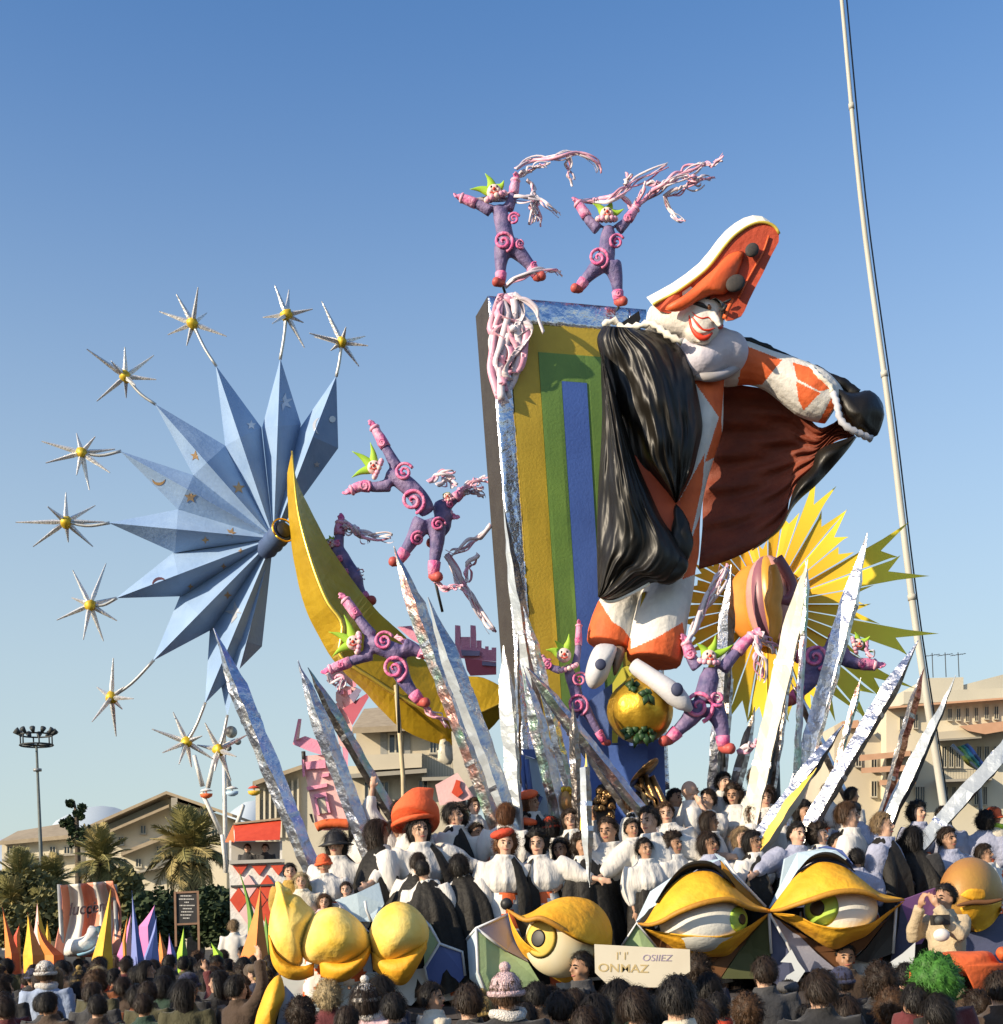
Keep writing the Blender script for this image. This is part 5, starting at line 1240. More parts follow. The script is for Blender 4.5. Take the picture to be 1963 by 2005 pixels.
# right hand sweep: lining towards us, black outside showing along the far edge
top = cv(cD, [(840, 1060), (960, 1085), (1100, 1110), (1250, 1150), (1330, 1240), (1420, 1340), (1500, 1320), (1570, 1285), (1640, 1395)])
bot = both(cv(cE, [(1082, 1285)]), cv(cF, [(780, 570), (880, 515), (960, 460), (1020, 400), (1060, 330), (1080, 240), (1180, 120)]), cv(cD, [(1500, 1440), (1640, 1397)]))
lef = cv(cE, [(1185, 440), (1150, 760), (1105, 950), (1099, 1100), (1082, 1285)])
N = 40; T_, B_ = resample(top, N), resample(bot, N); rows = []
for j in range(36):
    v = j / 35; row = []
    for i in range(N):
        u = i / (N - 1); q = T_[i].lerp(B_[i], v)
        if u < .25:
            l = resample(lef, 36)[j]; q = l.lerp(q, u / .25) if u > 0 else l
        yy = YG + .25 + .35 * math.sin(math.pi * v) * (1 - u) - .1 * u
        yy -= .05 * math.sin(2 * math.pi * (5.5 * v + 1.2 * u)) * (.3 + .7 * (1 - u)) + .025 * math.sin(2 * math.pi * (11 * v - 1.7 * u) + 1)
        row.append(P(*q, yy))
    rows.append(row)
m = MB(); m.grid(rows, .03, 0, 1); m.build('cape_sweep', [LINING, SATIN], G, fixn=False)
outer_ = both(cv(cD, [(1650, 1400)]), cv(cF, [(1375, 0), (1290, 100), (1205, 190), (1130, 255), (1080, 315), (1030, 410), (960, 470), (880, 525)]))
inner_ = both(cv(cD, [(1635, 1392)]), cv(cF, [(1225, 0), (1190, 90), (1120, 160), (1085, 230), (1062, 320), (1015, 402), (950, 462), (875, 520)]))
A, B = resample(inner_, 30), resample(outer_, 30)
m = MB(); m.grid([[P(*A[j].lerp(B[j], i / 8), YG + .05 - .14 * math.sin(math.pi * i / 8) + .03 * math.sin(j * .9)) for i in range(9)] for j in range(30)], .03); m.build('cape_outer_edge', SATIN, G, fixn=False)
# black cape edge bunched along the arm, mitten, white cuff
b = MB(); b.tube(resample([DP(840, 760, YG), DP(920, 800, YG), DP(1060, 840, YG), DP(1200, 910, YG), DP(1330, 960, YG), DP(1450, 1020, YG), DP(1560, 1090, YG), DP(1650, 1150, YG)], 40), [md * (18 + 14 * abs(noise.noise(Vector((i * .9, 0, 0)))) + 26 * max(0, i - 24) / 16) for i in range(40)], 8); crumple(b, .02, 10); b.build('cape_arm_edge', SATIN, G)
m = MB(); m.inflate(cv(cD, [(1535, 1110), (1620, 1130), (1720, 1115), (1780, 1170), (1812, 1250), (1790, 1330), (1760, 1400), (1690, 1390), (1610, 1330), (1560, 1290), (1530, 1200)]), YG - .1, .26, .3); crumple(m, .035, 6); m.build('gathered_hand', SATIN, G)
b = MB(); b.tube(resample([DP(1505, 1130, YG - .25), DP(1530, 1200, YG - .3), DP(1550, 1290, YG - .3), DP(1600, 1345, YG - .3), DP(1680, 1385, YG - .25), DP(1735, 1410, YG - .2)], 20), [md * (16 + 8 * (i % 2)) for i in range(20)], 8); b.build('glove_cuff', mat('grey_white_trim', (0.55, 0.56, 0.62)), G)
b = MB(); b.tube(resample([DP(1370, 975, YG - .2), DP(1420, 1030, YG - .27), DP(1490, 1090, YG - .25), DP(1500, 1130, YG - .25)], 12), [md * (12 + 7 * (i % 2)) for i in range(12)], 6); b.build('arm_seam', CREAMW, G)

# ================================================================== small pink and purple clowns
PSKIN = mat('clown_pink', (0.66, 0.10, 0.28), (0.76, 0.28, 0.42), rough=.6, scale=11, bump=.4, bscale=25, contrast=.12)
SUIT = mat('clown_purple', (0.085, 0.075, 0.19), (0.25, 0.18, 0.32), rough=.6, scale=6, bump=.5, bscale=14, contrast=.16)  # navy shadow and lavender lit tones painted in as mottling
SUITL = mat('clown_pink_suit', (0.70, 0.36, 0.50), (0.60, 0.14, 0.32), rough=.6, scale=12, bump=.4, bscale=20, contrast=.12)
CFACE = mat('clown_face', (0.80, 0.62, 0.56), (0.74, 0.5, 0.46), scale=12)
SHOER = mat('clown_shoe_red', (0.52, 0.10, 0.08), (0.4, 0.07, 0.06), rough=.5, scale=6)
RIBW = mat('white_ribbon', (0.74, 0.68, 0.70), (0.62, 0.5, 0.56), rough=.4, scale=8)
RIBP = mat('pink_ribbon', (0.72, 0.26, 0.40), (0.80, 0.48, 0.56), rough=.4, scale=8)
def small_clown(label, fn, sc_, Y, head, hr, torso, arms, legs, crown, spirals, streams, ruff=None, seed=0, rod=None, dark=SUIT, face=True):
    """joints in crop pixels; sc_ = crop scale"""
    k = px2m(1 / sc_, Y); V3 = lambda q, dy=0: P(*fn(q[0], q[1]), Y + dy + (q[2] if len(q) > 2 else 0))
    t = thing('clown_puppet', label, 'clown puppet', V3(torso[-1]), 'small clown puppets flying round the panel')
    b = MB()
    b.tube(resample([V3(q) for q in torso], 10), [k * x for x in (30, 40, 50, 54, 54, 54, 55, 57, 56, 46)], 12)
    for a in arms: b.tube(resample([V3(q) for q in a], 9), [k * x for x in (40, 36, 33, 31, 29, 27, 25, 23, 20)], 10)
    for l in legs: b.tube(resample([V3(q) for q in l], 9), [k * x for x in (62, 58, 52, 46, 41, 37, 33, 29, 25)], 10)
    b = fuse(b, max(.014, k * 11), 3); bb = b.bvh(); b.build('body', dark, t)
    # stripe facets: pale front seams
    if face:
        hc = V3(head, -.05); m = MB(); m.ell(hc, hr * k, nu=16, nv=12)
        for s in (-1, 1): m.ell(hc + Vector((s * hr * k * .45, -hr * k * .72, -hr * k * .15)), hr * k * .34, nu=8, nv=6)
        m.build('head', CFACE, t)
        m = MB(); m.ell(hc + Vector((0, -hr * k * 1.02, -hr * k * .05)), hr * k * .22, nu=8, nv=6); m.build('nose', LIP, t)
        for s in (-1, 1):
            m = MB(); m.ell(hc + Vector((s * hr * k * .38, -hr * k * .88, hr * k * .28)), (hr * k * .14, hr * k * .1, hr * k * .2), nu=8, nv=6); m.build('eye', BLACKP, t)
        m = MB(); m.tube(resample([hc + Vector((x * hr * k, -hr * k * (.86 if abs(x) > .3 else .95), z * hr * k)) for x, z in ((-.5, -.3), (-.25, -.52), (0, -.6), (.25, -.52), (.5, -.3))], 9), hr * k * .08, 6); m.build('mouth', LIP, t)
        hv = Vector(head[:2])
        for q in crown:
            d = (Vector(q) - hv).normalized(); base = hv + d * hr * .55; perp = Vector((-d.y, d.x)) * hr * .2
            mid = base.lerp(Vector(q), .5) + perp
            m = MB(); m.tube(resample([V3(base, .0), V3(mid, -.02), V3(q, -.05)], 9), [hr * k * x for x in (.72, .68, .6, .5, .4, .3, .2, .11, .03)], 8, flat=.6); m.build('crown_point', LIME, t)
        n_ = 12; rc = V3(ruff[:2] if ruff else head, -.05); R_ = (ruff[2] if ruff else hr * 1.3) * k
        tv = (V3(torso[1]) - V3(torso[0])); tv.y = 0; tv.normalize()
        e1 = Vector((tv.z, 0, -tv.x)); e2 = Vector((0, -1, 0)) * .75 + tv * .25
        for i in range(n_):
            a = 2 * math.pi * i / n_; m = MB(); m.ell(rc + tv * hr * k * .6 + e1 * math.cos(a) * R_ + e2 * math.sin(a) * R_ * .8, R_ * .3, nu=8, nv=6); m.build('ruff_bead', RIBP if i % 3 else CFACE, t)
    for a in arms:
        ap = resample([V3(q) for q in a], 9); m = MB(); m.tube(ap[4:], [k * x for x in (33, 33.5, 31, 29, 26)], 10); crumple(m, k * 5, 1 / (k * 30)); m.build('sleeve', SUITL, t)
        tip, prev = V3(a[-1]), V3(a[-2]); d = (tip - prev).normalized(); pl = d.orthogonal().normalized(); pr = d.cross(pl)
        hb = MB(); hb.ell(tip + d * k * 12, (k * 20, k * 13, k * 20))
        for f_ in range(5):
            ang = (f_ - 2) * .32; fd = (d * math.cos(ang) + pl * math.sin(ang)).normalized()
            if f_ == 0: fd = (d * .45 + pl * -1).normalized()
            L_ = k * (26, 34, 38, 35, 28)[f_]
            hb.tube([tip + d * k * 14 + pl * math.sin(ang) * k * 14, tip + d * k * 20 + pl * math.sin(ang) * k * 18 + fd * L_ * .6, tip + d * k * 18 + fd * L_ + pr * L_ * .25], [k * 7, k * 6.5, k * 5], 6)
        hb = fuse(hb, max(.008, k * 4.5), 2); hb.build('hand', PSKIN, t)
        m = MB(); m.tube([tip - d * k * 16, tip - d * k * 4, tip + d * k * 6], [k * 28, k * 34, k * 26], 10); m.build('cuff', RIBP, t)
    for l in legs:
        lp = resample([V3(q) for q in l], 9); m = MB(); m.tube(lp[6:], [k * x for x in (38, 36, 30)], 10); m.build('sock', PSKIN, t)
        tip, prev = V3(l[-1]), V3(l[-2]); d = (tip - prev).normalized(); s = -1 if tip.x < V3(torso[-1]).x else 1
        toe = tip + Vector((s * k * 50, -k * 45, -k * 14)); m = MB()
        m.tube(resample([tip - d * k * 10, tip + d * k * 6, tip.lerp(toe, .5) + d * k * 6, toe], 8), [k * x for x in (28, 30, 28, 27, 28, 30, 26, 10)], 10); m.build('shoe', SHOER, t)
        m = MB(); m.tube([tip - d * k * 26, tip - d * k * 12], [k * 32, k * 30], 10); m.build('ankle_band', PSKIN, t)
    for (x, y, r_, a0, sg) in spirals:
        pts = [onto(bb, *fn(*q), k * 6) for q in spiral_px((x, y), r_, 1.85, 44, a0, sg, .08)]
        last = Y - k * 60; out = []
        cz = onto(bb, *fn(x, y), k * 6); cz = cz.y if cz else Y - k * 50
        for q, pq in zip(pts, spiral_px((x, y), r_, 1.85, 44, a0, sg, .08)):
            if q is None or q.y > cz + k * 40: q = P(*fn(*pq), cz + k * 20)
            out.append(q)
        m = MB(); m.tube(out, [k * (3.5 + (2.2 + r_ * .065) * min(1, i / 12)) for i in range(44)], 6); m.build('spiral', PSKIN, t)
    r = random.Random(seed)
    for st in streams:
        pts = [V3(q, r.uniform(-.12, .12)) for q in st]
        ln = resample(pts, 26); off = r.uniform(0, 9)
        for w_ in range(5):
            rows = []
            for i, q in enumerate(ln):
                j = Vector((noise.noise(Vector((i * .11, off, w_ * 2.3))), noise.noise(Vector((i * .11, off + 5, w_ * 2.3))), noise.noise(Vector((i * .11, off + 9, w_ * 2.3))))) * k * 48 * min(1, i / 8)
                tg = ln[min(25, i + 1)] - ln[max(0, i - 1)]; tg.normalize(); nv_ = tg.cross(FV).normalized(); an_ = 1.3 * noise.noise(Vector((i * .07, off + w_ * 3, 3))); wv = (nv_ * math.cos(an_) + FV * math.sin(an_)) * k * (30, 25, 19, 14, 10)[w_] * (1 - .5 * i / 25)
                rows.append([q + j - wv * .5, q + j + wv * .5])
            m = MB(); m.grid(rows, .004); m.build('streamer', (RIBP, RIBW, RIBP, RIBW)[(w_ + r.randrange(2)) % 4], t, fixn=False)
    if rod:
        m = MB(); m.tube([V3(rod[0], .05), V3(rod[1], .3)], .018, 6); m.build('rod', DARKM, t)
    return t
small_clown('clown puppet on the top left panel corner with a ribbon across its chest', cC, 3.283, 15.4,
    (352, 352), 48, [(370, 440), (400, 520), (420, 620), (430, 700)], [[(330, 470), (250, 430), (190, 405), (140, 385)], [(440, 460), (465, 400), (480, 330), (490, 270)]],
    [[(410, 700), (395, 800), (395, 880), (395, 925)], [(460, 690), (530, 760), (590, 830), (625, 890)]], [(195, 330), (293, 228), (415, 272)],
    [(410, 665, 68, 2.2, 1), (478, 520, 40, .5, 1), (520, 680, 30, 0, -1), (610, 820, 22, 0, 1)],
    [[(490, 200), (560, 150), (640, 128), (750, 125), (860, 95), (950, 110), (1010, 145), (1022, 200)], [(190, 392), (320, 392), (450, 388), (560, 382), (640, 385), (690, 440), (765, 500)], [(560, 270), (600, 310), (612, 390), (600, 470), (585, 545)], [(500, 250), (600, 200), (690, 165)], [(640, 385), (610, 450), (640, 540)], [(820, 110), (840, 180), (855, 270)], [(420, 960), (480, 900), (600, 870), (720, 850), (770, 880)]],
    seed=1, rod=((400, 930), (430, 1020)))
small_clown('clown puppet with both arms raised above the middle of the panel top', cC, 3.283, 15.6,
    (1075, 495), 44, [(1085, 570), (1085, 640), (1075, 730), (1070, 800)], [[(1020, 590), (960, 530), (925, 470), (890, 420)], [(1150, 590), (1200, 540), (1235, 490), (1262, 450)]],
    [[(1045, 800), (985, 860), (930, 920), (900, 965)], [(1110, 810), (1135, 900), (1145, 980), (1150, 1050)]], [(985, 422), (1100, 395), (1188, 455)],
    [(1020, 770, 70, 2.2, 1), (1138, 668, 50, .5, 1), (1212, 515, 26, 0, 1), (1150, 1000, 20, 0, 1)],
    [[(890, 405), (980, 405), (1080, 385), (1180, 330), (1260, 275), (1350, 235), (1460, 175)], [(1262, 440), (1330, 390), (1420, 325), (1500, 270), (1590, 200), (1700, 155)], [(1262, 440), (1350, 370), (1460, 300), (1600, 230), (1690, 160)], [(1330, 295), (1420, 300), (1500, 285)], [(1440, 380), (1560, 330), (1710, 292)], [(1450, 370), (1470, 450), (1510, 505), (1575, 515)], [(1160, 370), (1210, 410), (1240, 460), (1280, 380), (1305, 310)], [(1690, 165), (1750, 180), (1805, 130)], [(1190, 300), (1220, 235)], [(1550, 250), (1650, 262), (1750, 258)]],
    seed=2, rod=((1150, 1060), (1150, 1170)))
small_clown('pink and purple clown puppet flying with one arm up left of the panel', cK, 2.992, 15.5,
    (515, 345), 40, [(585, 385), (670, 420), (760, 500), (830, 610)], [[(650, 350), (600, 260), (560, 190), (515, 110)], [(610, 450), (520, 460), (440, 455), (380, 480)]],
    [[(800, 660), (750, 750), (700, 830), (660, 890)], [(870, 650), (885, 760), (870, 880), (862, 980)]], [(385, 250), (492, 198), (382, 405)],
    [(690, 372, 55, .5, 1), (740, 540, 76, 2.2, 1), (770, 762, 42, 0, 1), (890, 678, 42, 1, 1), (460, 452, 34, 2, 1), (562, 200, 22, 0, 1)],
    [[(830, 430), (880, 390), (930, 375), (975, 400)], [(880, 450), (940, 420), (1000, 440)], [(870, 1010), (930, 1050), (1010, 1045)]],
    seed=3, rod=((870, 1000), (915, 1190)))
small_clown('clown puppet half hidden behind the flying one, ribbons reaching the panel edge', cK, 2.992, 15.75,
    (945, 520), 26, [(900, 540), (910, 580), (920, 620), (925, 660)], [[(940, 560), (970, 540), (1000, 515), (1030, 485)], [(920, 620), (940, 625), (955, 625), (965, 628)]],
    [[(910, 640), (920, 690), (900, 730), (880, 780)]], [(935, 490), (960, 495), (915, 505)], [(960, 560, 22, 0, 1)],
    [[(1030, 480), (1080, 440), (1130, 410), (1165, 395)], [(1030, 470), (1090, 450), (1150, 455)], [(1040, 490), (1100, 490), (1150, 500)], [(1200, 680), (1120, 760), (1030, 830), (940, 850)], [(1125, 850), (1080, 910), (1062, 1000)], [(940, 850), (1000, 960), (1070, 1080), (1140, 1190), (1220, 1290)], [(935, 860), (1010, 990), (1100, 1130), (1210, 1280)]], seed=4)
small_clown('clown puppet lying along the lower curve of the gold moon, one hand up', cK, 2.992, 15.3,
    (395, 1372), 42, [(455, 1380), (530, 1385), (620, 1420), (680, 1450)], [[(500, 1330), (440, 1250), (390, 1180), (345, 1120)], [(500, 1440), (410, 1470), (330, 1500), (255, 1530)]],
    [[(650, 1500), (690, 1590), (740, 1660), (785, 1715)], [(690, 1400), (740, 1410), (780, 1425), (810, 1440)]], [(248, 1308), (338, 1208), (268, 1455)],
    [(572, 1362, 58, .5, 1), (632, 1522, 80, 2.2, 1), (405, 1190, 18, 0, 1), (320, 1500, 22, 0, 1)],
    [[(790, 1730), (850, 1770), (900, 1810), (950, 1850)], [(240, 1550), (270, 1600), (330, 1590), (300, 1640)], [(640, 1330), (720, 1400), (800, 1440)]], seed=5, rod=((650, 1560), (660, 1900)))
small_clown('clown puppet half hidden behind the upper edge of the gold moon', cK, 2.992, 17.1,
    (262, 790), 26, [(280, 800), (310, 860), (350, 930), (400, 1010)], [[(300, 820), (310, 760), (312, 700), (318, 665)]],
    [[(390, 1000), (420, 1060), (450, 1100), (470, 1120)]], [(250, 742), (225, 770), (275, 745)], [(300, 790, 18, 0, 1), (315, 880, 18, 0, 1), (350, 960, 18, 0, 1)],
    [[(330, 655), (380, 690), (440, 725), (520, 745), (610, 755)], [(310, 660), (360, 720), (400, 690)], [(340, 670), (400, 720), (470, 770)], [(370, 960), (410, 950), (440, 975)]], seed=6)
small_clown('grinning clown puppet at the foot of the panel with one arm raised', cM, 4.63, 14.35,
    (805, 385), 66, [(830, 480), (860, 560), (900, 680), (930, 790)], [[(905, 480), (930, 360), (935, 230), (940, 110)], [(770, 520), (700, 500), (640, 450), (600, 400)]],
    [[(950, 800), (1030, 930), (1100, 1050), (1170, 1170)], [(910, 810), (900, 900), (890, 1000), (885, 1080)]], [(640, 335), (720, 250), (850, 190)],
    [(945, 605, 70, .5, 1), (925, 830, 105, 2.2, 1), (930, 250, 26, 0, 1), (660, 470, 50, 0, 1), (1140, 1090, 26, 0, 1)], [], ruff=(830, 460, 78), seed=7)
small_clown('clown puppet in pink and purple below the left sun rays with one arm flung up', cF, 2.644, 14.2,
    (655, 1075), 38, [(660, 1130), (655, 1190), (640, 1250), (630, 1310)], [[(600, 1130), (570, 1090), (550, 1040), (535, 1000)], [(720, 1140), (780, 1070), (830, 1010), (880, 965)]],
    [[(600, 1320), (560, 1390), (500, 1450), (450, 1500)], [(670, 1330), (710, 1400), (725, 1470), (730, 1540)]], [(590, 1005), (690, 960), (780, 1010)],
    [(598, 1330, 84, 2.2, 1), (560, 1060, 28, 0, 1), (700, 1290, 40, 0, -1)],
    [[(540, 1000), (620, 840), (700, 700), (745, 590)], [(545, 1000), (640, 800), (735, 600)], [(880, 960), (900, 950), (930, 960), (1000, 1040)], [(900, 960), (915, 1060), (925, 1180)], [(800, 1570), (880, 1540), (950, 1490)]], seed=8, rod=((730, 1540), (735, 1640)))
small_clown('dark purple clown puppet clinging to the lower right of the sun wheel', cF, 2.644, 15.5,
    (1425, 1010), 30, [(1380, 1050), (1310, 1070), (1230, 1080), (1180, 1090)], [[(1370, 1090), (1420, 1110), (1470, 1112), (1515, 1115)], [(1290, 1040), (1290, 1000), (1310, 965), (1330, 930)]],
    [[(1200, 1120), (1180, 1190), (1130, 1250), (1085, 1295)], [(1170, 1080), (1140, 1075), (1120, 1072), (1105, 1070)]], [(1490, 965), (1510, 1050), (1410, 945)],
    [(1205, 1075, 66, 2.2, 1), (1130, 1230, 22, 0, 1), (1450, 1112, 20, 0, 1)], [[(1430, 1000), (1460, 1020), (1490, 1060)]], seed=9)
small_clown_ribbons = thing('ribbon_bunch', 'bunch of pink and white ribbons hanging down the foil border of the panel', 'ribbons', P(*cE(230, 60), 15.1))
r = random.Random(21)
for k in range(16):
    x0 = r.uniform(180, 250); pts = [(x0, r.uniform(30, 60)), (x0 + r.uniform(-30, 60), 120), (x0 + r.uniform(-60, 90), 200), (x0 + r.uniform(-50, 60), 300 + r.uniform(-60, 90)), (x0 + r.uniform(-50, 10), r.uniform(300, 540))]
    ln = resample([P(*cE(*q), 15.12 + .1 * r.random()) for q in pts], 24); rows = []
    for i, q in enumerate(ln):
        j = Vector((noise.noise(Vector((i * .14, k * 2, 1))), .5 * noise.noise(Vector((i * .14, k * 2, 4))), noise.noise(Vector((i * .14, k * 2, 8))))) * .08
        an_ = 1.6 * noise.noise(Vector((i * .14, k * 3, 2))); wv = Vector((math.cos(an_), math.sin(an_), .1)) * .045
        rows.append([q + j - wv, q + j + wv])
    m = MB(); m.grid(rows, .004); m.build('ribbon', RIBP if k % 2 else RIBW, small_clown_ribbons, fixn=False)
for pts in ([(240, 40), (330, 110), (360, 180), (375, 220)], [(250, 60), (300, 70), (345, 110), (350, 150)]):
    m = MB(); ln = resample([P(*cE(*q), 15.1) for q in pts], 20); m.grid([[q, q + Vector((.03, .02, .05))] for q in ln], .004); m.build('ribbon', RIBW, small_clown_ribbons, fixn=False)
# ================================================================== giant eyes along the front of the float
YE = 11.75
LIDY = mat('lid_yellow', (0.84, 0.47, 0.03), (0.68, 0.30, 0.015), rough=.65, scale=3.2, bump=.35, bscale=12, contrast=.22, detail=8)
LIDD = mat('lid_ochre', (0.46, 0.23, 0.02), (0.36, 0.16, 0.02), rough=.6, scale=3, bump=.15)
LIDP = mat('lid_pale_yellow', (0.86, 0.68, 0.22), (0.82, 0.50, 0.05), rough=.7, scale=2.6, bump=.35, bscale=11, contrast=.16, detail=8)
BALLW = mat('eyeball_white', (0.74, 0.73, 0.66), (0.64, 0.64, 0.62), rough=.5, scale=3, bump=.12)
IRISG = mat('iris_green', (0.42, 0.60, 0.10), (0.30, 0.46, 0.06), rough=.5, scale=6)
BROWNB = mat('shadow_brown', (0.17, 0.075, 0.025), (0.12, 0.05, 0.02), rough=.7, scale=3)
def lid(parent, outer, edge, Y, depth, lip, ma, up=True, n=44):
    A, B = resample(outer, n), resample(edge, n); rows = []
    for j in range(n):
        s = math.sin(math.pi * j / (n - 1)) ** .6; row = []
        for i in range(11):
            v = i / 10; q = A[j].lerp(B[j], v)
            row.append(P(*q, Y - depth * s * math.sin(math.pi * .5 * min(1, v * 1.15)) - lip * s * max(0, v - .8) * 5))
        for k in (1, 2):
            row.append(P(*(B[j] + (A[j] - B[j]) * .02 * k), Y - depth * s - lip * s + .07 * k * s))
        rows.append(row)
    m = MB(); m.grid(rows, .03); o = m.build('upper_lid' if up else 'lower_lid', ma, parent, fixn=False)
    return o
def rim(parent, pts, Y, r, ma, name='lid_rim', dy=None):
    n = 40; q = resample(pts, n); m = MB()
    m.tube([P(*p, Y - (dy or (lambda s: 0))(math.sin(math.pi * i / (n - 1)) ** .6)) for i, p in enumerate(q)], [r * (.25 + .75 * math.sin(math.pi * i / (n - 1)) ** .5) for i in range(n)], 8); return m.build(name, ma, parent)
def ball(parent, c, rpx, Y, iris, ipx, ppx, ma=BALLW, ir=IRISG, squash=1.0):
    R_ = px2m(rpx, Y); c3 = P(*c, Y); m = MB(); m.ell(c3, (R_, R_ * .8, R_ * squash), nu=36, nv=24); bb = m.bvh(); m.build('eyeball', ma, parent)
    h = onto(bb, *iris, 0, Y - R_ * .5); d = Vector(((h.x - c3.x) / R_, (h.y - c3.y) / (.8 * R_), (h.z - c3.z) / (R_ * squash))).normalized()
    e1 = d.orthogonal().normalized(); e2 = d.cross(e1)
    for nm, rr_, mm_, out in (('iris', ipx, ir, 1.012), ('pupil', ppx, BLACKP, 1.022)):
        a_ = rr_ / rpx; m = MB(); rings = []
        for k in range(6):
            t_ = a_ * (1 - k / 5) + .002
            rings.append([c3 + Vector(((w_ := (d * math.cos(t_) + (e1 * math.cos(f) + e2 * math.sin(f)) * math.sin(t_)) * out).x * R_, w_.y * R_ * .8, w_.z * R_ * squash)) for f in [2 * math.pi * i / 28 for i in range(28)]])
        m.loft(rings); m.build(nm, mm_, parent)
# -- middle left eye, looking left
t = thing('giant_eye', 'yellow lidded giant eye looking left with round bulging lid and black pupil', 'giant eye', P(*cI(760, 1700), YE), 'giant eyes on the float front')
lid(t, cv(cI, [(425, 1220), (500, 1262), (580, 1240), (660, 1190), (760, 1150), (860, 1145), (960, 1170), (1040, 1240), (1085, 1340), (1085, 1450)]), cv(cI, [(425, 1225), (500, 1290), (560, 1300), (640, 1280), (720, 1310), (800, 1370), (880, 1415), (960, 1445), (1030, 1460), (1085, 1460)]), YE, .42, .05, LIDY)
lid(t, cv(cI, [(430, 1240), (465, 1390), (520, 1500), (600, 1570), (680, 1630), (780, 1685), (850, 1660), (940, 1560), (1040, 1480)]), cv(cI, [(430, 1230), (465, 1320), (520, 1410), (590, 1470), (680, 1520), (770, 1560), (850, 1560), (930, 1520), (1040, 1465)]), YE + .05, .26, .05, LIDY, False)
ball(t, cI(760, 1430), 70, YE - .04, cI(620, 1405), 40, 17, ma=mat('warm_eyeball', (0.76, 0.70, 0.52), (0.72, 0.58, 0.30), scale=2.5), ir=mat('iris_yellow', (0.72, 0.52, 0.12), (0.6, 0.4, 0.06), scale=5))
rim(t, cv(cI, [(425, 1225), (540, 1290), (640, 1280), (760, 1340), (880, 1412), (980, 1445)]), YE - .1, .028, LIDD, dy=lambda s: .36 * s)
m = MB(); m.plate(cv(cI, [(470, 1270), (520, 1300), (570, 1305), (560, 1370), (520, 1400)]), YE + .02, .03); m.build('corner_gap', BLACKP, t)
# -- the two staring eyes
t = thing('giant_eye', 'yellow lidded giant eye with green iris turned right, left one of the staring pair', 'giant eye', P(*cI(1700, 1640), YE), 'giant eyes on the float front')
lid(t, [(1249, 1806), (1262, 1806), (1283, 1773), (1308, 1739), (1345, 1711), (1389, 1706), (1419, 1722), (1447, 1746), (1478, 1770), (1507, 1780)],
    [(1249, 1808), (1270, 1811), (1296, 1804), (1327, 1787), (1373, 1770), (1415, 1762), (1437, 1764), (1468, 1778), (1507, 1786)], YE, .32, .06, LIDY)
lid(t, [(1262, 1822), (1302, 1846), (1333, 1866), (1360, 1872), (1420, 1872), (1447, 1850), (1478, 1819), (1508, 1789)], [(1252, 1812), (1264, 1819), (1296, 1825), (1342, 1830), (1389, 1833), (1425, 1830), (1462, 1815), (1493, 1795), (1508, 1786)], YE + .04, .26, .06, LIDY, False)
ball(t, (1376, 1804), 86, YE + .03, (1452, 1800), 36, 14, squash=.72)
rim(t, [(1249, 1808), (1270, 1811), (1296, 1804), (1327, 1787), (1373, 1770), (1415, 1762), (1437, 1764), (1468, 1778), (1507, 1786)], YE - .1, .03, LIDD, dy=lambda s: .36 * s)
m = MB(); m.grid([[P(*q, YE + .1), P(q[0], q[1] - 16 * math.sin(math.pi * i / 29) - 2, YE - .08)] for i, q in enumerate([tuple(v) for v in resample([(1283, 1768), (1310, 1736), (1345, 1708), (1389, 1702), (1419, 1718), (1440, 1738)], 30)])], .2); m.build('black_brow', BLACKP, t, fixn=False)
m = MB(); m.plate([(1250, 1806), (1270, 1780), (1284, 1772), (1268, 1812)], YE + .05, .05); m.build('corner_gap', BLACKP, t)
t = thing('giant_eye', 'yellow lidded giant eye with green iris turned left, right one of the staring pair', 'giant eye', P(*cJ(760, 1640), YE), 'giant eyes on the float front')
up_o = cv(cJ, [(345, 1225), (420, 1120), (500, 1020), (600, 945), (700, 925), (820, 960), (930, 1040), (1040, 1120), (1190, 1155)]); up_e = cv(cJ, [(345, 1235), (420, 1225), (480, 1205), (600, 1165), (750, 1120), (880, 1110), (980, 1130), (1060, 1165), (1190, 1165)])
lid(t, up_o, up_e, YE - .02, .32, .06, LIDY)
lid(t, cv(cJ, [(365, 1255), (480, 1320), (580, 1385), (680, 1450), (760, 1475), (860, 1430), (960, 1385), (1060, 1290), (1185, 1180)]), cv(cJ, [(360, 1245), (440, 1250), (520, 1262), (620, 1310), (760, 1338), (900, 1328), (1000, 1300), (1070, 1250), (1185, 1172)]), YE + .02, .26, .06, LIDY, False)
ball(t, cJ(790, 1225), 71, YE + .02, cJ(640, 1215), 45, 18, squash=.85)
rim(t, up_e, YE - .12, .03, LIDD, dy=lambda s: .36 * s)
m = MB(); m.grid([[P(*q, YE + .1), P(q[0], q[1] - 14 * math.sin(math.pi * i / 29) - 2, YE - .08)] for i, q in enumerate([tuple(v) for v in resample(cv(cJ, [(520, 985), (600, 930), (700, 912), (800, 935), (880, 990)]), 30)])], .2); m.build('black_brow', BLACKP, t, fixn=False)
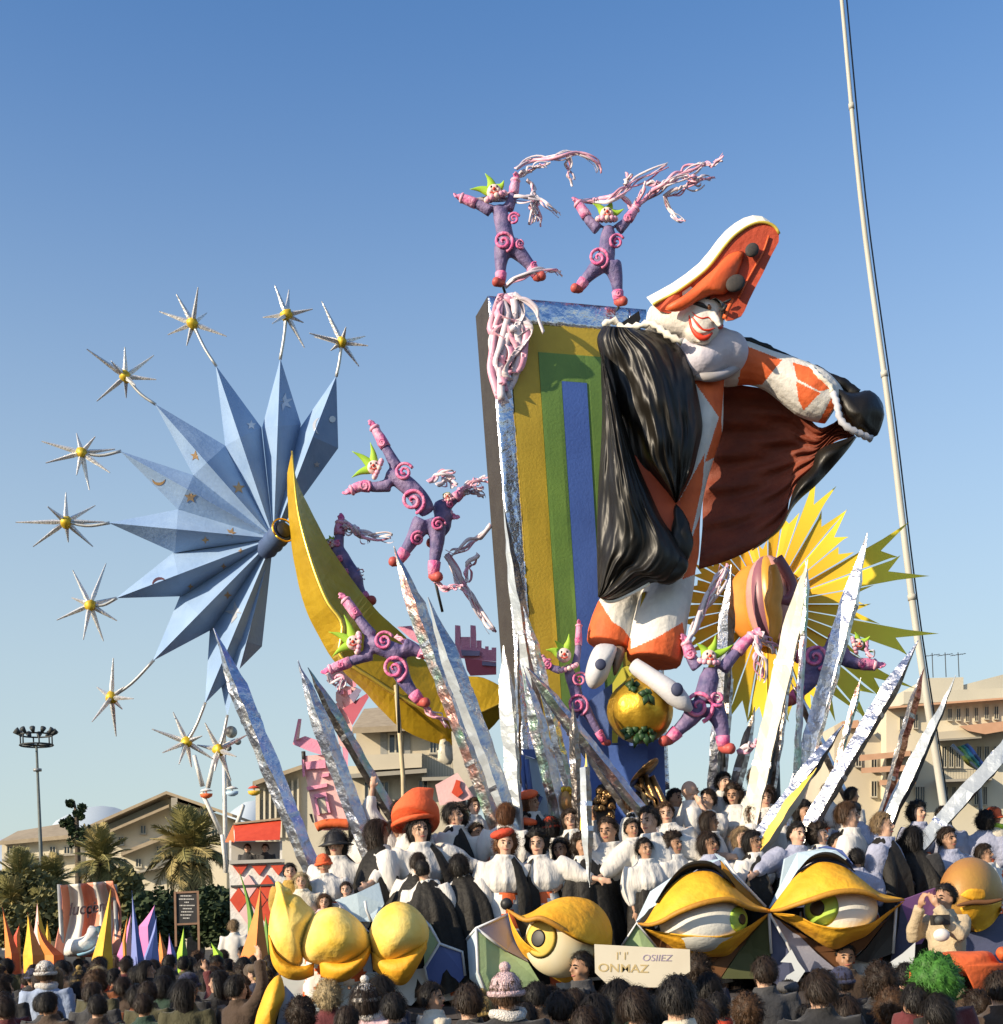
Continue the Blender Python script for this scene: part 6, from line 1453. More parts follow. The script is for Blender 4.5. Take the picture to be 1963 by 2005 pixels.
# -- closed lids at the left end
t = thing('giant_closed_eye', 'cluster of pale yellow closed giant eyelids with pear shaped bulge at the left front', 'giant eye', P(*cH(740, 1640), YE), 'giant eyes on the float front')
def bulb(nm, pts, Y, d, ma, pw=.5):
    m = MB(); m.inflate(cv(cH, pts), Y, d, .15, n=40, rings=9, pw=pw); crumple(m, .012, 3); return m.build(nm, ma, t)
bulb('pear_lid', [(470, 1058), (500, 1090), (530, 1120), (590, 1130), (640, 1180), (695, 1245), (660, 1330), (620, 1450), (620, 1560), (560, 1600), (490, 1560), (430, 1500), (402, 1380), (412, 1260), (445, 1160)], YE - .05, .38, LIDP)
m = MB(); m.inflate(cv(cH, [(445, 1060), (475, 1050), (505, 1080), (545, 1100), (550, 1150), (480, 1170)]), YE - .1, .1, .15); m.build('pear_tip', LIDP, t)
bulb('closed_lid', [(600, 1470), (615, 1380), (650, 1290), (730, 1225), (850, 1212), (960, 1280), (1030, 1370), (1045, 1460), (960, 1540), (850, 1590), (720, 1570), (640, 1545)], YE - .12, .42, LIDP)
bulb('closed_lid', [(1035, 1400), (1060, 1300), (1110, 1220), (1200, 1172), (1300, 1195), (1380, 1270), (1412, 1350), (1390, 1450), (1290, 1520), (1180, 1560), (1080, 1530)], YE - .08, .42, LIDP)
def lowlid(pts, pts2, Y, nm='lower_lid'):
    A, B = resample(cv(cH, pts), 30), resample(cv(cH, pts2), 30)
    m = MB(); m.grid([[P(*A[j].lerp(B[j], i / 6), Y - .2 * math.sin(math.pi * j / 29) ** .6 * math.sin(math.pi * (.15 + .8 * i / 6))) for i in range(7)] for j in range(30)], .04); return m.build(nm, LIDY, t, fixn=False)
lowlid([(415, 1400), (450, 1490), (530, 1560), (610, 1580), (690, 1560)], [(400, 1380), (425, 1560), (500, 1650), (600, 1670), (690, 1640)], YE - .15)
lowlid([(720, 1520), (820, 1550), (920, 1540), (1000, 1490), (1045, 1440)], [(730, 1640), (800, 1680), (900, 1670), (1000, 1590), (1050, 1490)], YE - .22)
lowlid([(1050, 1490), (1150, 1530), (1260, 1500), (1350, 1450), (1400, 1400)], [(1060, 1600), (1180, 1690), (1270, 1690), (1350, 1570), (1400, 1470)], YE - .2)
t = thing('giant_eye_corner', 'curved bright yellow eye corner in the crowd at the bottom left of the float', 'giant eye', P(*cH(400, 1940), 10.2), 'giant eyes on the float front')
m = MB(); m.inflate(cv(cH, [(470, 1632), (500, 1700), (505, 1780), (470, 1860), (440, 1960), (430, 2050), (310, 2050), (320, 1920), (350, 1820), (400, 1700)]), 10.3, .2, n=30); m.build('lid', LIDY, t)
m = MB(); m.plate(cv(cH, [(505, 1700), (560, 1760), (600, 1880), (600, 2050), (435, 2050), (470, 1870)]), 10.35, .1); m.build('blue_cheek', mat('cornflower_paint', (0.22, 0.30, 0.55), (0.5, 0.55, 0.65), scale=4, contrast=.1), t)
# -- shaded round eye at the right end
t = thing('giant_eye', 'round ochre giant eye nearly closed beside the crouching photographer', 'giant eye', P(*cJ(1660, 1500), 12.1), 'giant eyes on the float front')
BRZ = mat('bronze_ochre', (0.42, 0.25, 0.05), (0.36, 0.14, 0.05), rough=.5, scale=2, bump=.12)
m = MB(); m.inflate([cJ(1610 + 205 * math.cos(a), 1130 + 235 * math.sin(a)) for a in [2 * math.pi * k / 20 for k in range(20)]], 12.1, .42, .2, n=40, rings=9); eb = m.bvh(); m.build('lid', BRZ, t)
m = MB(); A = resample(cv(cJ, [(1540, 1215), (1620, 1190), (1720, 1185), (1800, 1170)]), 20); B = resample(cv(cJ, [(1600, 1350), (1660, 1365), (1740, 1320), (1805, 1230)]), 20)
m.grid([[onto(eb, *A[j].lerp(B[j], i / 6), .02, 11.9) for i in range(7)] for j in range(20)], .015); m.build('lower_lid', LIDY, t, fixn=False)
m = MB(); A = resample(cv(cJ, [(1545, 1130), (1600, 1095), (1690, 1100), (1700, 1130)]), 16); B = resample(cv(cJ, [(1545, 1135), (1600, 1160), (1680, 1165), (1702, 1140)]), 16)
m.grid([[onto(eb, *A[j].lerp(B[j], i / 4), .02, 11.8) for i in range(5)] for j in range(16)], .015); m.build('yellow_spot', LIDY, t, fixn=False)
rim(t, cv(cJ, [(1520, 1200), (1620, 1180), (1720, 1178), (1810, 1160)]), 11.66, .025, BROWNB, 'lid_rim')
# ---------------------------------------------------------------- faceted pods that hold the eyes
FB_ = mat('facet_pale_blue', (0.50, 0.62, 0.70), (0.42, 0.54, 0.64), scale=3, bump=.08)
FG_ = mat('facet_pale_green', (0.42, 0.56, 0.30), (0.34, 0.48, 0.24), scale=4, bump=.08)
FL_ = mat('facet_lilac_grey', (0.42, 0.42, 0.50), (0.34, 0.34, 0.42), scale=4, bump=.08)
FN_ = mat('facet_navy', (0.06, 0.075, 0.14), (0.09, 0.10, 0.18), scale=3, bump=.08)
FO_ = mat('facet_olive', (0.10, 0.11, 0.045), (0.07, 0.08, 0.03), scale=3)
FW_ = mat('facet_white', (0.66, 0.70, 0.70), (0.56, 0.60, 0.62), scale=3)
FD_ = mat('facet_royal_blue', (0.10, 0.15, 0.40), (0.08, 0.12, 0.32), scale=3)
FP_ = mat('facet_purple', (0.22, 0.10, 0.26), (0.17, 0.08, 0.21), scale=3)
EDG = mat('white_edge_tape', (0.7, 0.72, 0.74), rough=.5)
def pod(label, Y, facets, edges=()):
    c = facets[0][1][0]; t = thing('faceted_pod', label, 'pod', (P(*c, Y).x, Y, 0), 'faceted pods round the giant eyes')
    for ma, pts, dys in facets:
        m = MB(); k = len(pts); fr = [P(*q, Y + d) for q, d in zip(pts, dys)]
        m.hexa(fr, [q + Vector((0, .06, 0)) for q in fr]); m.build('facet', ma, t)
    for pts, dys in edges:
        m = MB(); m.tube([P(*q, Y + d - .01) for q, d in zip(pts, dys)], .014, 6); m.build('edge_tape', EDG, t)
    return t
pod('green and lilac faceted pod left of the round lidded eye', YE + .05, [
    (FG_, cv(cI, [(232, 1345), (420, 1490), (560, 1560), (640, 1690), (300, 1760), (245, 1620)]), (-.15, -.05, .0, .05, -.1, -.15)),
    (FL_, cv(cI, [(236, 1340), (430, 1258), (480, 1400), (560, 1555), (424, 1484)]), (-.16, .1, .1, .02, -.05)),
    (FB_, cv(cI, [(172, 1412), (228, 1346), (240, 1622), (296, 1762), (190, 1660)]), (.1, -.16, -.16, -.11, .1))],
    [(cv(cI, [(172, 1412), (230, 1342), (430, 1255)]), (.1, -.17, .1)), (cv(cI, [(234, 1344), (422, 1486)]), (-.17, -.07)), (cv(cI, [(230, 1342), (242, 1620), (298, 1760)]), (-.18, -.18, -.13))])
pod('royal blue pentagon pod right of the closed yellow lids', YE + .1, [
    (FD_, cv(cH, [(1385, 1590), (1480, 1440), (1622, 1492), (1640, 1640), (1560, 1740), (1410, 1710)]), (0, -.05, .05, .08, .1, .05)),
    (FG_, cv(cH, [(1412, 1380), (1420, 1310), (1476, 1420), (1384, 1580), (1380, 1490)]), (.1, .1, -.04, .02, .1)),
    (FW_, cv(cH, [(1180, 1690), (1330, 1600), (1382, 1596), (1406, 1716), (1300, 1830), (1200, 1800)]), (.05, .05, .02, .06, .1, .1))],
    [(cv(cH, [(1360, 1270), (1420, 1330), (1480, 1436), (1385, 1590), (1410, 1710)]), (.05, .05, -.06, -.01, .04)), (cv(cH, [(1480, 1440), (1622, 1490), (1640, 1640)]), (-.06, .04, .07))])
pod('pale blue pod plates behind the closed yellow lids', YE + .28, [
    (FB_, cv(cH, [(820, 1165), (960, 1120), (1095, 1055), (1130, 1190), (1060, 1300), (980, 1300)]), (0, 0, .1, .05, 0, 0)),
    (FL_, cv(cH, [(830, 1170), (990, 1310), (1040, 1370), (900, 1280)]), (-.05, 0, 0, -.05)),
    (FW_, cv(cH, [(480, 1640), (640, 1660), (740, 1660), (700, 1800), (520, 1800)]), (0, 0, 0, .1, .1)),
    (FB_, cv(cH, [(430, 1500), (660, 1640), (1050, 1620), (1300, 1620), (1260, 1900), (600, 1900)]), (.08, .06, .06, .06, .15, .15))],
    [(cv(cH, [(1010, 1170), (1020, 1230), (1050, 1300)]), (-.04, -.04, -.04))])
pod('pale green white pod point between the round eye and the staring pair', YE + .02, [
    (FG_, cv(cI, [(1240, 1310), (1372, 1470), (1300, 1560), (1150, 1452)]), (-.1, .0, .05, .05)),
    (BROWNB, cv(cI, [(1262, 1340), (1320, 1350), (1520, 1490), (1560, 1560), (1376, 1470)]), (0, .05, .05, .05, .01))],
    [(cv(cI, [(1150, 1452), (1240, 1308), (1372, 1470)]), (.04, -.11, -.01))])
pod('pale blue plates rising behind the left staring eye', YE + .3, [
    (FB_, cv(cI, [(1240, 1300), (1330, 1110), (1480, 1010), (1600, 930), (1790, 900), (1640, 960), (1480, 1060), (1360, 1200)]), (0, 0, 0, 0, 0, -.05, -.05, -.05)),
    (FN_, cv(cI, [(1245, 1306), (1360, 1205), (1480, 1066), (1640, 966), (1800, 940), (1800, 1300)]), (.1, .1, .1, .1, .1, .1)),
    (LIDD, cv(cJ, [(40, 920), (130, 1030), (310, 1205), (335, 1228), (200, 1180), (60, 1040)]), (-.1, -.1, -.12, -.12, -.1, -.1)),
    (FB_, cv(cJ, [(0, 870), (60, 900), (150, 1020), (320, 1212), (300, 1205), (120, 1030)]), (0, 0, 0, 0, -.02, -.02))],
    [(cv(cJ, [(60, 915), (140, 1020), (318, 1208)]), (-.12, -.12, -.14))])
pod('pale blue plates rising behind the right staring eye', YE + .3, [
    (FB_, cv(cJ, [(345, 1215), (410, 1080), (440, 905), (520, 865), (680, 838), (760, 850), (830, 905), (640, 905), (520, 975), (440, 1100)]), (0, 0, 0, 0, 0, 0, 0, -.05, -.05, -.05)),
    (FD_, cv(cJ, [(620, 840), (700, 822), (800, 850), (870, 940), (830, 905), (760, 848), (680, 836)]), (.03, .03, .03, .03, .03, .03, .03)),
    (FN_, cv(cJ, [(360, 1225), (520, 985), (640, 912), (840, 912), (1100, 1130), (1180, 1160)]), (.1, .1, .1, .1, .1, .1))])
pod('dark faceted pod under the staring pair of eyes', YE + .12, [
    (FO_, cv(cJ, [(335, 1262), (350, 1500), (330, 1660), (40, 1660), (180, 1440)]), (-.1, .0, .05, .05, .05)),
    (FN_, cv(cJ, [(342, 1262), (452, 1440), (520, 1600), (480, 1760), (334, 1660), (354, 1500)]), (-.1, -.06, 0, .05, .05, 0)),
    (FL_, cv(cJ, [(350, 1262), (470, 1330), (640, 1500), (760, 1600), (560, 1620), (456, 1436)]), (-.1, -.02, .0, .05, .03, -.06)),
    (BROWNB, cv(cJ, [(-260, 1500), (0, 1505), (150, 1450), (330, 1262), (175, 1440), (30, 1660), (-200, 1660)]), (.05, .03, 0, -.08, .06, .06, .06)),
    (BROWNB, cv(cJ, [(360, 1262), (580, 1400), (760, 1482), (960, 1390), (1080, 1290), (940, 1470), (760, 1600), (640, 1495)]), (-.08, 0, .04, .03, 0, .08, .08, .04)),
    (BLACKP, cv(cJ, [(1090, 1285), (1165, 1175), (1150, 1330), (1120, 1500), (960, 1560), (880, 1540), (950, 1470)]), (0, -.08, -.02, 0, .1, .1, .08)),
    (FN_, cv(cJ, [(1168, 1180), (1260, 1440), (1100, 1600), (1124, 1505), (1154, 1330)]), (-.08, 0, .1, 0, -.02))],
    [(cv(cJ, [(342, 1250), (450, 1432), (520, 1600)]), (-.12, -.08, -.02)), (cv(cJ, [(338, 1250), (352, 1500)]), (-.12, -.02)), (cv(cJ, [(1140, 1200), (1120, 1500)]), (-.1, -.04))])
pod('purple facet pod between the right staring eye and the photographer', YE + .2, [
    (FP_, cv(cJ, [(1162, 1172), (1390, 1088), (1440, 1200), (1300, 1440), (1256, 1446)]), (-.05, .1, .1, 0, -.03)),
    (FN_, cv(cJ, [(1500, 1350), (1640, 1370), (1810, 1250), (1960, 1300), (1960, 1560), (1500, 1560)]), (.1, .1, .1, .1, .1, .1))])
t = thing('white_rosette', 'torn white card shape stuck on the dark pod below the staring eyes', 'card', P(*cJ(480, 1600), YE - .1))
m = MB(); m.plate(cv(cJ, [(410, 1555), (480, 1475), (520, 1550), (566, 1612), (520, 1680), (420, 1694), (450, 1640), (500, 1610), (480, 1560)]), YE - .05, .02); m.build('card', FW_, t)
t = thing('white_panel_scrap', 'white slanted board scrap left of the crouching photographer', 'board', P(*cJ(1180, 1560), 11.2))
m = MB(); m.plate(cv(cJ, [(1095, 1560), (1180, 1500), (1260, 1430), (1255, 1520), (1230, 1600), (1160, 1640)]), 11.3, .05); m.build('board', FW_, t)
# orange horned piece at the right end
t = thing('orange_horn', 'orange red horned papier mache piece in the crowd at the lower right corner', 'horn', P(*cJ(1560, 1830), 10.4))
m = MB(); m.inflate(cv(cJ, [(1230, 1600), (1330, 1530), (1450, 1490), (1600, 1488), (1730, 1490), (1790, 1560), (1850, 1560), (1830, 1640), (1790, 1680), (1750, 1760), (1710, 1835), (1670, 1820), (1640, 1700), (1560, 1640), (1440, 1640), (1300, 1700), (1230, 1680)]), 10.6, .25, n=60, curve=True, c=cJ(1560, 1580)); m.build('horn', ORANGE, t)
m = MB(); m.inflate(cv(cJ, [(1765, 1500), (1790, 1460), (1850, 1470), (1850, 1540), (1800, 1550)]), 10.5, .15); m.build('tip', ORANGE, t)
# cardboard sign held up in the crowd
CARD = mat('pale_cardboard', (0.70, 0.64, 0.50), (0.64, 0.57, 0.44), rough=.9, scale=4)
t = thing('cardboard_sign', 'pale cardboard sign with faint hand lettering held up in front of the eyes', 'sign', P(*cI(1200, 1640), 10.4))
so_ = crop(1140, 1820, 7.323)
m = MB(); m.plate(cv(so_, [(170, 210), (1540, 285), (1545, 600), (1200, 830), (400, 830), (180, 620)]), 10.45, .02); m.build('card', CARD, t)
INKP = mat('faded_violet_ink', (0.44, 0.36, 0.46), rough=.9); INKY = mat('faded_ochre_ink', (0.60, 0.46, 0.22), rough=.9)
text('lettering', "I' I'", *so_(480, 430), 10.4475, 15, INKY, t, 0, rad(-3), .001, 1.0, .0)
text('lettering', 'OSIIEZ', *so_(850, 450), 10.4475, 13, INKP, t, .15, rad(-3), .001, 1.1, .0)
text('lettering', 'ONMAZ', *so_(220, 600), 10.4475, 16, INKY, t, 0, rad(-4), .001, 1.2, .001)
# ================================================================== people
SKIN = [mat('skin_%s' % n, c, tuple(x * .85 for x in c), rough=.55, scale=20) for n, c in (('fair', (.58, .36, .25)), ('tan', (.42, .24, .15)), ('olive', (.36, .20, .12)), ('deep', (.10, .055, .035)))]
def hairmat(name, c): return mat(name, c, tuple(x * .4 for x in c), rough=.55, scale=30, contrast=.2, spec=.3)
HAIRS = {'black': hairmat('black_hair', (.016, .013, .011)), 'dark brown': hairmat('dark_brown_hair', (.034, .021, .013)), 'brown': hairmat('brown_hair', (.085, .045, .022)),
         'auburn': hairmat('auburn_hair', (.15, .06, .022)), 'fawn': hairmat('fawn_hair', (.28, .19, .10)), 'blond': hairmat('blond_hair', (.46, .36, .20)), 'grey': hairmat('grey_hair', (.24, .22, .20)),
         'green': hairmat('green_wig', (.07, .22, .035)), 'red': hairmat('red_wig', (.62, .07, .03))}
def cloth(name, c): return mat(name + '_cloth', c, tuple(x * .7 for x in c), rough=.85, scale=7, bump=.35, bscale=22, sheen=.15)
COATS = {n: cloth(n.replace(' ', '_'), c) for n, c in (('black', (.018, .018, .02)), ('charcoal', (.045, .045, .048)), ('navy', (.025, .032, .065)), ('dark brown', (.06, .036, .022)), ('maroon', (.12, .022, .025)),
         ('olive', (.07, .065, .03)), ('bottle green', (.02, .05, .032)), ('grey', (.15, .15, .155)), ('tan', (.33, .23, .13)), ('rust', (.26, .085, .03)), ('cream', (.66, .60, .48)), ('white', (.74, .72, .69)),
         ('pale blue', (.34, .42, .58)), ('red', (.48, .06, .04)), ('beige', (.50, .40, .26)), ('pink', (.72, .50, .52)), ('mustard', (.45, .28, .05)))}
SHADOWB = cloth('shaded_white', (.36, .38, .50))  # white blouse with bluish shade painted into its colour
BLOUSE = mat('white_blouse', (.66, .63, .58), (.54, .52, .49), rough=.85, scale=8, bump=.5, bscale=14, stretch=(1, 1, .3), sheen=.2)
CAPEM = mat('black_cape_cotton', (.011, .010, .009), (.019, .017, .014), rough=.65, spec=.25, scale=5, bump=.3, bscale=18)
def rings_loft(mb, spec, n=24, mi=0, pleat=0, pamp=0.0, caps=(True, True), seed=0):
    """spec: (z, rx, ry, y offset)"""
    R_ = []
    for z, rx, ry, yo in spec:
        R_.append([Vector((rx * (1 + pamp * math.sin(pleat * a + seed)) * math.cos(a), yo + ry * (1 + pamp * math.sin(pleat * a + seed)) * math.sin(a), z)) for a in [2 * math.pi * k / n for k in range(n)]])
    mb.loft(R_, caps, mi)
ARMS = {'down': [((.19, 0, 1.39), (.245, -.02, 1.12), (.235, .06, .88)), ((-.19, 0, 1.39), (-.245, -.02, 1.12), (-.235, .06, .88))],
        'spread': [((.18, 0, 1.39), (.40, .02, 1.22), (.58, .14, 1.14)), ((-.18, 0, 1.39), (-.40, .02, 1.24), (-.60, .10, 1.18))],
        'right_up': [((.18, 0, 1.39), (.32, .02, 1.60), (.27, .05, 1.86)), ((-.19, 0, 1.39), (-.28, .0, 1.14), (-.24, .16, .95))],
        'camera': [((.19, 0, 1.38), (.27, .14, 1.24), (.10, .22, 1.52)), ((-.19, 0, 1.38), (-.27, .14, 1.24), (-.10, .22, 1.52))],
        'folded': [((.19, 0, 1.38), (.27, .05, 1.12), (.06, .25, 1.08)), ((-.19, 0, 1.38), (-.27, .05, 1.12), (-.06, .26, 1.14))]}
def body_mb(arms, turn):
    b = MB()
    rings_loft(b, [(.82, .13, .10, 0), (.93, .16, .112, 0), (1.08, .138, .095, 0), (1.22, .152, .105, 0), (1.34, .168, .10, 0), (1.41, .13, .075, 0), (1.45, .06, .055, .005)], 16)
    for s in (-1, 1):
        b.tube([Vector((s * .085, 0, .9)), Vector((s * .095, .01, .7)), Vector((s * .1, .02, .48)), Vector((s * .1, -.01, .3)), Vector((s * .1, -.015, .08))], [.088, .08, .058, .055, .04], 10)
        b.tube([Vector((s * .1, -.04, .05)), Vector((s * .11, .08, .04)), Vector((s * .115, .17, .03))], [.042, .045, .03], 8)
    b.tube([Vector((0, -.01, 1.38)), Vector((0, 0, 1.46)), Vector((0, .01, 1.54))], [.062, .055, .055], 12)
    h = MB()
    h.ell((0, -.005, 1.60), (.076, .095, .105), nu=18, nv=14); h.ell((0, .03, 1.53), (.054, .062, .062)); h.ell((0, .062, 1.487), (.026, .024, .02))
    h.tube([Vector((0, .085, 1.605)), Vector((0, .103, 1.58)), Vector((0, .112, 1.562))], [.012, .015, .018], 8)
    for s in (-1, 1):
        h.ell((s * .077, -.005, 1.575), (.011, .021, .031), nu=8, nv=6); h.ell((s * .04, .066, 1.55), (.02, .02, .02), nu=8, nv=6)
    rt = Matrix.Rotation(turn, 3, 'Z')
    h.v = [rt @ q for q in h.v]; b.add(h.v, h.f)
    for i, (sh, el, wr) in enumerate(arms):
        sh, el, wr = Vector(sh), Vector(el), Vector(wr)
        b.tube(resample([sh, el, wr], 9), [.056, .053, .05, .046, .044, .042, .037, .031, .027], 10)
        d = (wr - el).normalized(); side = d.cross(Vector((0, 1, 0)) if abs(d.y) < .8 else Vector((0, 0, 1))).normalized(); pn_ = d.cross(side)
        b.ell(wr + d * .05, (.03, .03, .03)); b.tube([wr, wr + d * .045, wr + d * .085], [.026, .036, .034], 8, flat=.6)
        for f_ in range(4):
            o = side * (.024 - .016 * f_); L_ = (.062, .075, .07, .055)[f_]
            b.tube([wr + d * .08 + o, wr + d * (.08 + L_ * .55) + o * 1.15 + pn_ * .008, wr + d * (.08 + L_) + o * 1.2 + pn_ * .026], [.0095, .009, .0075], 6)
        b.tube([wr + d * .03 + side * .025, wr + d * .06 + side * .052, wr + d * .095 + side * .056], [.012, .0105, .008], 6)
    return fuse(b, .0135, 2)
def coat_mb(arms, ln=.62, fat=1.0, sl=.066):
    b = MB()
    rings_loft(b, [(ln, .21 * fat, .16 * fat, 0), (.9, .2 * fat, .15 * fat, 0), (1.1, .185 * fat, .135 * fat, 0), (1.28, .2 * fat, .14 * fat, 0), (1.39, .185 * fat, .115, 0), (1.445, .10, .09, 0), (1.485, .078, .078, .005)], 18)
    for sh, el, wr in arms:
        sh, el, wr = Vector(sh), Vector(el), Vector(wr); b.tube(resample([sh + (sh - el) * .12, el, wr], 8), [sl * x for x in (1.25, 1.2, 1.1, 1.05, 1, .92, .85, .8)], 12)
    b.tube([Vector((.075 * math.cos(a), .005 + .078 * math.sin(a), 1.475)) for a in [2 * math.pi * k / 14 for k in range(15)]], .022, 8)
    b = fuse(b, .024, 2); crumple(b, .014, 9); return b
def trouser_mb():
    b = MB()
    for s in (-1, 1): b.tube([Vector((s * .09, 0, .92)), Vector((s * .1, .01, .5)), Vector((s * .105, 0, .1))], [.115, .09, .085], 12)
    b = fuse(b, .03, 2); crumple(b, .01, 8); return b
def hair_mb(kind, seed=0):
    m = MB(); nu, nv = 30, 22; R_ = []
    base = dict(short=(.091, .112, .120), side=(.094, .116, .124), bob=(.108, .124, .128), long=(.106, .124, .126), curly=(.118, .132, .140), afro=(.15, .155, .165), crop=(.086, .106, .114))[kind]
    amp = dict(short=.010, side=.012, bob=.010, long=.010, curly=.026, afro=.032, crop=.006)[kind]
    for i in range(nv + 1):
        th = math.pi * min(.985, max(.015, i / nv)); ring = []
        for k in range(nu):
            ph = 2 * math.pi * k / nu; d = Vector((math.sin(th) * math.cos(ph), math.sin(th) * math.sin(ph), math.cos(th)))
            q = Vector((d.x * base[0], d.y * base[1], d.z * base[2]))
            fr = .30 if kind in ('short', 'crop', 'side') else .24
            hide = d.y > .12 and d.z < (.62 - .35 * (1 - d.y)) if d.y > fr else False
            if kind in ('short', 'crop', 'side') and d.z < -.42 - .25 * (d.y < -.3): hide = True
            if kind in ('short', 'crop', 'side') and d.y > -.1 and d.z < -.12: hide = True
            if hide: q = Vector((d.x * .055, d.y * .07 - .01, d.z * .075))
            elif kind == 'long' and d.z < 0: q.z -= .17 * min(1, -d.z * 1.6); q.y *= .85
            elif kind == 'bob' and d.z < 0: q.z -= .05 * min(1, -d.z * 2)
            if not hide:
                n1 = noise.noise(Vector((d.x * 5 + seed, d.y * 5, d.z * 2.2))) + .5 * noise.noise(Vector((d.x * 14, d.y * 14 + seed, d.z * (13 if kind in ('curly', 'afro') else 4))))
                q += d * n1 * amp * 1.4
            ring.append(q + Vector((0, -.008, 1.605)))
        R_.append(ring)
    m.loft(R_); m.s = [True] * len(m.f)
    r = random.Random(seed + 5)
    O_ = Vector((0, -.008, 1.605)); curl = dict(curly=.016, afro=.018).get(kind, .003); L0 = dict(short=.05, side=.075, bob=.10, long=.13, curly=.045, afro=.04, crop=.022)[kind]
    bv = BVHTree.FromPolygons(m.v, m.f)
    for _ in range(1500 if kind != 'crop' else 900):
        d = Vector((r.gauss(0, 1), r.gauss(0, 1), r.gauss(0, 1))).normalized()
        if d.y > .28 and d.z < .5: continue
        if kind in ('short', 'crop', 'side') and (d.z < -.45 or (d.y > -.1 and d.z < -.1)): continue
        h_ = bv.ray_cast(O_ + d * .4, -d)
        if h_[0] is None: continue
        p = h_[0]; flow = Vector((d.x * .5 + (.6 if kind == 'side' else 0), -.35, -1.0 if d.z < .9 else -.2)); flow -= d * flow.dot(d)
        if flow.length < .05: flow = d.orthogonal()
        flow.normalize(); flow = (flow + Vector((r.gauss(0, 1), r.gauss(0, 1), r.gauss(0, 1))) * (.22 if curl < .01 else .5)).normalized()
        L_ = L0 * r.uniform(.5, 1.2); wv = flow.cross(d).normalized() * r.uniform(.0012, .003); q = []
        ph = r.uniform(0, 6.28)
        for k in range(5):
            s_ = k / 4; c_ = p + flow * L_ * s_ + d * (.004 + (.006 + curl * .5) * math.sin(math.pi * s_)) + (wv.normalized() * math.cos(ph + s_ * 7) + d * math.sin(ph + s_ * 7)) * curl * s_ - Vector((0, 0, .25 * L_ * s_ * s_))
            q += [c_ - wv * (1 - .7 * s_), c_ + wv * (1 - .7 * s_)]
        m.add(q, [(2 * k, 2 * k + 1, 2 * k + 3, 2 * k + 2) for k in range(4)])
    return m
def T_(mb, name): return mb.mesh(name)
TB, TC = {}, {}
TURN = {'ahead': 0.0, 'left': .75, 'right': -.75}
for pose, turns in (('down', ('ahead', 'left', 'right')), ('spread', ('ahead', 'left', 'right')), ('right_up', ('ahead',)), ('camera', ('ahead',)), ('folded', ('ahead', 'right'))):
    for tn in turns: TB[pose, tn] = T_(body_mb(ARMS[pose], TURN[tn]), 'body')
    TC[pose] = T_(coat_mb(ARMS[pose]), 'coat')
TROUS = T_(trouser_mb(), 'trousers')
THAIR = {(k, s): T_(hair_mb(k, s * 7.3), 'hair') for k in ('short', 'side', 'bob', 'long', 'curly', 'afro', 'crop') for s in (0, 1)}
def blouse_mb(arms):
    b = MB()
    rings_loft(b, [(1.08, .17, .12, 0), (1.11, .22, .165, 0), (1.19, .25, .19, .01), (1.28, .25, .18, 0), (1.37, .21, .14, 0), (1.43, .13, .10, 0), (1.48, .07, .07, .005)], 40, 0, 13, .035)
    for sh, el, wr in arms:
        sh, el, wr = Vector(sh), Vector(el), Vector(wr); b.tube(resample([sh, el, el.lerp(wr, .75)], 8), [.09, .105, .11, .11, .10, .085, .07, .045], 14)
    for k in range(11):
        a = 2 * math.pi * k / 11; b.ell((.09 * math.cos(a), .01 + .09 * math.sin(a), 1.46), .024, nu=8, nv=6)
    b = fuse(b, .022, 1); crumple(b, .009, 9); return b
TBL = {p: T_(blouse_mb(ARMS[p]), 'blouse') for p in ('down', 'spread', 'right_up', 'camera', 'folded')}
def robe_mb():
    m = MB(); n, nv = 32, 22; R_ = []
    for j in range(nv + 1):
        v = j / nv; z = 1.12 - 1.05 * v; r0 = .17 + .10 * min(1, v * 2.5)
        R_.append([Vector((r0 * (1 + .05 * v * math.sin(9 * a)) * math.cos(a), .8 * r0 * (1 + .05 * v * math.sin(9 * a)) * math.sin(a), z)) for a in [2 * math.pi * k / n for k in range(n)]])
    m.loft(R_)
    for i in range(n * nv):
        j, k = divmod(i, n); m.m[i] = 1 if ((k + j) // 6 + (k - j + 60) // 6) % 3 == 0 else 0
    return m
TROBE = T_(robe_mb(), 'robe')
def cape_mb(a0, a1, seed):
    rows = []; n, nv = 36, 16
    for j in range(nv):
        v = j / (nv - 1); row = []
        for i in range(n):
            a = rad(a0 + (a1 - a0) * i / (n - 1)); r0 = .10 + .19 * min(1, v * 5) ** .6 + .20 * v
            f = 1 + min(1, v * 4) * (.10 * math.sin(9 * a + seed + 1.2 * v) + .05 * math.sin(19 * a + 3 * v) + .12 * noise.noise(Vector((a * 1.5, v * 2, seed))))
            row.append(Vector((r0 * f * math.cos(a), .75 * r0 * f * math.sin(a), 1.47 - .10 * min(1, v * 5) - 1.2 * v + .03 * noise.noise(Vector((a * 2, v * 3, seed + 4))))))
        rows.append(row)
    m = MB(); m.grid(rows); return m
TCAPE = {'back': T_(cape_mb(170, 370, 0), 'cape'), 'left': T_(cape_mb(110, 330, 1), 'cape'), 'right': T_(cape_mb(-140, 75, 2), 'cape'), 'front': T_(cape_mb(-20, 200, 3), 'cape')}
m = MB(); R_ = []
for j in range(15):
    v = j / 14; R_.append([Vector(((.19 + .2 * v ** .7) * (1 + .10 * math.sin(8 * a + v) + .05 * math.sin(17 * a)) * math.cos(a), .8 * (.18 + .2 * v ** .7) * (1 + .10 * math.sin(8 * a + v) + .05 * math.sin(17 * a)) * math.sin(a), 1.16 - 1.05 * v)) for a in [2 * math.pi * k / 48 for k in range(48)]])
m.loft(R_, (True, False)); TCAPE['skirt'] = T_(m, 'cape')
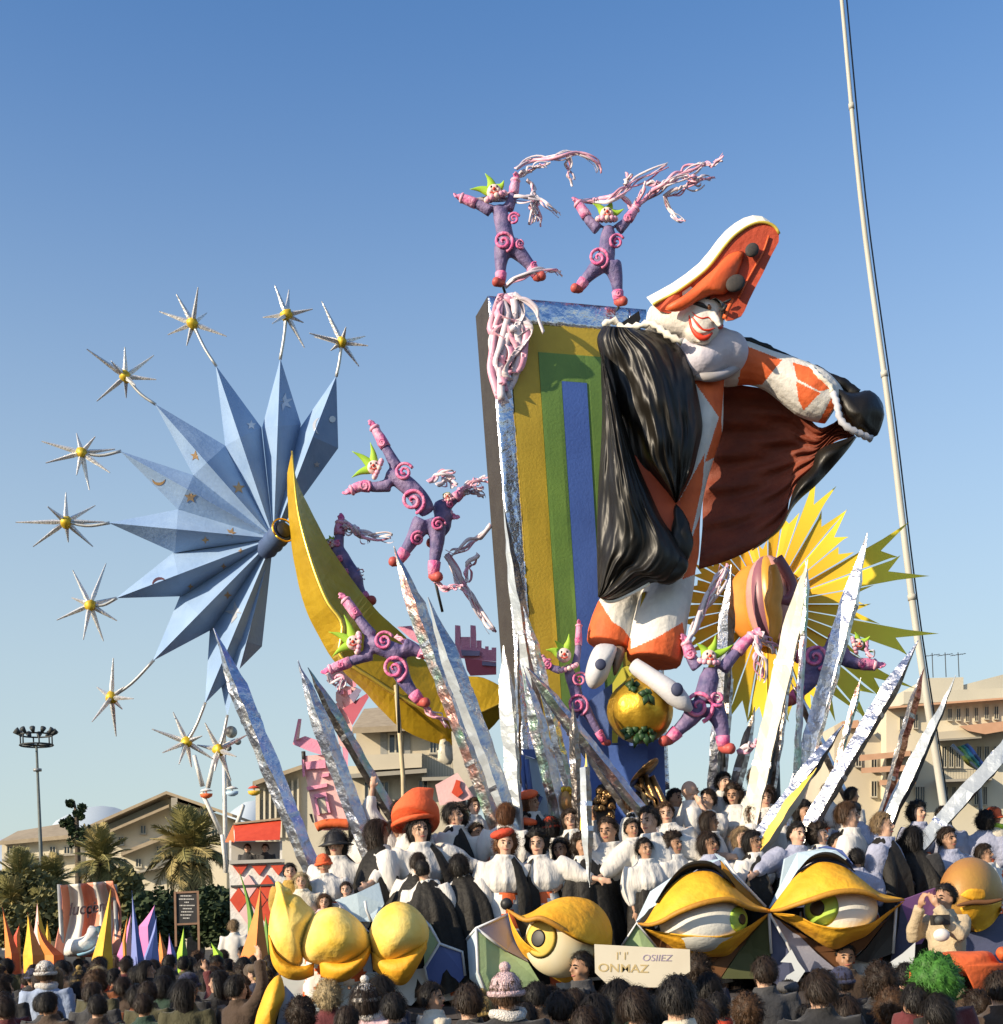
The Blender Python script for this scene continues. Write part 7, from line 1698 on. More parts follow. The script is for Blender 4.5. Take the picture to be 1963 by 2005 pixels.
def dotmesh(spec, name):
    m = MB()
    for c, r in spec: m.ell(c, r, nu=10, nv=6)
    return m.mesh(name)
EYEM = [dotmesh([((s * .031, .0835, 1.592), (.0125, .007, .0085))], 'eye') for s in (-1, 1)]
m = MB()
for s in (-1, 1): m.tube([Vector((s * .012, .094, 1.612)), Vector((s * .033, .091, 1.619)), Vector((s * .052, .078, 1.611))], [.004, .006, .003], 5)
BROWM = m.mesh('brow')
m = MB(); m.tube([Vector((-.026, .080, 1.527)), Vector((-.01, .093, 1.526)), Vector((.01, .093, 1.526)), Vector((.026, .080, 1.527))], [.003, .007, .007, .003], 6); LIPM = m.mesh('lips')
LIPC = mat('natural_lips', (.42, .13, .11), rough=.5); EYEC = mat('dark_eye', (.02, .014, .012), rough=.2)
POMM = dotmesh([((0, .23, .98), .062)], 'pompom'), dotmesh([((.04, .265, .72), .062)], 'pompom'), dotmesh([((0, .245, 1.22), .05)], 'pompom')
def knit_mb(pom=True):
    m = MB(); rings_loft(m, [(1.595, .098, .116, -.008), (1.64, .101, .118, -.008), (1.69, .085, .10, -.01), (1.725, .05, .06, -.012), (1.738, .01, .012, -.012)], 24, 0, 12, .02)
    m.tube([Vector((.101 * math.cos(a), -.008 + .119 * math.sin(a), 1.60)) for a in [2 * math.pi * k / 20 for k in range(21)]], .02, 8)
    if pom: m.ell((0, -.012, 1.76), .036)
    crumple(m, .004, 60); return m
def brim_mb():
    m = MB(); rings_loft(m, [(1.575, .17, .185, -.008), (1.60, .12, .135, -.008), (1.615, .10, .118, -.008), (1.68, .092, .108, -.008), (1.715, .06, .07, -.008), (1.722, .01, .01, -.008)], 26, 0, 5, .02); crumple(m, .006, 30); return m
def cap_mb():
    m = MB(); rings_loft(m, [(1.62, .096, .112, -.008), (1.665, .10, .118, -.008), (1.70, .08, .095, -.01), (1.712, .01, .012, -.01)], 22)
    m.tube([Vector((0, .08, 1.632)), Vector((0, .14, 1.622)), Vector((0, .185, 1.612))], [.08, .07, .03], 12, flat=.16); return m
def beret_mb():
    m = MB(); m.ell((.03, -.02, 1.69), (.13, .135, .055), rot=Matrix.Rotation(.25, 3, 'Y')); crumple(m, .008, 15); return m
def point_mb():
    m = MB(); m.tube(resample([Vector((0, -.06, 1.60)), Vector((-.05, -.08, 1.72)), Vector((-.13, -.09, 1.86)), Vector((-.26, -.08, 1.96))], 12), [.27, .28, .275, .265, .25, .23, .20, .165, .13, .09, .05, .015], 22)
    m.tube([Vector((.25 * math.cos(a), -.06 + .24 * math.sin(a), 1.585)) for a in [2 * math.pi * k / 20 for k in range(21)]], .03, 8); crumple(m, .012, 6)
    m.v = [Vector((q.x * .84, q.y * .84 - .05, 1.66 + (q.z - 1.585) * .84 - (q.y + .06) * -.22)) for q in m.v]; return m
HATS = {'knit': T_(knit_mb(), 'hat'), 'knit_plain': T_(knit_mb(False), 'hat'), 'brim': T_(brim_mb(), 'hat'), 'cap': T_(cap_mb(), 'hat'), 'beret': T_(beret_mb(), 'hat'), 'pointed': T_(point_mb(), 'hat')}
m = MB(); m.tube([Vector((.085 * math.cos(a), .008 + .088 * math.sin(a), 1.465 + .012 * math.sin(2 * a))) for a in [2 * math.pi * k / 16 for k in range(17)]], .034, 8); crumple(m, .01, 20); SCARFM = m.mesh('scarf')
m = MB()
for s in (-1, 1): m.tube([Vector((s * .033 + .022 * math.cos(a), .108, 1.59 + .018 * math.sin(a))) for a in [2 * math.pi * k / 12 for k in range(13)]], .003, 4)
m.tube([Vector((-.011, .108, 1.595)), Vector((.011, .108, 1.595))], .003, 4)
for s in (-1, 1): m.tube([Vector((s * .055, .106, 1.595)), Vector((s * .083, .0, 1.592))], .003, 4)
GLASSESM = m.mesh('glasses')
for me in list(TB.values()) + list(TC.values()) + list(TBL.values()) + [TROUS, BROWM, LIPM, SCARFM, GLASSESM] + list(THAIR.values()) + list(TCAPE.values()) + EYEM + list(POMM) + list(HATS.values()):
    me.materials.append(BLACKP)
TROBE.materials.append(WHITE); TROBE.materials.append(ORANGE)
for me in TCAPE.values():
    me.materials.clear(); me.materials.append(CAPEM)
for me in POMM + (GLASSESM,):
    me.materials.clear(); me.materials.append(BLACKP)
LIPM.materials.clear(); LIPM.materials.append(LIPC)
for me in EYEM: me.materials.clear(); me.materials.append(EYEC)
def child(name, me, parent, m_=None, turn=0.0, mx=None):
    o = bpy.data.objects.new(name, me); COL.objects.link(o); o.parent = parent
    if turn: o.matrix_local = Matrix.Rotation(turn, 4, 'Z')
    if mx is not None: o.matrix_local = mx @ o.matrix_local
    if m_ is not None:
        o.material_slots[0].link = 'OBJECT'; o.material_slots[0].material = m_
    return o
LABELS = set()
def person(label, head, Y, rz, pose='down', turn='ahead', hair=('short', 'black'), coat='black', skin=0, hat=None, group=None, face=False, scale=None, ground=0.0, performer=None, extra=(), lean=0.0, hs=0, cat='person'):
    hp = P(head[0], head[1], Y)
    sc_ = (hp.z - ground) / 1.60
    if scale: sc_ = scale
    sc_ = min(1.15, max(.55, sc_))
    z0 = hp.z - 1.60 * sc_
    t = thing('person', label, cat, (hp.x, hp.y, z0), group)
    t.rotation_euler = (0, lean, rz); t.scale = (sc_,) * 3
    tn = TURN[turn]
    if (pose, turn) not in TB: turn, tn = 'ahead', 0.0
    child('body', TB[pose, turn], t, SKIN[skin])
    if hair: child('hair', THAIR[hair[0], hs % 2], t, HAIRS[hair[1]], tn)
    if face:
        for e in EYEM: child('eye', e, t, None, tn)
        child('brow', BROWM, t, HAIRS[hair[1]] if hair else HAIRS['brown'], tn); child('lips', LIPM, t, None, tn)
    if performer is None:
        child('coat', TC[pose], t, COATS[coat] if isinstance(coat, str) else coat); child('trousers', TROUS, t, COATS['charcoal'])
    else:
        child('blouse', TBL[pose], t, BLOUSE if coat == 'white' else (COATS[coat] if isinstance(coat, str) else coat)); child('robe', TROBE, t)
        for k in performer:
            if k in TCAPE: child('cape', TCAPE[k], t)
            if k == 'pom':
                for q in POMM[:2]: child('pompom', q, t)
    if hat: child('hat', HATS[hat[0]], t, hat[1], tn)
    for k in extra:
        if k == 'glasses': child('glasses', GLASSESM, t, None, tn)
        elif isinstance(k, tuple) and k[0] == 'scarf': child('scarf', SCARFM, t, k[1])
    return t
HO = mat('hat_felt_orange', (.80, .14, .045), (.70, .10, .03), rough=.8, scale=6, bump=.2)
HREDF = mat('hat_felt_red', (.62, .07, .03), (.5, .05, .02), rough=.8, scale=6, bump=.2)
PKNIT = mat('pink_knit', (.72, .52, .52), (.6, .42, .44), rough=.9, scale=40, bump=.8, bscale=90)
WKNIT = mat('white_knit', (.78, .74, .68), (.66, .62, .58), rough=.9, scale=40, bump=.8, bscale=90)
GTWEED = mat('grey_tweed', (.10, .10, .11), (.06, .06, .065), rough=.9, scale=60)
# ---------------------------------------------------------------- costumed performers on the float (facing the crowd)
PI = math.pi
def perf(label, head, tier, face_deg, **k):
    """face_deg: 0 towards us, + turns to our right"""
    ya, yb, z = TIERS[tier]; Y = k.pop('Y', None) or (ya + .5, ya + .5, ya + .35)[tier]
    k.setdefault('coat', 'white'); k.setdefault('performer', ())
    jr = random.Random(label); face_deg += jr.uniform(-14, 14); k.setdefault('lean', jr.uniform(-.12, .12)); k.setdefault('hs', jr.randrange(2))
    return person(label, head, Y, PI + rad(face_deg), ground=z, face=k.pop('face', True), group='costumed performers on the float', **k)
perf('woman with curly auburn hair and red fluffy hat, white blouse with black pompom', (969, 1650), 0, 8, pose='down', hair=('curly', 'auburn'), hat=('beret', HREDF), performer=('pom', 'left'), Y=12.35)
perf('curly dark haired woman with wide white sleeves right of the red hatted woman', (1062, 1650), 0, -5, pose='spread', hair=('curly', 'black'), performer=('right',), Y=12.45)
perf('youth with dark hair in a billowing white blouse above the left staring eye', (1305, 1602), 0, 10, pose='spread', turn='right', hair=('side', 'black'), performer=('skirt',), Y=12.6)
perf('boy with brown hair glancing right over a black cape, behind the downward blade', (1218, 1622), 0, 25, pose='spread', turn='right', hair=('short', 'dark brown'), performer=('skirt',), Y=12.75, skin=1)
perf('dark haired performer peeping behind the boy with the brown hair', (1254, 1620), 1, 15, pose='down', hair=('short', 'black'), skin=1)
perf('boy in profile with black cape over his arm left of the red fluffy hat', (897, 1594), 1, 70, pose='down', hair=('side', 'black'), performer=('right',))
perf('dark haired man in profile looking right below the straight white blade', (1009, 1608), 1, 50, pose='down', hair=('short', 'black'), skin=0)
perf('performer in red beret turned away behind the curly dark haired woman', (1047, 1622), 1, 150, pose='down', hair=('short', 'black'), hat=('beret', HO))
perf('performer in red cap right of the red beret, back turned', (1095, 1618), 1, 160, pose='down', hair=('bob', 'black'), hat=('knit_plain', HREDF))
perf('woman with frizzy fawn hair beside the gilded curly mask', (1110, 1572), 2, 20, pose='down', hair=('curly', 'fawn'), skin=1)
perf('woman with dark hair under a huge pointed orange hat', (842, 1622), 0, 15, pose='spread', hair=('bob', 'black'), hat=('pointed', HO), performer=('left',), Y=12.8)
perf('long haired brunette with her back half turned left of the orange pointed hat', (748, 1628), 0, 120, pose='down', hair=('long', 'dark brown'), face=False, Y=12.7, performer=('back',))
perf('performer in profile between the long haired brunette and the orange pointed hat', (787, 1628), 1, 60, pose='down', hair=('bob', 'dark brown'), performer=('skirt',), skin=1)
perf('small dark head behind the leaning foil blade near the apartment house', (748, 1586), 1, 130, pose='down', hair=('short', 'black'), face=False)
perf('dark haired performer behind the pair of left blades', (720, 1614), 1, 140, pose='down', hair=('bob', 'black'), face=False)
perf('performer raising one arm with an orange cuff above the other heads', (790, 1590), 1, -10, pose='right_up', hair=('side', 'dark brown'))
perf('brown haired performer just behind the boy in profile', (912, 1578), 2, 30, pose='down', hair=('side', 'brown'))
perf('person in black eye mask and wide black hat between the left blades', (664, 1650), 0, 0, pose='down', hair=('bob', 'black'), hat=('brim', BLACKP), performer=('back',), Y=12.9, scale=1.1)
perf('child with reddish face and orange cap below the black masked person', (652, 1690), 0, 5, pose='down', hair=('short', 'auburn'), hat=('knit_plain', HO), Y=12.4, scale=.78, skin=1)
perf('small child between the foot of the left blades', (692, 1740), 0, 0, pose='down', hair=('short', 'dark brown'), Y=12.2, scale=.62)
perf('small child in pink blouse behind the middle closed lid', (618, 1766), 0, 0, pose='down', hair=('bob', 'brown'), coat='pink', Y=12.1, scale=.62)
perf('dark haired child above the pear shaped lid', (576, 1706), 0, 15, pose='down', hair=('short', 'black'), coat='mustard', Y=12.3, scale=.7)
perf('fair haired child right of the child above the pear shaped lid', (600, 1724), 0, 0, pose='down', hair=('bob', 'blond'), coat='cream', Y=12.2, scale=.66)
perf('caped performer facing away above the royal blue pod', (858, 1700), 0, 170, pose='down', hair=('crop', 'black'), face=False, performer=('back', 'pom'), Y=12.2, scale=.86)
perf('bald man in profile by the bronze tubing', (1345, 1548), 2, 80, pose='down', hair=None, skin=0, scale=1.0)
perf('performer pointing a camera right of the bald man', (1372, 1566), 2, -60, pose='camera', hair=('short', 'dark brown'), scale=1.0)
perf('dark haired boy under the waving clown puppet leg', (1400, 1530), 2, 10, pose='down', hair=('side', 'black'), Y=14.6)
perf('tall brown haired youth in profile with dark bow at his collar', (1480, 1520), 2, 60, pose='down', hair=('side', 'brown'), Y=14.5, skin=1)
perf('youth with light skin and patterned white shirt right of the billowing blouse', (1453, 1592), 1, 30, pose='down', hair=('short', 'brown'), performer=('pom',))
perf('dark haired woman in profile left of the patterned white shirt', (1396, 1608), 1, 60, pose='down', hair=('bob', 'dark brown'), skin=2)
perf('brown skinned woman with dark bob above the left staring eye corner', (1403, 1650), 0, 40, pose='down', hair=('bob', 'dark brown'), skin=2, Y=12.5, scale=.92, coat=SHADOWB)
perf('fair face right behind the dark haired youth in the billowing blouse', (1334, 1588), 1, 5, pose='down', hair=('side', 'brown'))
perf('brown haired head behind the jagged silver blade', (1489, 1603), 1, 100, pose='down', hair=('side', 'brown'), skin=1)
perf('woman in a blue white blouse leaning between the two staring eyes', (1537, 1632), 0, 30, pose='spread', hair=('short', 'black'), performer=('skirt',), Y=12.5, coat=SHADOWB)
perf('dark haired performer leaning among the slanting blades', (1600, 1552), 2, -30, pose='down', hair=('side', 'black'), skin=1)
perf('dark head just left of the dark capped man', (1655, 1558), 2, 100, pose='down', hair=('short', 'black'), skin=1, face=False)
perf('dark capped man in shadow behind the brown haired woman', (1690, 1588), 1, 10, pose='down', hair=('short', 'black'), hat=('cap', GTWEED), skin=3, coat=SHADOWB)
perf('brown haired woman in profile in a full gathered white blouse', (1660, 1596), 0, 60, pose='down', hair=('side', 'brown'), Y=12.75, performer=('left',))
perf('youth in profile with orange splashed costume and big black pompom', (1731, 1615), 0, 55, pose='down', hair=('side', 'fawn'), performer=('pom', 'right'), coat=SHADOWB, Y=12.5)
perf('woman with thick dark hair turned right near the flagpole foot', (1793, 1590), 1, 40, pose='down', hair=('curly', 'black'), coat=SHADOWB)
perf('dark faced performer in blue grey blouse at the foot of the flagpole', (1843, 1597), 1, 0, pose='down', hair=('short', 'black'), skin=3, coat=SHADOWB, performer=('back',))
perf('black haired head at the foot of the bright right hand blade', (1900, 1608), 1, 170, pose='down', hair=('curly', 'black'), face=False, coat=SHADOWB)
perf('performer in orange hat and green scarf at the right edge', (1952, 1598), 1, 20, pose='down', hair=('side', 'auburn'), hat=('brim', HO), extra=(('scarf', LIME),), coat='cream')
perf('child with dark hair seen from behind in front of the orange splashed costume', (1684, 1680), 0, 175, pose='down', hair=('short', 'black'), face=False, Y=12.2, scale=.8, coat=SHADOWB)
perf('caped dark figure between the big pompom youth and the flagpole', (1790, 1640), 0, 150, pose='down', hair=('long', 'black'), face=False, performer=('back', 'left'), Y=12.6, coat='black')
perf('performer at the far right behind the round ochre eye', (1935, 1670), 0, 40, pose='down', hair=('side', 'dark brown'), coat='white', skin=1, Y=12.9)
perf('small performer between the red beret and red cap', (1072, 1606), 2, 30, pose='down', hair=('side', 'black'), skin=1, scale=.85)
perf('black haired performer behind the ornate golden seat', (1190, 1585), 2, 0, pose='down', hair=('bob', 'black'), skin=2, scale=.9)
perf('dark bobbed performer above the yellow round lid, left of the downward blade', (1118, 1660), 0, -20, pose='down', hair=('bob', 'black'), performer=('skirt',), Y=12.6, skin=1, scale=.9)
perf('brown haired performer behind the auburn woman, black cape on the shoulders', (936, 1630), 1, 20, pose='down', hair=('side', 'dark brown'), performer=('skirt',), skin=1)
perf('dark curly performer between orange pointed hat and boy in profile', (868, 1600), 1, -30, pose='down', hair=('curly', 'dark brown'), skin=0)
perf('black haired performer seen from behind left of the auburn woman', (930, 1690), 0, 165, pose='down', hair=('bob', 'black'), face=False, performer=('back', 'left'), Y=12.3, scale=.85)
perf('caped performer turned away below the orange pointed hat', (800, 1690), 0, 150, pose='down', hair=('short', 'dark brown'), face=False, performer=('back', 'right'), Y=12.35, scale=.85)
perf('small dark haired performer above the left lid of the staring pair', (1278, 1660), 0, 10, pose='down', hair=('side', 'black'), performer=('skirt',), Y=12.4, scale=.86, skin=1)
perf('dark haired child left of the brown skinned woman', (1366, 1655), 0, -15, pose='down', hair=('short', 'black'), performer=('skirt',), Y=12.5, scale=.85, skin=1)
perf('fawn haired performer between the patterned shirt and the blue white blouse', (1440, 1640), 0, 25, pose='down', hair=('bob', 'fawn'), Y=12.7, scale=.9, performer=('skirt',))
perf('dark haired performer behind the slanting blades above the right staring eye', (1570, 1590), 1, 30, pose='down', hair=('curly', 'black'), skin=1, performer=('skirt',))
perf('dark haired performer half hidden left of the full gathered blouse', (1618, 1606), 1, 20, pose='down', hair=('bob', 'black'), skin=0, performer=('skirt',))
perf('dark haired performer in the back row beside the bald man', (1302, 1560), 2, 40, pose='down', hair=('short', 'black'), skin=1, scale=.95)
perf('brown haired back row performer right of the tall youth', (1520, 1560), 2, 10, pose='down', hair=('bob', 'brown'), skin=0, scale=.95)
perf('dark haired back row performer left of the tall youth', (1440, 1556), 2, -30, pose='down', hair=('curly', 'dark brown'), skin=1, scale=.95)
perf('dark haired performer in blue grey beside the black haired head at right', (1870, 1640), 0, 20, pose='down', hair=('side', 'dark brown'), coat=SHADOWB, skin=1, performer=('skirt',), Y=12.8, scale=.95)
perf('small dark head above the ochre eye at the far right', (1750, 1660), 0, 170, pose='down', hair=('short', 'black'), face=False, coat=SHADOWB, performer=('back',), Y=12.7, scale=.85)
PH = [proj(o.location + Vector((0, 0, 1.6 * o.scale.z))) for o in COL.objects if o.get('group') == 'costumed performers on the float']
PZ = [(700, 'under the moon tail blades'), (880, 'left of the straight white blade'), (1010, 'right of the straight white blade'), (1150, 'below the slanting multicoloured blade'), (1275, 'before the blue plinth'), (1400, 'below the cream blade'), (1520, 'among the slanting blades'), (1660, 'left of the flagpole foot'), (1810, 'right of the flagpole foot')]
r = random.Random(31)
for Yr, y0, xa, xb in ((13.3, 1600, 715, 1950), (12.55, 1640, 1080, 1660), (14.4, 1556, 1270, 1640), (13.8, 1576, 820, 1700)):
    x = xa + r.uniform(0, 20)
    while x < xb:
        px, py = x, y0 + r.uniform(-12, 14); x += r.uniform(30, 46)
        if min(math.hypot(px - a, (py - b_) * .8) for a, b_ in PH) < 27: continue
        for _ in range(60):
            h = r.choice((('short', 'black', 'short black hair'), ('side', 'black', 'swept black hair'), ('bob', 'black', 'a black bob'), ('bob', 'dark brown', 'a dark bob'), ('curly', 'dark brown', 'dark curls'), ('short', 'dark brown', 'short brown hair'), ('side', 'brown', 'swept brown hair'), ('long', 'dark brown', 'long brown hair'), ('crop', 'black', 'cropped black hair'), ('bob', 'auburn', 'an auburn bob')))
            zone = [n_ for q_, n_ in PZ if px >= q_][-1]; cape = r.random() < .55; turned = r.random() < .25; ora = r.random() < .2
            lab = f"performer with {'an orange beret' if ora else h[2]}{', black cape' if cape else ''}{', turned away' if turned else ''}, {zone}"
            if lab not in LABELS: break
        else: continue
        LABELS.add(lab); PH.append((px, py)); tier = 0 if Yr < 13 else 1 if Yr < 14 else 2
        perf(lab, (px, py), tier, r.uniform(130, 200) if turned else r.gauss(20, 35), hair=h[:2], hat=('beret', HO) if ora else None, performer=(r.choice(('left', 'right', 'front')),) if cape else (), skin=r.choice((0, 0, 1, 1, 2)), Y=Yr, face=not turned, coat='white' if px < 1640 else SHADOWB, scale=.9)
# rainbow ribbon at the right
t = thing('rainbow_ribbon', 'striped rainbow ribbon fluttering before the block of flats', 'ribbon', P(*cJ(1580, 260), 18))
for k, ma in enumerate((mat('ribbon_yellow', (.75, .62, .08)), mat('ribbon_green', (.30, .55, .20)), mat('ribbon_teal', (.12, .45, .50)), mat('ribbon_blue', (.15, .22, .50)))):
    A = resample(cv(cJ, [(1500 + 22 * k, 210 - 8 * k), (1540 + 20 * k, 250 - 10 * k), (1580 + 18 * k, 310 - 14 * k), (1640 + 12 * k, 345 - 8 * k)]), 20)
    m = MB(); m.grid([[P(q.x, q.y, 18 + .1 * math.sin(i * .5)), P(q.x + 7.2, q.y - 3, 18 + .1 * math.sin(i * .5))] for i, q in enumerate(A)], .005); m.build('band', ma, t, fixn=False)
q0 = P(*cJ(1660, 350), 18); m = MB(); m.tube([Vector((q0.x, q0.y, 0)), q0, P(*cJ(1490, 190), 18)], .03, 6); m.build('rod', METAL, t)
# two people on the booth balcony
for hx, nm in ((1555, 'left of the two people on the red booth balcony'), (1668, 'right of the two people on the red booth balcony')):
    person('dark clothed person, ' + nm, cG(hx, 838), 30.5, PI, hair=('short', 'dark brown'), coat='charcoal', face=True, scale=.9, group='people on the booth balcony')
# ---------------------------------------------------------------- photographer crouching on the float edge
person('crouching photographer in beige jacket aiming a camera to the left', cJ(1445, 1145), 11.3, PI - rad(60), pose='camera', hair=('short', 'black'), coat='beige', skin=1, face=True, scale=1.0)
t = thing('camera', 'small dark camera with bright flash in the crouching photographer hands', 'camera', P(*cJ(1420, 1390), 11.0))
m = MB(); c = P(*cJ(1415, 1290), 11.0); m.box(c, (.15, .08, .09)); m.build('camera_body', BLACKP, t)
m = MB(); m.tube([c + Vector((-.02, -.04, 0)), c + Vector((-.05, -.12, 0))], [.035, .04], 14); m.build('lens', DARKM, t)
m = MB(); m.ell(P(*cJ(1425, 1385), 10.95), (.075, .05, .06)); m.build('flash', mat('flash_white', (.8, .79, .76), rough=.3), t)

# ---------------------------------------------------------------- crowd in front, seen from behind
GC = 'onlookers in the crowd seen from behind'
def crowd(label, head, size, rz=0.0, **k):
    """size = head width in photo pixels"""
    Y = 0.238 * F / size; k.setdefault('group', GC)
    return person(label, head, Y, rad(rz), **k)
crowd('person with fluffy blond hair in front of the closed yellow lids', (642, 1950), 50, 5, hair=('curly', 'blond'), coat='maroon')
crowd('person in white knitted bobble hat and pale scarf near the closed yellow lids', (716, 1956), 56, -8, hair=('bob', 'dark brown'), coat='pink', hat=('knit', WKNIT), extra=(('scarf', WKNIT),))
crowd('black haired person between the blond and the white hat', (655, 1918), 40, 10, hair=('short', 'black'), coat='black')
crowd('dark haired person left of the white bobble hat', (690, 1930), 42, 30, hair=('bob', 'black'), coat='charcoal', skin=1)
crowd('brown haired person in front of the royal blue pod', (888, 1906), 46, -12, hair=('crop', 'dark brown'), coat='dark brown')
crowd('dark haired man turning right with an open collar below the royal blue pod', (846, 1952), 54, -65, turn='right', hair=('side', 'black'), coat='cream', skin=1, face=True)
crowd('large dark head with glasses cord left of the pink hat', (918, 1962), 66, 12, hair=('short', 'dark brown'), coat='black', extra=('glasses',))
crowd('fawn haired person behind the pink hat', (984, 1900), 46, 0, hair=('bob', 'fawn'), coat='charcoal')
crowd('person in pale pink knitted hat with rolled white brim', (991, 1944), 68, -10, hair=('short', 'brown'), coat='black', hat=('knit', PKNIT), extra=(('scarf', WKNIT),))
crowd('grey blond head right of the pink hat', (1041, 1908), 46, 20, hair=('curly', 'grey'), coat='grey')
crowd('dark haired head just right of the pink hat', (1050, 1950), 54, -5, hair=('short', 'black'), coat='dark brown')
crowd('dark round head below the round lidded eye', (1097, 1974), 66, 3, hair=('short', 'dark brown'), coat='black')
crowd('man in dark jacket in profile facing left beside the cardboard sign', (1138, 1892), 50, 78, turn='left', hair=('short', 'black'), coat='charcoal', skin=2, face=True, pose='down')
crowd('person with thick dark hair under the cardboard sign', (1246, 1972), 72, -20, hair=('side', 'dark brown'), coat='grey')
crowd('person with big dark hair in a cream jacket below the left staring eye', (1326, 1956), 80, -12, hair=('short', 'black'), coat='cream')
crowd('dark head close under the right edge of the cardboard sign', (1365, 1900), 50, 0, hair=('curly', 'dark brown'), coat='navy')
crowd('dark brown head in front of the dark pod', (1496, 1904), 56, 8, hair=('short', 'dark brown'), coat='charcoal')
crowd('person in a flat grey cap below the white torn card', (1542, 1944), 54, -6, hair=('crop', 'black'), coat='charcoal', hat=('cap', GTWEED))
crowd('large dark haired person right of the grey cap', (1604, 1938), 70, 0, hair=('side', 'dark brown'), coat='black')
crowd('brown faced man looking back at us below the right staring eye', (1655, 1872), 48, 175, hair=('crop', 'black'), coat='dark brown', skin=2, face=True)
crowd('dark curly head right of the man looking back', (1722, 1922), 60, 15, hair=('curly', 'dark brown'), coat='black')
crowd('curly brown haired person in the lower right crowd', (1746, 1974), 66, -8, hair=('curly', 'brown'), coat='rust')
crowd('brown haired person at the bottom edge below the dark pod', (1462, 1980), 62, 6, hair=('curly', 'brown'), coat='charcoal')
crowd('dark haired person in front of the orange horn leftwards', (1660, 1982), 62, -15, hair=('bob', 'dark brown'), coat='olive')
crowd('person in a bright green curly wig in front of the orange horn', (1826, 1922), 70, 12, hair=('afro', 'green'), coat='maroon')
crowd('black haired person at the bottom edge below the green wig', (1834, 1982), 72, 0, hair=('side', 'black'), coat='black')
crowd('dark head at the right edge beside the orange horn', (1957, 1936), 66, -10, hair=('short', 'dark brown'), coat='dark brown')
crowd('black haired person at the bottom edge left of the curly brown head', (1580, 1994), 60, 0, hair=('short', 'black'), coat='pale blue')
crowd('dark haired person at the bottom edge under the grey head', (1165, 1982), 66, 14, hair=('bob', 'black'), coat='charcoal')
crowd('red scarfed person at the bottom edge right of the cream jacket', (1405, 1972), 60, -10, hair=('short', 'black'), coat='navy', extra=(('scarf', HREDF),))
crowd('dark haired person at the bottom edge left of the white bobble hat', (590, 1985), 56, 5, hair=('curly', 'dark brown'), coat='black')
crowd('black haired person at the bottom edge below the bobble hat', (772, 1975), 60, 0, hair=('short', 'black'), coat='navy')
crowd('dark haired person behind the white bobble hat, close to the lids', (768, 1922), 44, -20, hair=('bob', 'dark brown'), coat='olive', skin=1)
crowd('dark head between grey cap and dark brown head', (1440, 1916), 46, 0, hair=('short', 'black'), coat='charcoal')
crowd('brown curly head at the far lower right edge', (1915, 1975), 64, 10, hair=('curly', 'dark brown'), coat='charcoal')
crowd('dark haired head behind the grey cap', (1560, 1896), 44, -5, hair=('bob', 'black'), coat='bottle green')
crowd('dark haired head between the curly head and the orange horn', (1772, 1912), 52, 5, hair=('short', 'black'), coat='navy')
crowd('dark haired person in the gap left of the large dark head', (806, 1910), 40, 0, hair=('short', 'dark brown'), coat='black')
crowd('dark head at the bottom edge between the pink hat and the round head', (1030, 1994), 62, 0, hair=('short', 'black'), coat='black')
crowd('dark haired person at the bottom edge in front of the yellow eye corner', (545, 1996), 54, -12, hair=('side', 'black'), coat='dark brown')
# dense crowd on the left, row behind row
DONE = [proj(o.location + Vector((0, 0, 1.6 * o.scale.z))) for o in COL.objects if o.name.startswith('person') and o.parent is None and o.get('group') == GC]
ZN = [(0, 'under the orange spikes'), (120, 'under the striped banner'), (235, 'under the tall blue spike'), (318, 'under the black notice board'), (415, 'under the red booth')]
HL = [('short', 'black', 'short black hair'), ('short', 'dark brown', 'short dark hair'), ('side', 'dark brown', 'side parted dark hair'), ('bob', 'black', 'a black bob'), ('bob', 'dark brown', 'a dark brown bob'), ('curly', 'dark brown', 'dark curls'), ('long', 'black', 'long black hair'), ('curly', 'brown', 'brown curls'), ('crop', 'dark brown', 'cropped brown hair'), ('side', 'brown', 'side parted brown hair'), ('bob', 'fawn', 'a fawn bob')]
CLST = ['black', 'charcoal', 'navy', 'dark brown', 'black', 'charcoal', 'dark brown', 'maroon', 'bottle green', 'olive', 'black', 'rust']
r = random.Random(77)
def place(px, py):
    z = ([ZN[0][1]] + [n_ for x, n_ in ZN if px >= x])[-1]
    row = 'back row' if py < 1888 else 'mid crowd' if py < 1925 else 'front part' if py < 1968 else 'bottom edge'
    return row + ' ' + z
HATSL = [('knit_plain', cloth('navy_knit', (.03, .035, .08)), 'a navy knitted hat'), ('cap', GTWEED, 'a grey tweed cap'), ('knit_plain', cloth('maroon_knit', (.14, .03, .03)), 'a maroon knitted hat'), ('brim', cloth('brown_felt', (.07, .045, .03)), 'a brown brimmed hat'), ('cap', cloth('brown_tweed', (.10, .07, .045)), 'a brown cap'), ('knit', cloth('ochre_knit', (.36, .24, .07)), 'an ochre bobble hat')]
rowY = [12.2, 13.1, 14.0, 15.0, 16.1, 17.3, 18.6, 20.0, 21.6, 23.4, 25.4, 27.5]
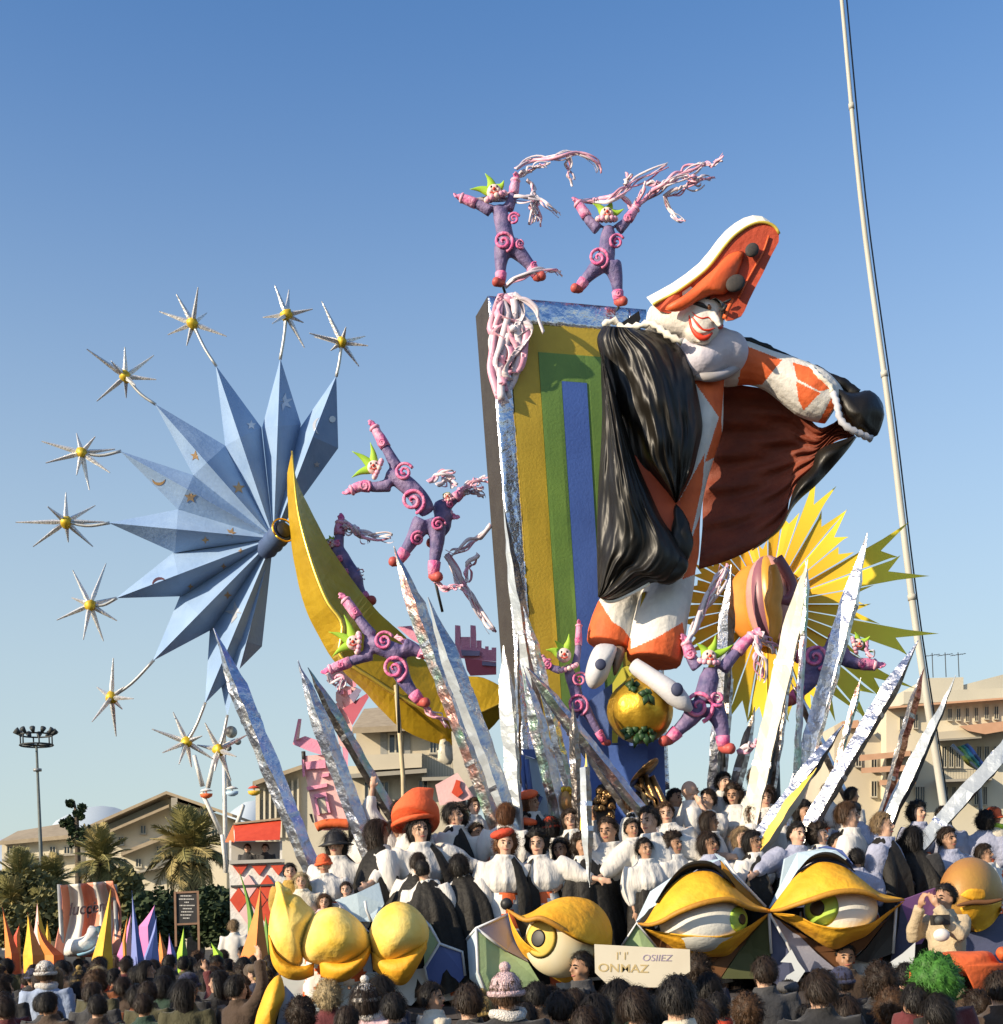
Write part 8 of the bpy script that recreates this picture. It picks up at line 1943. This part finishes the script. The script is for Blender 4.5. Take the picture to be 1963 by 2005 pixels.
for ri, Y in enumerate(rowY):
    x = -10 + r.uniform(0, 20)
    while x < (560 - max(0, 20 - Y) * 2 if Y < 20 else 540):
        hz = r.gauss(1.60, .07)
        py = CY + (2.35 - hz) / Y * F * 1.0 - (x - CX) * math.tan(ROLL)
        px = x + r.uniform(-4, 4)
        x += F / Y * r.uniform(.42, .60)
        if 470 < px < 560 and Y > 20: pass
        if py > 2030: continue
        for _ in range(60):
            h = HL[min(len(HL) - 1, int(abs(r.gauss(0, 4.2))))]; c = r.choice(CLST)
            lab = f"person with {h[2]}, {c} coat, {place(px, py)}"
            if lab not in LABELS: break
        hat = None
        if r.random() < .11:
            hk, hm, hn = r.choice(HATSL); l2 = f"person in {hn}, {c} coat, {place(px, py)}"
            if l2 not in LABELS: hat, lab = (hk, hm), l2
        LABELS.add(lab)
        person(lab, (px, py), Y, rad(r.gauss(0, 22)), pose='down' if r.random() < .97 else 'right_up', turn=r.choice(('ahead', 'ahead', 'left', 'right')), hair=h[:2], coat=c, skin=r.choice((0, 0, 1, 1, 2)), group=GC, hs=r.randrange(2), face=False, hat=hat)
FZ = [(0, 'below the closed yellow lids'), (800, 'below the royal blue pod'), (960, 'below the round lidded eye'), (1130, 'below the cardboard sign'), (1330, 'below the left staring eye'), (1510, 'below the right staring eye'), (1720, 'below the crouching photographer'), (1850, 'in the right corner')]
for Y, row in ((10.7, 'farther row'), (9.3, 'middle row'), (8.1, 'bottom row')):
    x = 560 + r.uniform(0, 40)
    while x < 1990:
        hz = r.gauss(1.59, .05); py = CY + (2.35 - hz) / Y * F - (x - CX) * math.tan(ROLL); px = x
        x += F / Y * r.uniform(.28, .42)
        if min((abs(px - a) / 1.0 + abs(py - b_) * .6) for a, b_ in DONE) < 29: continue
        if 1140 < px < 1330 and py < 1935 or py > 2022: continue
        for _ in range(80):
            h = HL[min(len(HL) - 1, int(abs(r.gauss(0, 4))))]; c = r.choice(CLST[:10])
            lab = f"person with {h[2]}, {c} coat, {row} {[n_ for q_, n_ in FZ if px >= q_][-1]}"
            if lab not in LABELS: break
        hat = None
        if r.random() < .12:
            hk, hm, hn = r.choice(HATSL); l2 = f"person in {hn}, {c} coat, {row} {[n_ for q_, n_ in FZ if px >= q_][-1]}"
            if l2 not in LABELS: hat, lab = (hk, hm), l2
        LABELS.add(lab); DONE.append((px, py))
        person(lab, (px, py), Y, rad(r.gauss(0, 25)), turn=r.choice(('ahead', 'left', 'right')), hair=h[:2], coat=c, skin=r.choice((0, 1, 1, 2)), group=GC, hs=r.randrange(2), hat=hat)
person('person in white hat and pale blue coat standing out in the dark left crowd', cG(285, 1625), 14.6, rad(10), hair=('short', 'brown'), coat='pale blue', hat=('knit_plain', WKNIT), group=GC, extra=(('scarf', WKNIT),))
person('person in white coat right beside the white hat in the left crowd', cG(350, 1660), 14.9, rad(-30), hair=('bob', 'fawn'), coat='white', group=GC)
person('person with orange scarf in the middle of the left crowd', cG(620, 1650), 15.6, rad(0), hair=('bob', 'blond'), coat='rust', group=GC, extra=(('scarf', HO),))
person('blond person in mustard coat near the yellow eye corner', cG(1440, 1700), 14.4, rad(15), hair=('curly', 'fawn'), coat='mustard', group=GC)
person('person with fair hair and white coat behind the orange tower spike', cG(1470, 1330), 26, rad(0), hair=('side', 'fawn'), coat='white', group=GC)
